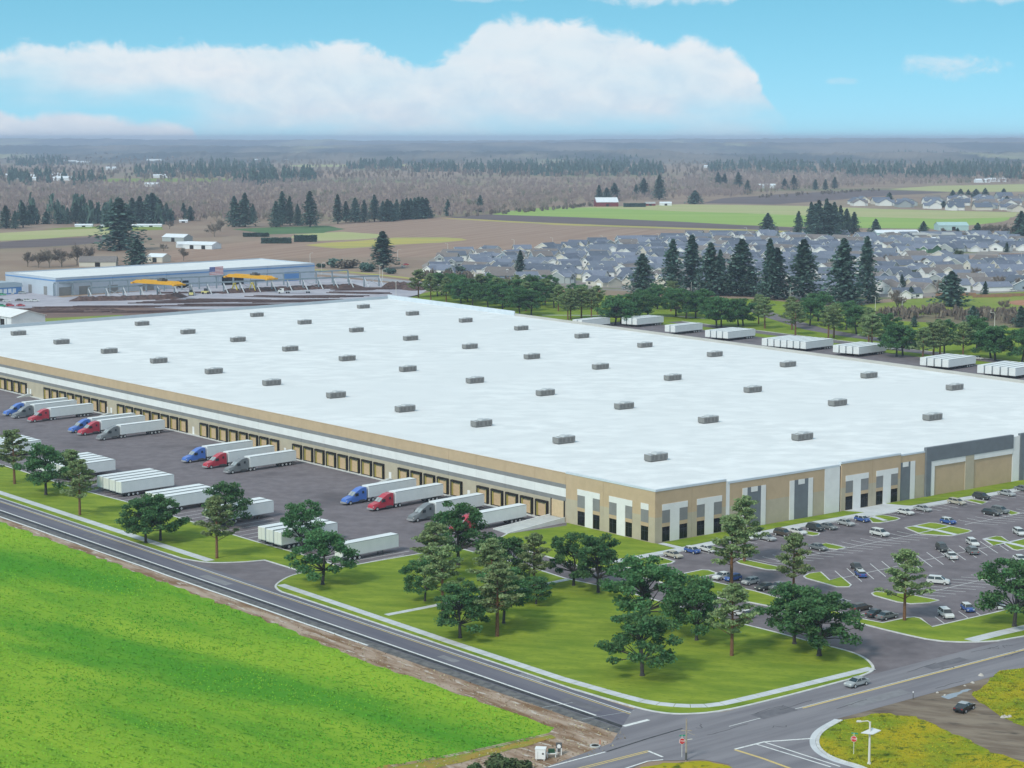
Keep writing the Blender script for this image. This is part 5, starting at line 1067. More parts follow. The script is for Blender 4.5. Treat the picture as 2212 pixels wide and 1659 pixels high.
mass('far_woodland', [([(-60, 350), (-60, 310), (700, 308), (1500, 308), (2260, 306), (2260, 350), (1100, 344)], 1500)], (10, 18), 12, (5.0, 11.0), M_FARW, 'faint strip of trees just under the horizon', upright=False)
conif = [([(283, 384), (300, 372), (420, 362), (470, 352), (590, 360), (590, 384)], 150), ([(10, 352), (40, 344), (130, 342), (150, 356), (60, 362)], 60), ([(1085, 382), (1085, 362), (1300, 352), (1430, 360), (1434, 380)], 260), ([(990, 352), (1040, 342), (1434, 336), (1434, 350)], 110), ([(870, 372), (880, 362), (1084, 360), (1084, 376)], 70),
         ([(1830, 384), (1830, 368), (1960, 360), (2260, 358), (2260, 388)], 230), ([(1610, 378), (1700, 362), (1840, 352), (1840, 372)], 80), ([(1900, 338), (2000, 326), (2160, 328), (2160, 338)], 70), ([(-40, 400), (-40, 380), (160, 385), (240, 392), (180, 402)], 40), ([(500, 394), (640, 378), (700, 386), (560, 402)], 60), ([(1500, 372), (1560, 352), (1680, 350), (1680, 372)], 60), ([(737, 366), (860, 352), (870, 366)], 50),
         ([(0, 478), (60, 470), (420, 472), (420, 484), (60, 490)], 26)]
mass('conifer_forest', conif, (12, 29), 60, (1.6, 3.4), M_FIR, 'dark blue-green conifer woods in scattered far blocks', True)
mass('hedgerow', [([(980, 470), (1080, 458), (1290, 442), (1292, 446), (1080, 464)], 60), ([(1640, 425), (1900, 410), (1900, 413), (1640, 429)], 50), ([(900, 602), (990, 596), (1100, 612), (1100, 618), (960, 610)], 40), ([(1830, 690), (2000, 672), (2240, 680), (2240, 704), (2050, 690)], 60)], (2, 5), 30, (.7, 1.4), M_TWIG, 'low scrubby brown hedges along field edges', width=1.2)
# crop and rough grass tufts
def inpoly_np(x, y, poly):
    c = np.zeros(len(x), bool); j = len(poly) - 1
    for i in range(len(poly)):
        xi, yi = poly[i]; xj, yj = poly[j]
        if yi != yj: c ^= ((yi > y) != (yj > y)) & (x < (xj - xi) * (y - yi) / (yj - yi) + xi)
        j = i
    return c
def tufts(name, poly, n, h, m, label, nearest, excl=None):
    pp = [(p.x, p.y) for p in poly]; xs = [p[0] for p in pp]; ys = [p[1] for p in pp]
    N = n * 5; x = npr.uniform(max(min(xs), -150), min(max(xs), 110), N)
    y0, y1 = max(min(ys), 270), min(max(ys), nearest); y = y0 + (y1 - y0) * npr.random(N) ** 1.25
    k = (np.abs(x) < y * .29) & inpoly_np(x, y, pp)
    if excl: k &= ~inpoly_np(x, y, excl)
    # clumpy: denser and thinner patches
    k &= (np.sin(x * .9 + np.sin(y * .7) * 1.5) * np.sin(y * .8 + np.sin(x * .5) * 2) + npr.uniform(-.2, 1.6, N)) > .25
    x, y = x[k][:n], y[k][:n]
    P_ = np.stack([x, y, npr.uniform(.0, h * .35, len(x)) + .075], 1); V_ = quads(P_, npr.uniform(h * .6, h * 1.5, len(P_)), .3, .8, False)
    ob(name, np_mesh(name, V_, len(P_), m), None, kind='stuff', label=label, cat='grass')
M_TUFT = mat('crop_blades', (.075, .285, .014), (.235, .43, .028), .020, .9, coord='World', island=.22)
M_TUFT2 = mat('rough_blades', (.36, .30, .016), (.17, .23, .016), .12, .9, coord='World', island=.35)
M_TUFT3 = mat('dry_blades', (.30, .22, .11), (.38, .33, .24), .2, .9, coord='World', island=.4)
tufts('crop_rows', crop_poly, 34000, .22, M_TUFT, 'bright green young crop covering the near field', 480)
tufts('rough_grass_tufts', moss1, 10000, .17, M_TUFT2, 'mossy yellow-green tufts around the street lamp', 420)
tufts('rough_grass_tufts', moss2, 6000, .17, M_TUFT2, 'yellow tufts beyond the black car', 420)
tufts('dry_grass', [p for p in soil], 8000, .2, M_TUFT3, 'dry straw and clods along the field verge', 380, [(p.x, p.y) for p in crop_poly])
# ------------------------------------------------------------------ houses
ROOFC = {'slate': mat('slate_shingles', (.145, .165, .215), (.175, .195, .245), .8, .9, objvar=.12), 'charcoal': mat('charcoal_shingles', (.105, .122, .162), (.13, .148, .19), .8, .9, objvar=.12), 'brown': mat('brown_shingles', (.17, .15, .145), (.20, .175, .165), .8, .9, objvar=.1)}
WALLC = {'white': mat('white_siding', (.74, .74, .72), rough=.8, objvar=.04), 'cream': mat('cream_siding', (.62, .58, .50), rough=.8, objvar=.08), 'grey': mat('grey_siding', (.34, .37, .37), rough=.8, objvar=.1), 'blue': mat('blue_grey_siding', (.27, .33, .39), rough=.8, objvar=.1), 'green': mat('green_siding', (.10, .20, .12), rough=.8)}
C_TRIM = mat('white_trim', (.76, .76, .75), rough=.7); C_HGLASS = mat('house_glass', (.05, .06, .07), rough=.15)
def gable(mb, x0, x1, y0, y1, h, rise, axis='x'):
    if axis == 'x':
        ym = (y0 + y1) / 2
        mb.add([(x0, y0, 0), (x0, y1, 0), (x0, y1, h), (x0, ym, h + rise), (x0, y0, h), (x1, y0, 0), (x1, y1, 0), (x1, y1, h), (x1, ym, h + rise), (x1, y0, h)], [(4, 3, 2, 1, 0), (5, 6, 7, 8, 9), (0, 5, 9, 4), (1, 2, 7, 6), (2, 3, 8, 7), (4, 9, 8, 3)])
    else:
        xm = (x0 + x1) / 2
        mb.add([(x0, y0, 0), (x1, y0, 0), (x1, y0, h), (xm, y0, h + rise), (x0, y0, h), (x0, y1, 0), (x1, y1, 0), (x1, y1, h), (xm, y1, h + rise), (x0, y1, h)], [(0, 1, 2, 3, 4), (9, 8, 7, 6, 5), (0, 4, 9, 5), (1, 6, 7, 2), (2, 7, 8, 3), (4, 3, 8, 9)])
def roofp(mb, x0, x1, y0, y1, h, rise, axis='x', ov=.5, t=.16):
    if axis == 'x':
        ym = (y0 + y1) / 2; k = rise / ((y1 - y0) / 2); A = (y0 - ov, h - ov * k); B = (ym, h + rise); Cc = (y1 + ov, h - ov * k)
        for (a, b) in ((A, B), (B, Cc)):
            mb.add([(x0 - ov, a[0], a[1] + .03), (x1 + ov, a[0], a[1] + .03), (x1 + ov, b[0], b[1] + .03), (x0 - ov, b[0], b[1] + .03), (x0 - ov, a[0], a[1] + t + .03), (x1 + ov, a[0], a[1] + t + .03), (x1 + ov, b[0], b[1] + t + .03), (x0 - ov, b[0], b[1] + t + .03)], [(0, 3, 2, 1), (4, 5, 6, 7), (0, 1, 5, 4), (1, 2, 6, 5), (2, 3, 7, 6), (3, 0, 4, 7)])
    else:
        xm = (x0 + x1) / 2; k = rise / ((x1 - x0) / 2); A = (x0 - ov, h - ov * k); B = (xm, h + rise); Cc = (x1 + ov, h - ov * k)
        for (a, b) in ((A, B), (B, Cc)):
            mb.add([(a[0], y0 - ov, a[1] + .04), (a[0], y1, a[1] + .04), (b[0], y1, b[1] + .04), (b[0], y0 - ov, b[1] + .04), (a[0], y0 - ov, a[1] + t + .04), (a[0], y1, a[1] + t + .04), (b[0], y1, b[1] + t + .04), (b[0], y0 - ov, b[1] + t + .04)], [(0, 1, 2, 3), (4, 7, 6, 5), (0, 4, 5, 1), (1, 5, 6, 2), (2, 6, 7, 3), (3, 7, 4, 0)])
def rake(mb, x0, x1, y0, y1, h, rise, axis, ov=.5, w=.38):
    if axis == 'x':
        ym = (y0 + y1) / 2; k = rise / ((y1 - y0) / 2)
        for x in (x0 - ov - .05, x1 + ov + .05):
            for a, b in (((y0 - ov, h - ov * k), (ym, h + rise)), ((ym, h + rise), (y1 + ov, h - ov * k))): mb.add([(x, a[0], a[1] - w + .2), (x, b[0], b[1] - w + .2), (x, b[0], b[1] + .24), (x, a[0], a[1] + .24)], [(0, 1, 2, 3)])
    else:
        xm = (x0 + x1) / 2; k = rise / ((x1 - x0) / 2); y = y0 - ov - .05
        for a, b in (((x0 - ov, h - ov * k), (xm, h + rise)), ((xm, h + rise), (x1 + ov, h - ov * k))): mb.add([(a[0], y, a[1] - w + .2), (b[0], y, b[1] - w + .2), (b[0], y, b[1] + .24), (a[0], y, a[1] + .24)], [(0, 1, 2, 3)])
def house_proto(W_, D_, h, rise, wing, two=False):
    p = proto('house'); x0, x1, y0, y1 = -W_ / 2, W_ / 2, -D_ / 2, D_ / 2; wx0, wx1, wd = wing
    mb = MB(); gable(mb, x0, x1, y0, y1, h, rise); gable(mb, wx0, wx1, y0 - wd, 0, h, rise * .72, 'y'); part(mb, 'wall', WALLC['white'], p)
    mb = MB(); roofp(mb, x0, x1, y0, y1, h, rise); roofp(mb, wx0, wx1, y0 - wd, 0.0, h, rise * .72, 'y')
    r_ = part(mb, 'roof', ROOFC['slate'], p)
    mb = MB(); mb.tube((x0 * .3, D_ * .2, h + rise * .4), (x0 * .3, D_ * .2, h + rise * .4 + 1.2), .18); mb.tube((x1 * .5, D_ * .12, h + rise * .5), (x1 * .5, D_ * .12, h + rise * .5 + 1.0), .15); part(mb, 'vent', C_TRIM, r_)
    for q_ in (0, 1, 2):
        mb = MB(); rake(mb, x0, x1, y0, y1, h, rise, 'x') if q_ < 2 else rake(mb, wx0, wx1, y0 - wd, 0, h, rise * .72, 'y')
        if q_ < 2: mb.v = mb.v[q_ * 8:q_ * 8 + 8]; mb.f = [(0, 1, 2, 3), (4, 5, 6, 7)]; mb.mi = [0, 0]
        part(mb, 'fascia', C_TRIM, p)
    mb = MB(); c = (wx0 + wx1) / 2; mb.bb(c - 2.2, c + 2.2, y0 - wd - .08, y0 - wd, .05, 2.5); part(mb, 'garage_door', C_TRIM, p)
    for xx in ((x1 - 3.5) if wx1 < 2 else (x0 + 3.5),):
        mb = MB(); mb.bb(xx - 1.1, xx + 1.1, y0 - .08, y0, 1.0, 2.3); part(mb, 'window', C_HGLASS, p)
    mb = MB(); mb.bb(x0 - .08, x0, -1.2, 1.2, 1.0, 2.4); mb2 = part(mb, 'window', C_HGLASS, p)
    if two:
        mb = MB(); mb.bb(c - 1.0, c + 1.0, y0 - wd - .08, y0 - wd, 3.2, 4.3); part(mb, 'window', C_HGLASS, p)
    return p
HS = [house_proto(19, 13, 3.2, 3.3, (-8, 0, 4.5)), house_proto(16, 14, 3.0, 3.7, (1, 7.5, 5)), house_proto(22, 12, 3.2, 3.0, (3, 10.5, 4)), house_proto(15, 12, 4.6, 3.2, (-7, -.5, 4), True)]
EST = [(905, 590), (960, 550), (1150, 542), (1300, 528), (1475, 512), (1640, 508), (1720, 512), (1800, 512), (1900, 512), (2240, 512), (2240, 634), (2060, 640), (1900, 646), (1840, 640), (1640, 632), (1500, 632), (1400, 626), (1110, 612), (960, 600)]
NOB = [(1995, 548), (2240, 545), (2240, 562), (2020, 562)]
cells = []
GA = ud(16); GB = ud(106); base = at((1500, 580))
for i in range(-40, 41):
    for j in range(-30, 31):
        q = base + GA * (i * 23 + (j % 2) * 8) + GB * (j * 34)
        dz = Vector((q.x, q.y, 0)); fw = q.y * CT + H * ST; xx = CX + F * q.x / fw; yy = CY - F * (q.y * ST - H * CT) / fw
        if inpoly(xx, yy, EST) and not inpoly(xx, yy, NOB): cells.append((j, i, q, xx, yy))
wl = ['white', 'white', 'cream', 'grey', 'white', 'blue', 'white', 'white', 'cream']
rows = sorted(set(c[0] for c in cells)); cnt = {}
for j, i, q, xx, yy in sorted(cells, key=lambda c: (c[0], c[3])):
    r = rows.index(j); n = cnt[j] = cnt.get(j, -1) + 1
    wc = rng.choice(wl); rc = rng.choice(['slate', 'slate', 'charcoal', 'charcoal', 'brown']); v = rng.randrange(4)
    if abs(xx - 1990) < 22 and abs(yy - 540) < 6: wc = 'green'
    face = rng.choice([10, 325, 345, 310, 55, 16, 196]) + rng.uniform(-4, 4)
    q = q + Vector((rng.uniform(-2, 2), rng.uniform(-2, 2), .04))
    inst(HS[v], q, math.radians(face), rng.uniform(.86, 1.02), '%s house with %s roof, %s from left in the %s estate row' % (wc, rc, ORD[n], ORD[r]), 'house', 'houses of the estate', {'wall': WALLC[wc], 'roof': ROOFC[rc]})
# fences and parked cars in the estate
fp = proto('estate_fence')
mb = MB()
for k in range(10): mb.bb(k * 2.4, k * 2.4 + 2.34, -.03, .03, 0.1, 1.8)
part(mb, 'fence_board', mat('cedar_fence', (.34, .19, .11), (.26, .16, .11), .6, .9), fp)
mb = MB()
for k in range(11): mb.bb(k * 2.4 - .06, k * 2.4 + .06, -.09, .09, 0, 1.95)
part(mb, 'fence_post', MATS['cedar_fence'], fp)
for k, (n, x, y, a) in enumerate(((3, 840, 772, 5), (3, 930, 775, 2), (3, 1390, 802, 8), (3, 720, 1070, 6), (3, 1880, 1100, 12), (3, 1640, 1090, 5), (2, 1500, 960, 4), (3, 1150, 1060, 0), (2, 1420, 1075, 2), (3, 2050, 830, 10), (3, 2000, 1095, 14))):
    q = at(Z(n, x, y)); inst(fp, (q.x, q.y, .04), math.radians(a), 1.0, 'brown board fence behind the estate houses, %s of the run' % ORD[k], 'fence', 'board fences of the estate')
ec = [(2, 595, 945), (2, 640, 950), (2, 1340, 965), (2, 1620, 975), (2, 1480, 968), (3, 650, 1062), (3, 1100, 1072), (3, 2140, 1060), (3, 1590, 770), (3, 2000, 780), (3, 1720, 860), (3, 60, 1050), (2, 400, 905), (2, 420, 890), (3, 1330, 995), (2, 1830, 1045)]
for k, (n, x, y) in enumerate(ec): car(Z(n, x, y), rng.choice([16, 106, 60]), rng.choice('sum'), rng.choice(['white', 'white', 'silver', 'dark', 'red']), 'small car parked in the estate streets, %s of those seen' % ORD[k], 'cars in the estate')
# far estate: simpler houses
hp = proto('house'); mb = MB(); gable(mb, -8, 8, -6, 6, 3.2, 3.4); gable(mb, -6, 0, -9, 0, 3.2, 2.4, 'y'); part(mb, 'wall', WALLC['white'], hp)
mb = MB(); roofp(mb, -8, 8, -6, 6, 3.2, 3.4); roofp(mb, -6, 0, -9, 0, 3.2, 2.4, 'y'); part(mb, 'roof', ROOFC['slate'], hp)
FE = [(1815, 434), (1900, 440), (2010, 432), (2240, 428), (2240, 458), (2060, 456), (1900, 447), (1830, 445)]
n = 0
for i in range(-18, 30):
    for j in range(-10, 14):
        q = at((2020, 444)) + ud(4) * (i * 36 + (j % 2) * 11) + ud(94) * (j * 58)
        fw = q.y * CT + H * ST; xx = CX + F * q.x / fw; yy = CY - F * (q.y * ST - H * CT) / fw
        if inpoly(xx, yy, FE) and rng.random() < .9:
            n += 1; wc = rng.choice(['white', 'cream', 'grey', 'white'])
            inst(hp, (q.x, q.y, .05), math.radians(rng.choice([4, 94, 184, 274])), rng.uniform(1.2, 1.5), 'small distant house with %s walls beyond the pale meadow, %s of the far estate' % (wc, ORD[n]), 'house', 'houses of the far estate', {'wall': WALLC[wc], 'roof': ROOFC[rng.choice(['slate', 'brown', 'charcoal'])]})
# ------------------------------------------------------------------ barns, sheds, greenhouses
def barn(name, p, L, D, h, rise, ang, wc, rc, label, cat='barn', doors=1, z=.04):
    q = at(p); t = thing(name, (q.x, q.y, z), math.radians(ang), label=label, cat=cat)
    mb = MB(); gable(mb, -L / 2, L / 2, -D / 2, D / 2, h, rise); mb.build('wall', wc, t)
    mb = MB(); roofp(mb, -L / 2, L / 2, -D / 2, D / 2, h, rise, 'x', .4); mb.build('roof', rc, t)
    for k in range(doors):
        mb = MB(); x = (k - (doors - 1) / 2) * L / (doors + .5); mb.bb(x - 1.8, x + 1.8, -D / 2 - .1, -D / 2, 0, min(h * .85, 3.8)); mb.build('door', C_SEAL, t)
    return t
M_WMET = mat('white_metal_sheet', (.74, .77, .80), (.68, .71, .74), .3, .5); M_RED = mat('barn_red', (.22, .05, .05), (.17, .04, .045), .5, .8); M_TURQ = mat('turquoise_sheet', (.40, .56, .56), (.36, .5, .5), .3, .6); M_GMET = mat('grey_metal_sheet', (.42, .42, .41), (.36, .36, .35), .3, .7)
barn('barn', Z(2, 1715, 508), 30, 22, 6, 6, 8, M_RED, M_WMET, 'red barn with white roof on the far side of the meadow')
barn('shed', Z(2, 2100, 502), 16, 9, 3, 2, 5, M_WMET, M_WMET, 'small white shed right of the red barn')
barn('shed', Z(2, 2000, 504), 14, 8, 3, 2, 5, M_RED, M_GMET, 'low red shed behind the clipped hedge by the barn')
barn('barn', Z(1, 1150, 735), 24, 13, 4, 2.6, -28, WALLC['grey'], M_WMET, 'grey barn with white roof beside the bare trees')
barn('shed', Z(1, 1310, 782), 28, 15, 3.6, 2.2, -22, M_WMET, M_WMET, 'wide pale blue-white farm shed with open end', doors=2)
barn('shed', Z(1, 1200, 775), 14, 9, 3, 2, 20, M_WMET, M_WMET, 'small white shed left of the wide pale shed')
barn('shed', Z(1, 1030, 868), 14, 11, 4, 2.2, -25, WALLC['cream'], M_WMET, 'cream shed with white hipped roof behind the plant')
barn('farmhouse', Z(1, 640, 895), 26, 14, 3.5, 3.5, 5, WALLC['cream'], ROOFC['brown'], 'brown-roofed bungalow behind the steel plant', 'house')
for k, (n, x, y, L) in enumerate(((1, 545, 640, 18), (1, 700, 640, 14), (1, 870, 640, 24), (1, 980, 640, 22), (1, 1190, 612, 9))):
    barn('greenhouse', Z(n, x, y), L, 7, 1.6, 1.2, 3, M_WMET, M_WMET, 'low white greenhouse before the left firs, %s from left' % ORD[k], 'greenhouse')
fw_ = [(1, 60, 318, 60), (1, 150, 330, 70), (1, 260, 322, 60), (1, 330, 340, 90), (1, 430, 335, 50), (1, 380, 312, 40), (1, 1050, 322, 40), (1, 985, 380, 26), (1, 450, 224, 60), (1, 540, 228, 50), (1, 300, 134, 50), (1, 720, 268, 30), (1, 1195, 204, 60), (1, 1000, 214, 60), (1, 1700, 214, 60), (1, 1860, 216, 80), (1, 1480, 172, 60), (1, 1130, 168, 50), (1, 2195, 160, 60), (2, 200, 216, 60), (2, 610, 118, 60), (2, 150, 140, 60), (3, 1500, 92, 150), (3, 1065, 170, 60), (3, 820, 132, 60), (3, 2000, 178, 120), (3, 1670, 166, 40), (3, 440, 188, 60), (3, 170, 258, 30), (3, 2030, 348, 40), (3, 1940, 354, 30), (3, 530, 390, 40), (3, 1320, 208, 40), (3, 1460, 196, 40), (3, 350, 162, 40), (3, 690, 186, 40), (3, 1130, 172, 30)]
for k, (n, x, y, L) in enumerate(fw_):
    p = Z(n, x, y); barn('farm_shed', p, min(L, 90), 16, 5, 3, rng.uniform(-10, 10), M_WMET, M_WMET, 'pale farm shed far off in the hazy plain, %s in reading order' % (ORD[k] if k < 30 else ORD[k - 30] + ' after thirty'), 'shed', 0)
barn('shed', Z(3, 1380, 705), 40, 16, 4, 2.4, 4, M_TURQ, M_WMET, 'long shed with turquoise wall and white roof by the meadow', 'shed')
barn('shed', Z(3, 1740, 662), 30, 20, 5, 3, 2, M_TURQ, M_TURQ, 'turquoise-roofed building behind the brown hedge', 'shed')
barn('shed', Z(3, 1610, 725), 40, 18, 5, 1.6, 4, M_GMET, M_GMET, 'flat grey shed with a dark doorway above the estate', 'shed')
barn('shed', Z(3, 1740, 736), 36, 10, 3, 1, 2, M_RED, M_WMET, 'long low shed with white roof beside the flat grey shed', 'shed')
barn('shed', Z(3, 720, 716), 20, 12, 3.2, 2, 6, M_WMET, M_WMET, 'white shed left of the fir grove', 'shed')
# clipped hedges
hm = mat('clipped_hedge', (.06, .10, .06), (.08, .13, .07), .8, .9, bump=.8, bscale=2.0)
for k, (n, x, y, L, h) in enumerate(((1, 1660, 705, 24, 3.6), (1, 1790, 748, 26, 5), (1, 1980, 738, 20, 6), (2, 1900, 512, 30, 5))):
    q = at(Z(n, x, y)); t = thing('clipped_hedge', (q.x, q.y, .03), math.radians(3), label='tall clipped dark hedge block, %s from left' % ORD[k], cat='hedge', group='clipped hedges')
    P_ = np.stack([npr.uniform(-L / 2, L / 2, 1600), npr.uniform(-2, 2, 1600), npr.uniform(.2, h, 1600)], 1); side = npr.random(1600) < .6; P_[side, 1] = -2
    ob('foliage', np_mesh('foliage', quads(P_, npr.uniform(.7, 1.5, 1600), .4), 1600, M_FIR), t)
    mb = MB(); mb.bb(-L / 2 + .3, L / 2 - .3, -1.6, 1.6, 0, h - .6); mb.build('core', hm, t)
# ------------------------------------------------------------------ the steel plant
w1 = lambda x, y: W(0, 940, x, y); w2 = lambda x, y: W(640, 900, x, y)
pa, pb_ = at((121.7, 639.7)), at((680, 603.5)); pc = at((11.7, 588), 10.6); pd = at((560, 558), 10.6); pc.z = pd.z = 0
sd = (pb_ - pa); sl = sd.length; sd.normalize(); sn = Vector((sd.y, -sd.x, 0))
PL = thing('steel_plant', pa, label='long pale blue steel plant with white roof and blue stripe', cat='factory')
M_PALE = mat('pale_blue_cladding', (.46, .51, .58), (.42, .47, .54), .1, .7, coord='World'); M_STR = mat('blue_stripe', (.12, .26, .52), rough=.7)
Q = [Vector((0, 0, 0)), pb_ - pa, pd - pa, pc - pa]
mb = MB(); mb.add([(p.x, p.y, 10.0) for p in Q], [(0, 1, 2, 3)]); mb.build('roof', C_ROOF, PL)
def pw(a, b, z0, z1, w, m, nm, o=0.0):
    mb = MB(); d = b - a; c = (a + b) / 2; n_ = Vector((d.y, -d.x, 0)).normalized() * o; mb.box((c.x + n_.x, c.y + n_.y, (z0 + z1) / 2), (d.length, w, z1 - z0), math.atan2(d.y, d.x)); return mb.build(nm, m, PL)
for a, b in ((0, 1), (1, 2), (2, 3), (3, 0)):
    n = max(1, int((Q[b] - Q[a]).length / 38))
    for k in range(n): pw(Q[a].lerp(Q[b], (k + .003) / n), Q[a].lerp(Q[b], (k + .997) / n), 0, 10.7, .3, M_PALE, 'wall_panel')
for a, b in ((0, 1), (3, 0)): pw(Q[a], Q[b], 8.6, 9.3, .12, M_STR, 'blue_stripe', .22)
for t_, w_, h_, m in ((.03, 8, 5, 'g'), (.10, 8, 5, 'g'), (.20, 7, 4.5, 'g'), (.62, 8, 5.5, 'k'), (.68, 8, 5.5, 'k'), (.90, 12, 6, 'b'), (.33, 8, 4, 'g'), (.46, 9, 4.5, 'k')):
    c = Q[0].lerp(Q[1], t_ if t_ != .62 else .635); a = c - sd * w_ / 2; b = c + sd * w_ / 2
    pw(a, b, 0.05, h_, .15, {'g': C_GREY, 'k': C_GLASS, 'b': M_STR}[m], 'door', .25)
for t_ in (.25, .5, .8):
    c = Q[3].lerp(Q[0], t_); d = (Q[0] - Q[3]).normalized(); pw(c - d * 2, c + d * 2, .05, 5, .15, C_GREY, 'door', .25)
# flag painted on sheet, hung on the wall
fl = thing('flag', pa + sd * (sl * .565) + sn * .4 + Vector((0, 0, 6.3)), math.atan2(sd.y, sd.x), label='red, white and blue striped flag on the plant wall', cat='flag')
FLR, FLW, FLB = mat('flag_red', (.50, .07, .09)), mat('flag_white', (.78, .76, .76)), mat('flag_blue', (.06, .10, .32))
for k in range(13):
    mb = MB(); mb.bb(0 if k < 6 else 4.2, 10.5, -.05, .0, k * .43, k * .43 + .43) if False else mb.bb(0 if k < 6 else 4.2, 10.5, -.05, 0, k * .43, k * .43 + .428); mb.build('stripe', FLR if k % 2 == 0 else FLW, fl)
mb = MB(); mb.bb(0, 4.2, -.06, 0, 6 * .43, 13 * .43); cn = mb.build('canton', FLB, fl)
mb = MB()
for r_ in range(9):
    for c_ in range(6 if r_ % 2 == 0 else 5): mb.box((.4 + c_ * .68 + (0 if r_ % 2 == 0 else .34), -.07, 2.9 + r_ * .31), (.16, .02, .16))
mb.build('star', FLW, cn)
# crane runways
M_STEEL = mat('blue_grey_steel', (.20, .25, .29), (.25, .30, .34), .5, .6); M_STEEL2 = mat('pale_steel', (.42, .45, .48), (.36, .38, .41), .5, .6); M_CRANE = mat('crane_yellow', (.72, .37, .02), (.66, .33, .02), .5, .5)
def runway(p0, p1, n, zt, lean, label, m):
    a, b = at(p0), at(p1); t = thing('crane_runway', a, label=label, cat='crane runway', group='crane runways of the plant'); d = b - a; u_ = d.normalized(); nn = Vector((u_.y, -u_.x, 0))
    mb = MB(); mb.box((d.x / 2, d.y / 2, zt), (d.length, .7, .9), math.atan2(d.y, d.x)); mb.build('beam', m, t)
    for k in range(n):
        q = d * (k / (n - 1)); mb = MB(); mb.box((q.x, q.y, zt / 2 - .25), (.7, .7, zt - .5), math.atan2(d.y, d.x)); mb.build('post', m, t)
        if lean:
            mb = MB(); e = q + nn * lean + u_ * .8; mb.tube((q.x, q.y, zt - .6), (e.x, e.y, 0), .42, .42, 4); mb.build('strut', M_STEEL2, t)
            if k % 4 == 1 and k < n - 1:
                q2 = d * ((k + 1) / (n - 1)); mb = MB(); mb.tube((q.x, q.y, zt - .8), (q2.x, q2.y, .8), .22, .22, 4); mb.tube((q2.x, q2.y, zt - .8), (q.x, q.y, .8), .22, .22, 4); mb.build('brace', M_STEEL2, t)
    return a, b
ra = runway(w1(700, 590), w2(2300, 545), 18, 7.6, 0, 'rear crane runway of grey posts and beam along the plant wall', M_STEEL)
rb = runway(w1(1150, 630), w2(2700, 600), 19, 6.6, 5.0, 'front crane runway with slanting struts over the dark stock piles', M_STEEL)
def crane(t_, label):
    a = ra[0].lerp(ra[1], t_ + .02); b = rb[0].lerp(rb[1], t_ - .03); d = b - a; b = b + d.normalized() * 6; a = a - d.normalized() * 2; d = b - a
    # the bridge reaches well across to the yard side
    t = thing('bridge_crane', a, label=label, cat='crane', group='yellow bridge cranes'); ang = math.atan2(d.y, d.x); Lc = d.length
    for s_ in (-1, 1):
        mb = MB(); mb.side([(0, 8.2), (Lc, 8.2), (Lc, 9.0), (Lc * .88, 9.9), (Lc * .1, 9.9), (0, 9.0)], s_ * 2.6 - .55, s_ * 2.6 + .55); o = mb.build('girder', M_CRANE, t); o.rotation_euler = (0, 0, ang)
    for x in (.6, Lc - .6):
        mb = MB(); mb.bb(x - .8, x + .8, -4.5, 4.5, 7.9, 8.7); o = mb.build('end_truck', M_CRANE, t); o.rotation_euler = (0, 0, ang)
    mb = MB(); mb.bb(Lc * .62, Lc * .72, -2.0, 2.0, 9.95, 11.0); mb.bb(Lc * .64, Lc * .70, -1.2, 1.2, 11.0, 11.6); o = mb.build('trolley', C_CHASSIS, t); o.rotation_euler = (0, 0, ang)
def crane2(p0, p1, label):
    a, b = at(p0, 8.4), at(p1, 8.4); a.z = b.z = 0; d = b - a; t = thing('bridge_crane', a, math.atan2(d.y, d.x), label=label, cat='crane', group='yellow bridge cranes'); Lc = d.length
    for s_ in (-1, 1):
        mb = MB(); mb.side([(0, 8.3), (Lc, 8.3), (Lc, 9.0), (Lc * .9, 10.2), (Lc * .08, 10.2), (0, 9.0)], s_ * 2.4 - .6, s_ * 2.4 + .6); mb.build('girder', M_CRANE, t)
    for x in (.7, Lc - .7):
        mb = MB(); mb.bb(x - .8, x + .8, -4.6, 4.6, 8.0, 8.9); mb.build('end_truck', M_CRANE, t)
    mb = MB(); mb.bb(Lc * .55, Lc * .66, -2.2, 2.2, 10.22, 11.2); mb.bb(Lc * .57, Lc * .63, -1.2, 1.2, 11.2, 11.8); mb.build('trolley', C_CHASSIS, t)
crane2(Z(1, 885, 1000), Z(1, 1165, 1018), 'yellow bridge crane over the left half of the plant yard')
crane2(Z(1, 1485, 962), Z(1, 1765, 980), 'yellow bridge crane over the right half of the plant yard')
# stock piles
def heap(pts, h, w, label, k, name='stock_pile', m=None):
    P_ = px(pts); t = MB(); n = 0; c = sum(P_, Vector()) / len(P_)
    pts2 = []
    for i in range(len(P_) - 1):
        for q in range(14): pts2.append(P_[i].lerp(P_[i + 1], q / 14))
    pts2.append(P_[-1]); L, R = ribbon(pts2, w); vs_ = []
    prof = [(0, 0), (.18, .55), (.38, .92), (.55, 1.0), (.74, .7), (1, 0)]
    for i, (l, r) in enumerate(zip(L, R)):
        e = min(1, i / 3, (len(L) - 1 - i) / 3)
        for f_, z_ in prof:
            q = l.lerp(r, f_) - c; vs_.append((q.x + rng.uniform(-.5, .5), q.y + rng.uniform(-.5, .5), z_ * h * e * rng.uniform(.75, 1.12)))
    m_ = len(prof); fs = [(i * m_ + j, (i + 1) * m_ + j, (i + 1) * m_ + j + 1, i * m_ + j + 1) for i in range(len(L) - 1) for j in range(m_ - 1)]
    t.add(vs_, fs); o = t.build(name, m or M_ROCK, None, label=label, cat='stock pile', group='stock piles of the plant'); o.location = (c.x, c.y, .04)
heap([w1(900, 650), w1(1500, 640), w1(2212, 620), w2(130, 730)], 2.4, 11, 'long dark rusty stock pile under the left crane runway', 0)
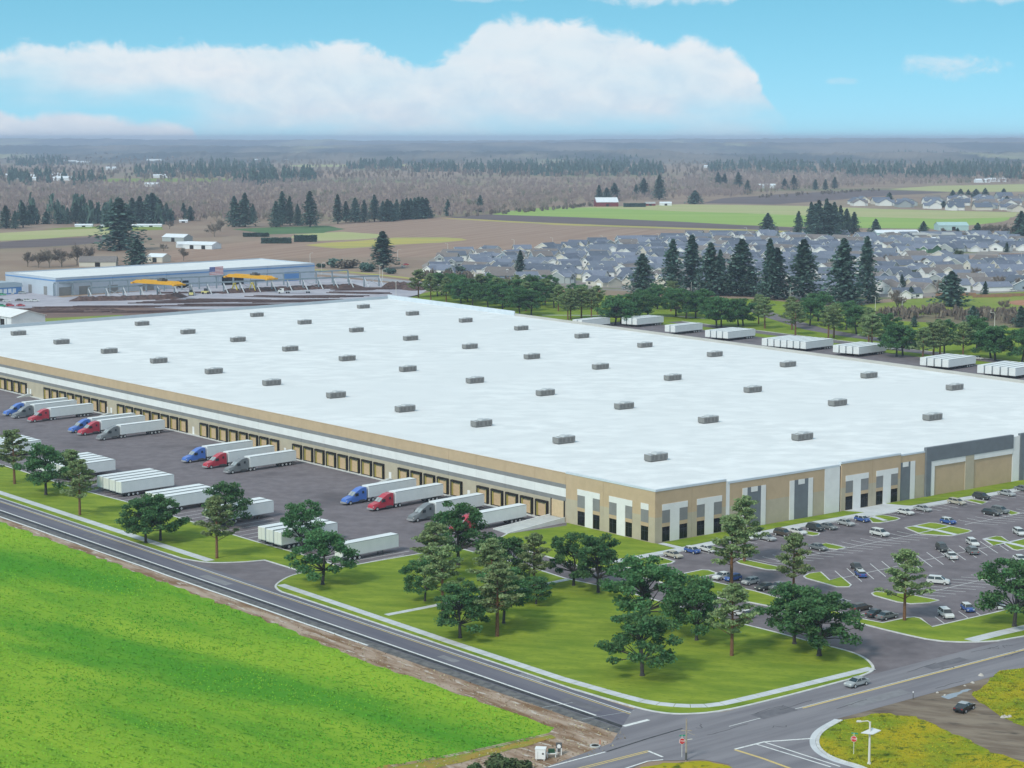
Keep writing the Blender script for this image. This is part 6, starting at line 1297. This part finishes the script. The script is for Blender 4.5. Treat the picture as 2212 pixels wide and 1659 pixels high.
heap([w2(620, 690), w2(1250, 660), w2(1900, 630), w2(2500, 610)], 2.4, 11, 'long dark stock pile under the right crane runway', 1)
heap([W(1280, 860, 560, 770), W(1280, 860, 800, 760), W(1280, 860, 1050, 790)], 4, 16, 'dark bluish stock heap at the far end of the yard', 2)
heap([w1(0, 780), w1(500, 765), w1(1000, 770), w1(1600, 775)], 1.0, 6, 'low ridge of dark scrap along the yard edge', 3)
def bars(p, n, L, ang, h, label):
    q = at(p); t = thing('steel_stack', (q.x, q.y, .04), math.radians(ang), label=label, cat='steel stack', group='stacks of steel bars in the yard')
    for k in range(n):
        mb = MB(); x = rng.uniform(-L * .2, L * .2); y = (k - n / 2) * 1.0; mb.box((x, y, .3 + (k % 2) * .45), (L * rng.uniform(.7, 1.1), .55, .45), rng.uniform(-.05, .05)); mb.build('bar', mat('rusty_bar', (.085, .055, .055), (.12, .08, .075), .5, .9), t)
for k, (p, n, L, a) in enumerate(((w2(250, 810), 7, 60, 12), (w2(700, 790), 8, 55, -8), (w2(950, 850), 9, 60, 4), (w2(1420, 745), 3, 42, -14), (w2(1540, 742), 3, 44, -14), (w2(1700, 800), 10, 62, 10), (w2(2050, 740), 6, 40, 6), (W(1280, 860, 140, 790), 6, 26, 5), (W(1280, 860, 380, 775), 7, 40, 0), (W(1280, 860, 330, 835), 4, 44, -12), (w1(1400, 735), 5, 60, 3), (w1(700, 800), 4, 50, 2), (w1(2000, 800), 4, 50, 6), (w2(350, 690), 3, 40, 8))):
    bars(p, n, L, a, 1, 'dark rusty steel bars laid flat in the plant yard, stack %s from left' % ORD[k])
# yard machines
def loader(p, ang, label):
    q = at(p); t = thing('forklift', (q.x, q.y, .04), math.radians(ang), label=label, cat='forklift')
    mb = MB(); mb.side([(-2.4, .6), (2.0, .6), (2.0, 1.6), (0, 1.9), (-2.4, 1.7)], -1.2, 1.2); mb.build('body', mat('pale_yellow', (.66, .60, .24)), t)
    mb = MB(); mb.bb(-.9, .9, -1, 1, 1.9, 3.3); mb.build('cab', C_CGLASS, t)
    mb = MB(); mb.bb(2.0, 2.3, -.9, -.6, .2, 5.5); mb.bb(2.0, 2.3, .6, .9, .2, 5.5); mb.build('mast', C_CHASSIS, t)
    mb = MB(); mb.bb(2.3, 4.5, -.8, -.5, .3, .45); mb.bb(2.3, 4.5, .5, .8, .3, .45); mb.build('fork', C_CHASSIS, t)
    for x in (-1.5, 1.4):
        for y in (-1.2, 1.2):
            mb = MB(); mb.tube((x, y - .25, .65), (x, y + .25, .65), .65, .65, 10); mb.build('wheel', C_TYRE, t)
loader(w2(265, 720), 100, 'pale yellow heavy forklift among the plant struts')
loader(w2(450, 700), 10, 'second yellow forklift by the blue tarpaulin')
for k, (p, a) in enumerate(((w2(830, 680), 0), (w2(1060, 672), 0))):
    q = at(p); t = thing('yellow_trestle', (q.x, q.y, .03), 0, label='yellow A-frame trestle at the runway foot, %s one' % ('left' if k == 0 else 'right'), cat='trestle', group='yellow trestles')
    for s_ in (-1, 1):
        for y in (-1, 1):
            mb = MB(); mb.tube((s_ * 2.2, y * 1.2, 0), (s_ * .4, y * 1.2, 5.2), .32, .28, 5); mb.build('leg', mat('trestle_yellow', (.72, .58, .10)), t)
    mb = MB(); mb.bb(-.8, .8, -1.7, 1.7, 5.2, 5.6); mb.build('top_beam', MATS['trestle_yellow'], t)
q = at(w2(1700, 690)); t = thing('flatbed_truck', (q.x, q.y, .05), math.radians(8), label='white flatbed truck standing in the plant yard', cat='truck')
mb = MB(); mb.bb(-10, 6, -1.25, 1.25, 1.1, 1.45); mb.build('deck', M_STEEL2, t)
mb = MB(); mb.side([(-14.2, .6), (-10.6, .6), (-10.6, 3.0), (-12.6, 3.0), (-13.4, 2.0), (-14.2, 1.7)], -1.2, 1.2); mb.build('cab', PAINT['white'], t)
mb = MB(); mb.bb(-13.2, -12.0, -1.22, 1.22, 2.0, 2.7); mb.build('window', C_CGLASS, t)
for x in (-13.3, -9, -7.7, 3, 4.3):
    for y in (-1, 1):
        mb = MB(); mb.tube((x, y - .2, .52), (x, y + .2, .52), .52, .52, 10); mb.build('wheel', C_TYRE, t)
for k, (p, c_, a) in enumerate(((w1(90, 665), 'white', 10), (w1(20, 660), 'dark', 10), (w1(250, 655), 'brown', 10), (w1(360, 660), 'white', 10), (w1(455, 660), 'white', 10), (w1(130, 725), 'red', 0), (w1(270, 722), 'red', 0), (w1(20, 730), 'green', 0), (w1(130, 565), 'white', 0), (w1(290, 562), 'silver', 0), (w1(30, 580), 'green', 0))):
    car(p, a, 'u' if k % 2 else 's', c_, '%s car beside the steel plant, %s of that yard' % (c_, ORD[k]), 'cars by the steel plant')
# office front of the plant
q = at(w1(60, 560)); t = thing('plant_office', (q.x, q.y, .03), math.atan2(sd.y, sd.x), label='small glazed office with curved blue-grey roof left of the plant', cat='office')
mb = MB(); mb.bb(-12, 8, -6, 8, 0, 4.2); mb.build('wall', M_STR, t)
mb = MB(); mb.side([(-12.6, 4.2), (8.6, 4.2), (8.0, 6.4), (3, 7.2), (-6, 7.2), (-12, 6.2)], -6.4, 8.4); mb.build('roof', mat('blue_grey_roof', (.35, .42, .47), rough=.6), t)
for x in (-9, -6, -3, 0, 3):
    mb = MB(); mb.bb(x - 1.1, x + 1.1, -6.1, -6.0, .8, 3.4); mb.build('window', M_WMET, t)
# white hangar at the left edge
q = at((62, 712)) - ud(-48) * 17; t = thing('hangar', (q.x, q.y, .03), math.radians(-48), label='white gabled hangar at the left edge behind the warehouse roof', cat='hangar')
mb = MB(); gable(mb, -17, 17, -9, 9, 6.5, 2.6, 'x'); 
mb.build('wall', M_WMET, t); mb = MB(); roofp(mb, -17, 17, -9, 9, 6.5, 2.6, 'x', .6); mb.build('roof', C_WHITE, t)
mb = MB(); mb.bb(-15, 10, -9.15, -9, .2, 5.2); mb.build('open_side_shade', C_SEAL, t)  # black slab on the closed wall stands in for shade inside the opening
for x in (-15, -8, -1, 6, 12):
    mb = MB(); mb.bb(x - .25, x + .25, -9.5, -9.16, 0, 6.2); mb.build('post', M_WMET, t)
# ------------------------------------------------------------------ street furniture
M_POLE = mat('pale_pole', (.62, .60, .56), rough=.6)
lp = proto('street_lamp'); mb = MB(); mb.tube((0, 0, 0), (0, 0, 7.4), .16, .12, 8); part(mb, 'pole', M_POLE, lp)
mb = MB(); mb.tube((0, 0, 7.3), (.4, 0, 7.9), .10, .09); mb.tube((.4, 0, 7.9), (1.6, 0, 8.05), .09, .07); part(mb, 'arm', M_POLE, lp)
mb = MB(); mb.side([(1.4, 7.95), (2.3, 7.95), (2.2, 8.15), (1.5, 8.18)], -.18, .18); part(mb, 'lamp_head', M_POLE, lp)
W3c = lambda x, y: W(1280, 860, x, y)
LP = [(W3c(500, 610), 0), (W3c(535, 675), 0), (Z(1, 2085, 950), 0), (Z(1, 2010, 880), 0), (W4b(1045, 1000), 90), (W4b(1160, 1015), 30), (W4b(2105, 1000), 90), (W5b(110, 995), 30), (W5b(990, 990), 180), (W5b(1392, 1075), 20), (W6b(285, 1195), 180), (W6b(630, 1265), 20), (W6b(1830, 1430), 180), (Z(2, 690, 812), 180), (Z(2, 1120, 785), 180), (Z(2, 1370, 772), 180), (Z(2, 1690, 755), 180), (Z(2, 2055, 742), 180), (Z(3, 115, 728), 180), (Z(3, 415, 700), 180), (W6b(2180, 570), 180), (Z(2, 355, 1085), 90), (W3c(730, 400), 0)]
for k, (p, a) in enumerate(LP):
    q = at(p); inst(lp, (q.x, q.y, 0), math.radians(a), 1.0, 'pale curved street lamp beyond the warehouse, %s counted from the plant' % ORD[k], 'street lamp', 'street lamps beyond the warehouse')
q = at(W(3200, 2400, 205, 1615)); t = thing('street_lamp', q, label='tall cream street lamp with flat panel on the mossy corner', cat='street lamp')
hpx = (1615 - 1040) / 6 / ppm(W(3200, 2400, 205, 1615))
mb = MB(); mb.tube((0, 0, 0), (0, 0, hpx), .19, .14, 10); mb.build('pole', M_POLE, t)
mb = MB(); mb.tube((0, 0, 0), (0, 0, .35), .32, .26, 10); mb.build('base', M_POLE, t)
mb = MB(); mb.tube((0, 0, hpx - .1), (-.35, 0, hpx + .15), .1, .1); mb.tube((-.35, 0, hpx + .15), (-1.3, -.1, hpx + .1), .09, .07); mb.build('arm', M_POLE, t)
mb = MB(); mb.side([(-2.0, hpx), (-1.2, hpx), (-1.3, hpx + .2), (-1.9, hpx + .2)], -.2, .2); mb.build('lamp_head', M_POLE, t)
zp = hpx * .76
mb = MB(); mb.add([(-1.4, -.5, zp - .02), (.3, -.9, zp - .12), (1.7, .3, zp + .1), (.5, .9, zp + .3), (-1.4, -.5, zp + .08), (.3, -.9, zp - .02), (1.7, .3, zp + .2), (.5, .9, zp + .4)], [(0, 3, 2, 1), (4, 5, 6, 7), (0, 1, 5, 4), (1, 2, 6, 5), (2, 3, 7, 6), (3, 0, 4, 7)]); mb.build('panel', mat('solar_panel_back', (.62, .63, .63), rough=.4), t)
# stop signs with street-name blades
def stop_sign(p, ang, label, hgt=2.5):
    q = at(p); t = thing('stop_sign', q, math.radians(ang), label=label, cat='stop sign')
    mb = MB(); mb.tube((0, 0, 0), (0, 0, hgt + .9), .05); mb.build('post', M_POLE, t)
    R = .48
    for nm, r_, y, m in (('border', R, -.07, FLW), ('face', R * .92, -.09, mat('stop_red', (.55, .03, .03), rough=.5))):
        mb = MB(); pts = [(math.cos(math.pi / 8 + k * math.pi / 4) * r_, math.sin(math.pi / 8 + k * math.pi / 4) * r_) for k in range(8)]
        mb.add([(x, y, hgt + z) for x, z in pts] + [(x, y + .02, hgt + z) for x, z in pts], [tuple(range(8)), tuple(range(15, 7, -1))] + [(k, k + 8, (k + 1) % 8 + 8, (k + 1) % 8) for k in range(8)]); mb.build(nm, m, t)
    cu = bpy.data.curves.new('lettering', 'FONT'); cu.body = 'STOP'; cu.size = .40; cu.align_x = 'CENTER'; cu.align_y = 'CENTER'; cu.extrude = .004
    tmp = bpy.data.objects.new('lettering_tmp', cu); cu.materials.append(FLW); me_ = bpy.data.meshes.new_from_object(tmp); bpy.data.objects.remove(tmp)
    o = ob('lettering', me_, t); o.location = (0, -.10, hgt); o.rotation_euler = (math.pi / 2, 0, 0)
    mb = MB(); mb.box((.1, 0, hgt + .85), (1.0, .04, .2)); mb.build('street_name_blade', mat('sign_green', (.02, .26, .16)), t)
stop_sign(Z(8, 1108, 1575), -20, 'stop sign with green street blade beside the tall cream lamp')
stop_sign(Z(8, -5, 1590), 10, 'stop sign with green street blade beside the utility pole')
# utility pole
pp_ = Z(8, 22, 1612); q = at(pp_); hp_ = (1612 - 1330) / 3 / ppm(pp_)
t = thing('utility_pole', q, label='thin weathered utility pole at the intersection', cat='utility pole')
M_WPOLE = mat('weathered_pole', (.30, .25, .20), (.38, .33, .28), 2, .9)
mb = MB(); mb.tube((0, 0, -.1), (0, 0, hp_), .15, .10, 8); mb.build('pole', M_WPOLE, t)
mb = MB(); mb.box((0, 0, hp_ * .72), (1.6, .1, .12)); mb.tube((.1, 0, hp_ * .68), (1.3, -.2, hp_ * .62), .035); mb.build('crossarm', M_WPOLE, t)
mb = MB(); mb.tube((.1, 0, hp_ * .5), (.9, 0, hp_ * .52), .05); mb.build('lamp_bracket', M_POLE, t)
mb = MB(); mb.tube((0, 0, .1), (0, 0, hp_ * .2), .17, .16, 8); mb.build('dark_base', C_CHASSIS, t)
# utility cabinets
pq = Z(7, 1292, 1605); q = at(pq); t = thing('utility_cabinet', q, math.radians(-8), label='white box-shaped utility cabinet on short feet beside the road', cat='cabinet')
k_ = 1 / 3.0 / ppm(pq)
bw, bh = 82 * k_ * .8, 68 * k_
mb = MB(); mb.bb(-bw / 2, bw / 2, -bw * .4, bw * .4, .25, bh + .2); mb.build('housing', C_TRIM, t)
mb = MB(); mb.bb(-bw / 2 - .06, bw / 2 + .06, -bw * .4 - .06, bw * .4 + .06, bh + .202, bh + .3); mb.build('lid', C_TRIM, t)
for x in (-1, 1):
    for y in (-1, 1):
        mb = MB(); mb.bb(x * bw * .38 - .1, x * bw * .38 + .1, y * bw * .3 - .1, y * bw * .3 + .1, 0, .25); mb.build('foot', C_CONC, t)
mb = MB(); mb.bb(bw * .18, bw * .36, -bw * .4 - .03, -bw * .4, bh * .62, bh * .8); mb.build('vent', C_CHASSIS, t)
mb = MB(); mb.bb(-bw * .25, -bw * .23, -bw * .4 - .02, -bw * .4, .3, bh * .9); mb.build('door_seam', C_GREY, t)
q = at(Z(7, 1362, 1595)); t = thing('meter_bench', q, label='low green and white meter stand between the cabinets', cat='meter stand')
mb = MB(); mb.bb(-.7, .7, -.3, .3, .7, .85); mb.build('shelf', C_TRIM, t); mb = MB(); mb.bb(-.5, .5, -.25, .25, .851, 1.4); mb.build('green_box', mat('dark_green_box', (.02, .07, .04)), t)
for x in (-.6, .6):
    mb = MB(); mb.bb(x - .06, x + .06, -.06, .06, 0, .7); mb.build('leg', C_TRIM, t)
q = at(Z(7, 1410, 1575)); t = thing('meter_post', q, label='dark meter post with round white dial by the roadside', cat='meter')
mb = MB(); mb.bb(-.45, .45, -.15, .15, .5, 1.9); mb.build('board', C_CHASSIS, t); mb = MB(); mb.tube((0, -.25, 1.4), (0, -.151, 1.4), .3, .3, 12); mb.build('dial', FLW, t)
for x in (-.3, .35):
    mb = MB(); mb.bb(x - .07, x + .07, -.22, -.152, 0, 1.1); mb.build('post', C_TRIM, t)
q = at(Z(7, 1645, 1520)); t = thing('drain_ring', q, label='pale concrete drain ring with orange marker near the corner', cat='drain')
mb = MB()
for k in range(12):
    a, b = k * math.pi / 6, (k + 1) * math.pi / 6; mb.add([(math.cos(a) * r_, math.sin(a) * r_, z) for r_, z in ((.6, .2), (.85, .2), (.85, 0))] + [(math.cos(b) * r_, math.sin(b) * r_, z) for r_, z in ((.6, .2), (.85, .2), (.85, 0))], [(0, 1, 4, 3), (1, 2, 5, 4)])
mb.build('ring', C_CONC, t); mb = MB(); mb.tube((0, 0, .05), (0, 0, .1), .6, .6, 12); mb.build('grate', C_SEAL, t)
mb = MB(); mb.tube((.75, .3, 0), (.75, .3, 1.0), .08, .05); mb.build('marker', mat('marker_orange', (.6, .15, .05)), t)
q = at(W(3200, 2400, 775, 770)); t = thing('marker_post', q, label='thin roadside marker post with white cap by the dirt lot', cat='post')
mb = MB(); mb.tube((0, 0, 0), (0, 0, 1.1), .06); mb.build('post', C_CHASSIS, t); mb = MB(); mb.tube((0, 0, 1.1), (0, 0, 1.35), .1, .08); mb.build('cap', FLW, t)
# loose stones
sp_ = MB()
for k in range(9):
    o = MB(); r_ = rng.uniform(.25, .6); n = 7
    vs_ = [(math.cos(i * 6.283 / n) * r_ * rng.uniform(.7, 1.1), math.sin(i * 6.283 / n) * r_ * rng.uniform(.7, 1.1), 0) for i in range(n)] + [(math.cos(i * 6.283 / n) * r_ * .5, math.sin(i * 6.283 / n) * r_ * .5, r_ * rng.uniform(.4, .7)) for i in range(n)]
    o.add(vs_, [tuple(range(n, 2 * n))] + [(i, (i + 1) % n, (i + 1) % n + n, i + n) for i in range(n)])
    x_, y_ = [(2085, 1325), (2100, 1335), (2075, 1335), (1935, 1062), (1700, 1190), (1830, 1130), (1880, 1110), (2120, 1330), (1650, 1175)][k]
    b = o.build('stone', mat('pale_stone', (.5, .46, .42), (.42, .38, .34), 2, .9), None, label='pale loose stone, %s' % ['largest in the heap beyond the black car', 'second in the heap beyond the black car', 'third in the heap beyond the black car', 'by the far puddle at the road edge', 'left of the wide puddle', 'between the two puddles', 'nearest the far puddle', 'outermost of the heap beyond the black car', 'at the near tip of the wide puddle'][k], cat='stone', group='loose stones heap' if k in (0, 1, 2, 7) else 'loose stones at road edge'); g_ = at(Z(8, x_, y_)); b.location = (g_.x, g_.y, .06)
# ------------------------------------------------------------------ haze
hz = MB(); hz.bb(-25990, 25990, -1990, 25990, -6.5, 118.0)
mh = bpy.data.materials.new('haze_air'); mh.use_nodes = True; t = NT(mh.node_tree)
pv = t.n('ShaderNodeVolumePrincipled', i={'Color': (.68, .78, 1.0, 1), 'Density': 8.5e-5, 'Anisotropy': 0.0}); t.n('ShaderNodeOutputMaterial', i={1: pv.outputs[0]})
hz.build('haze', mh, None, kind='stuff', label='thin bluish haze over the plain', cat='haze')
bpy.data.objects['haze'].visible_shadow = True
for o in PROTOS:
    bpy.data.objects.remove(o)
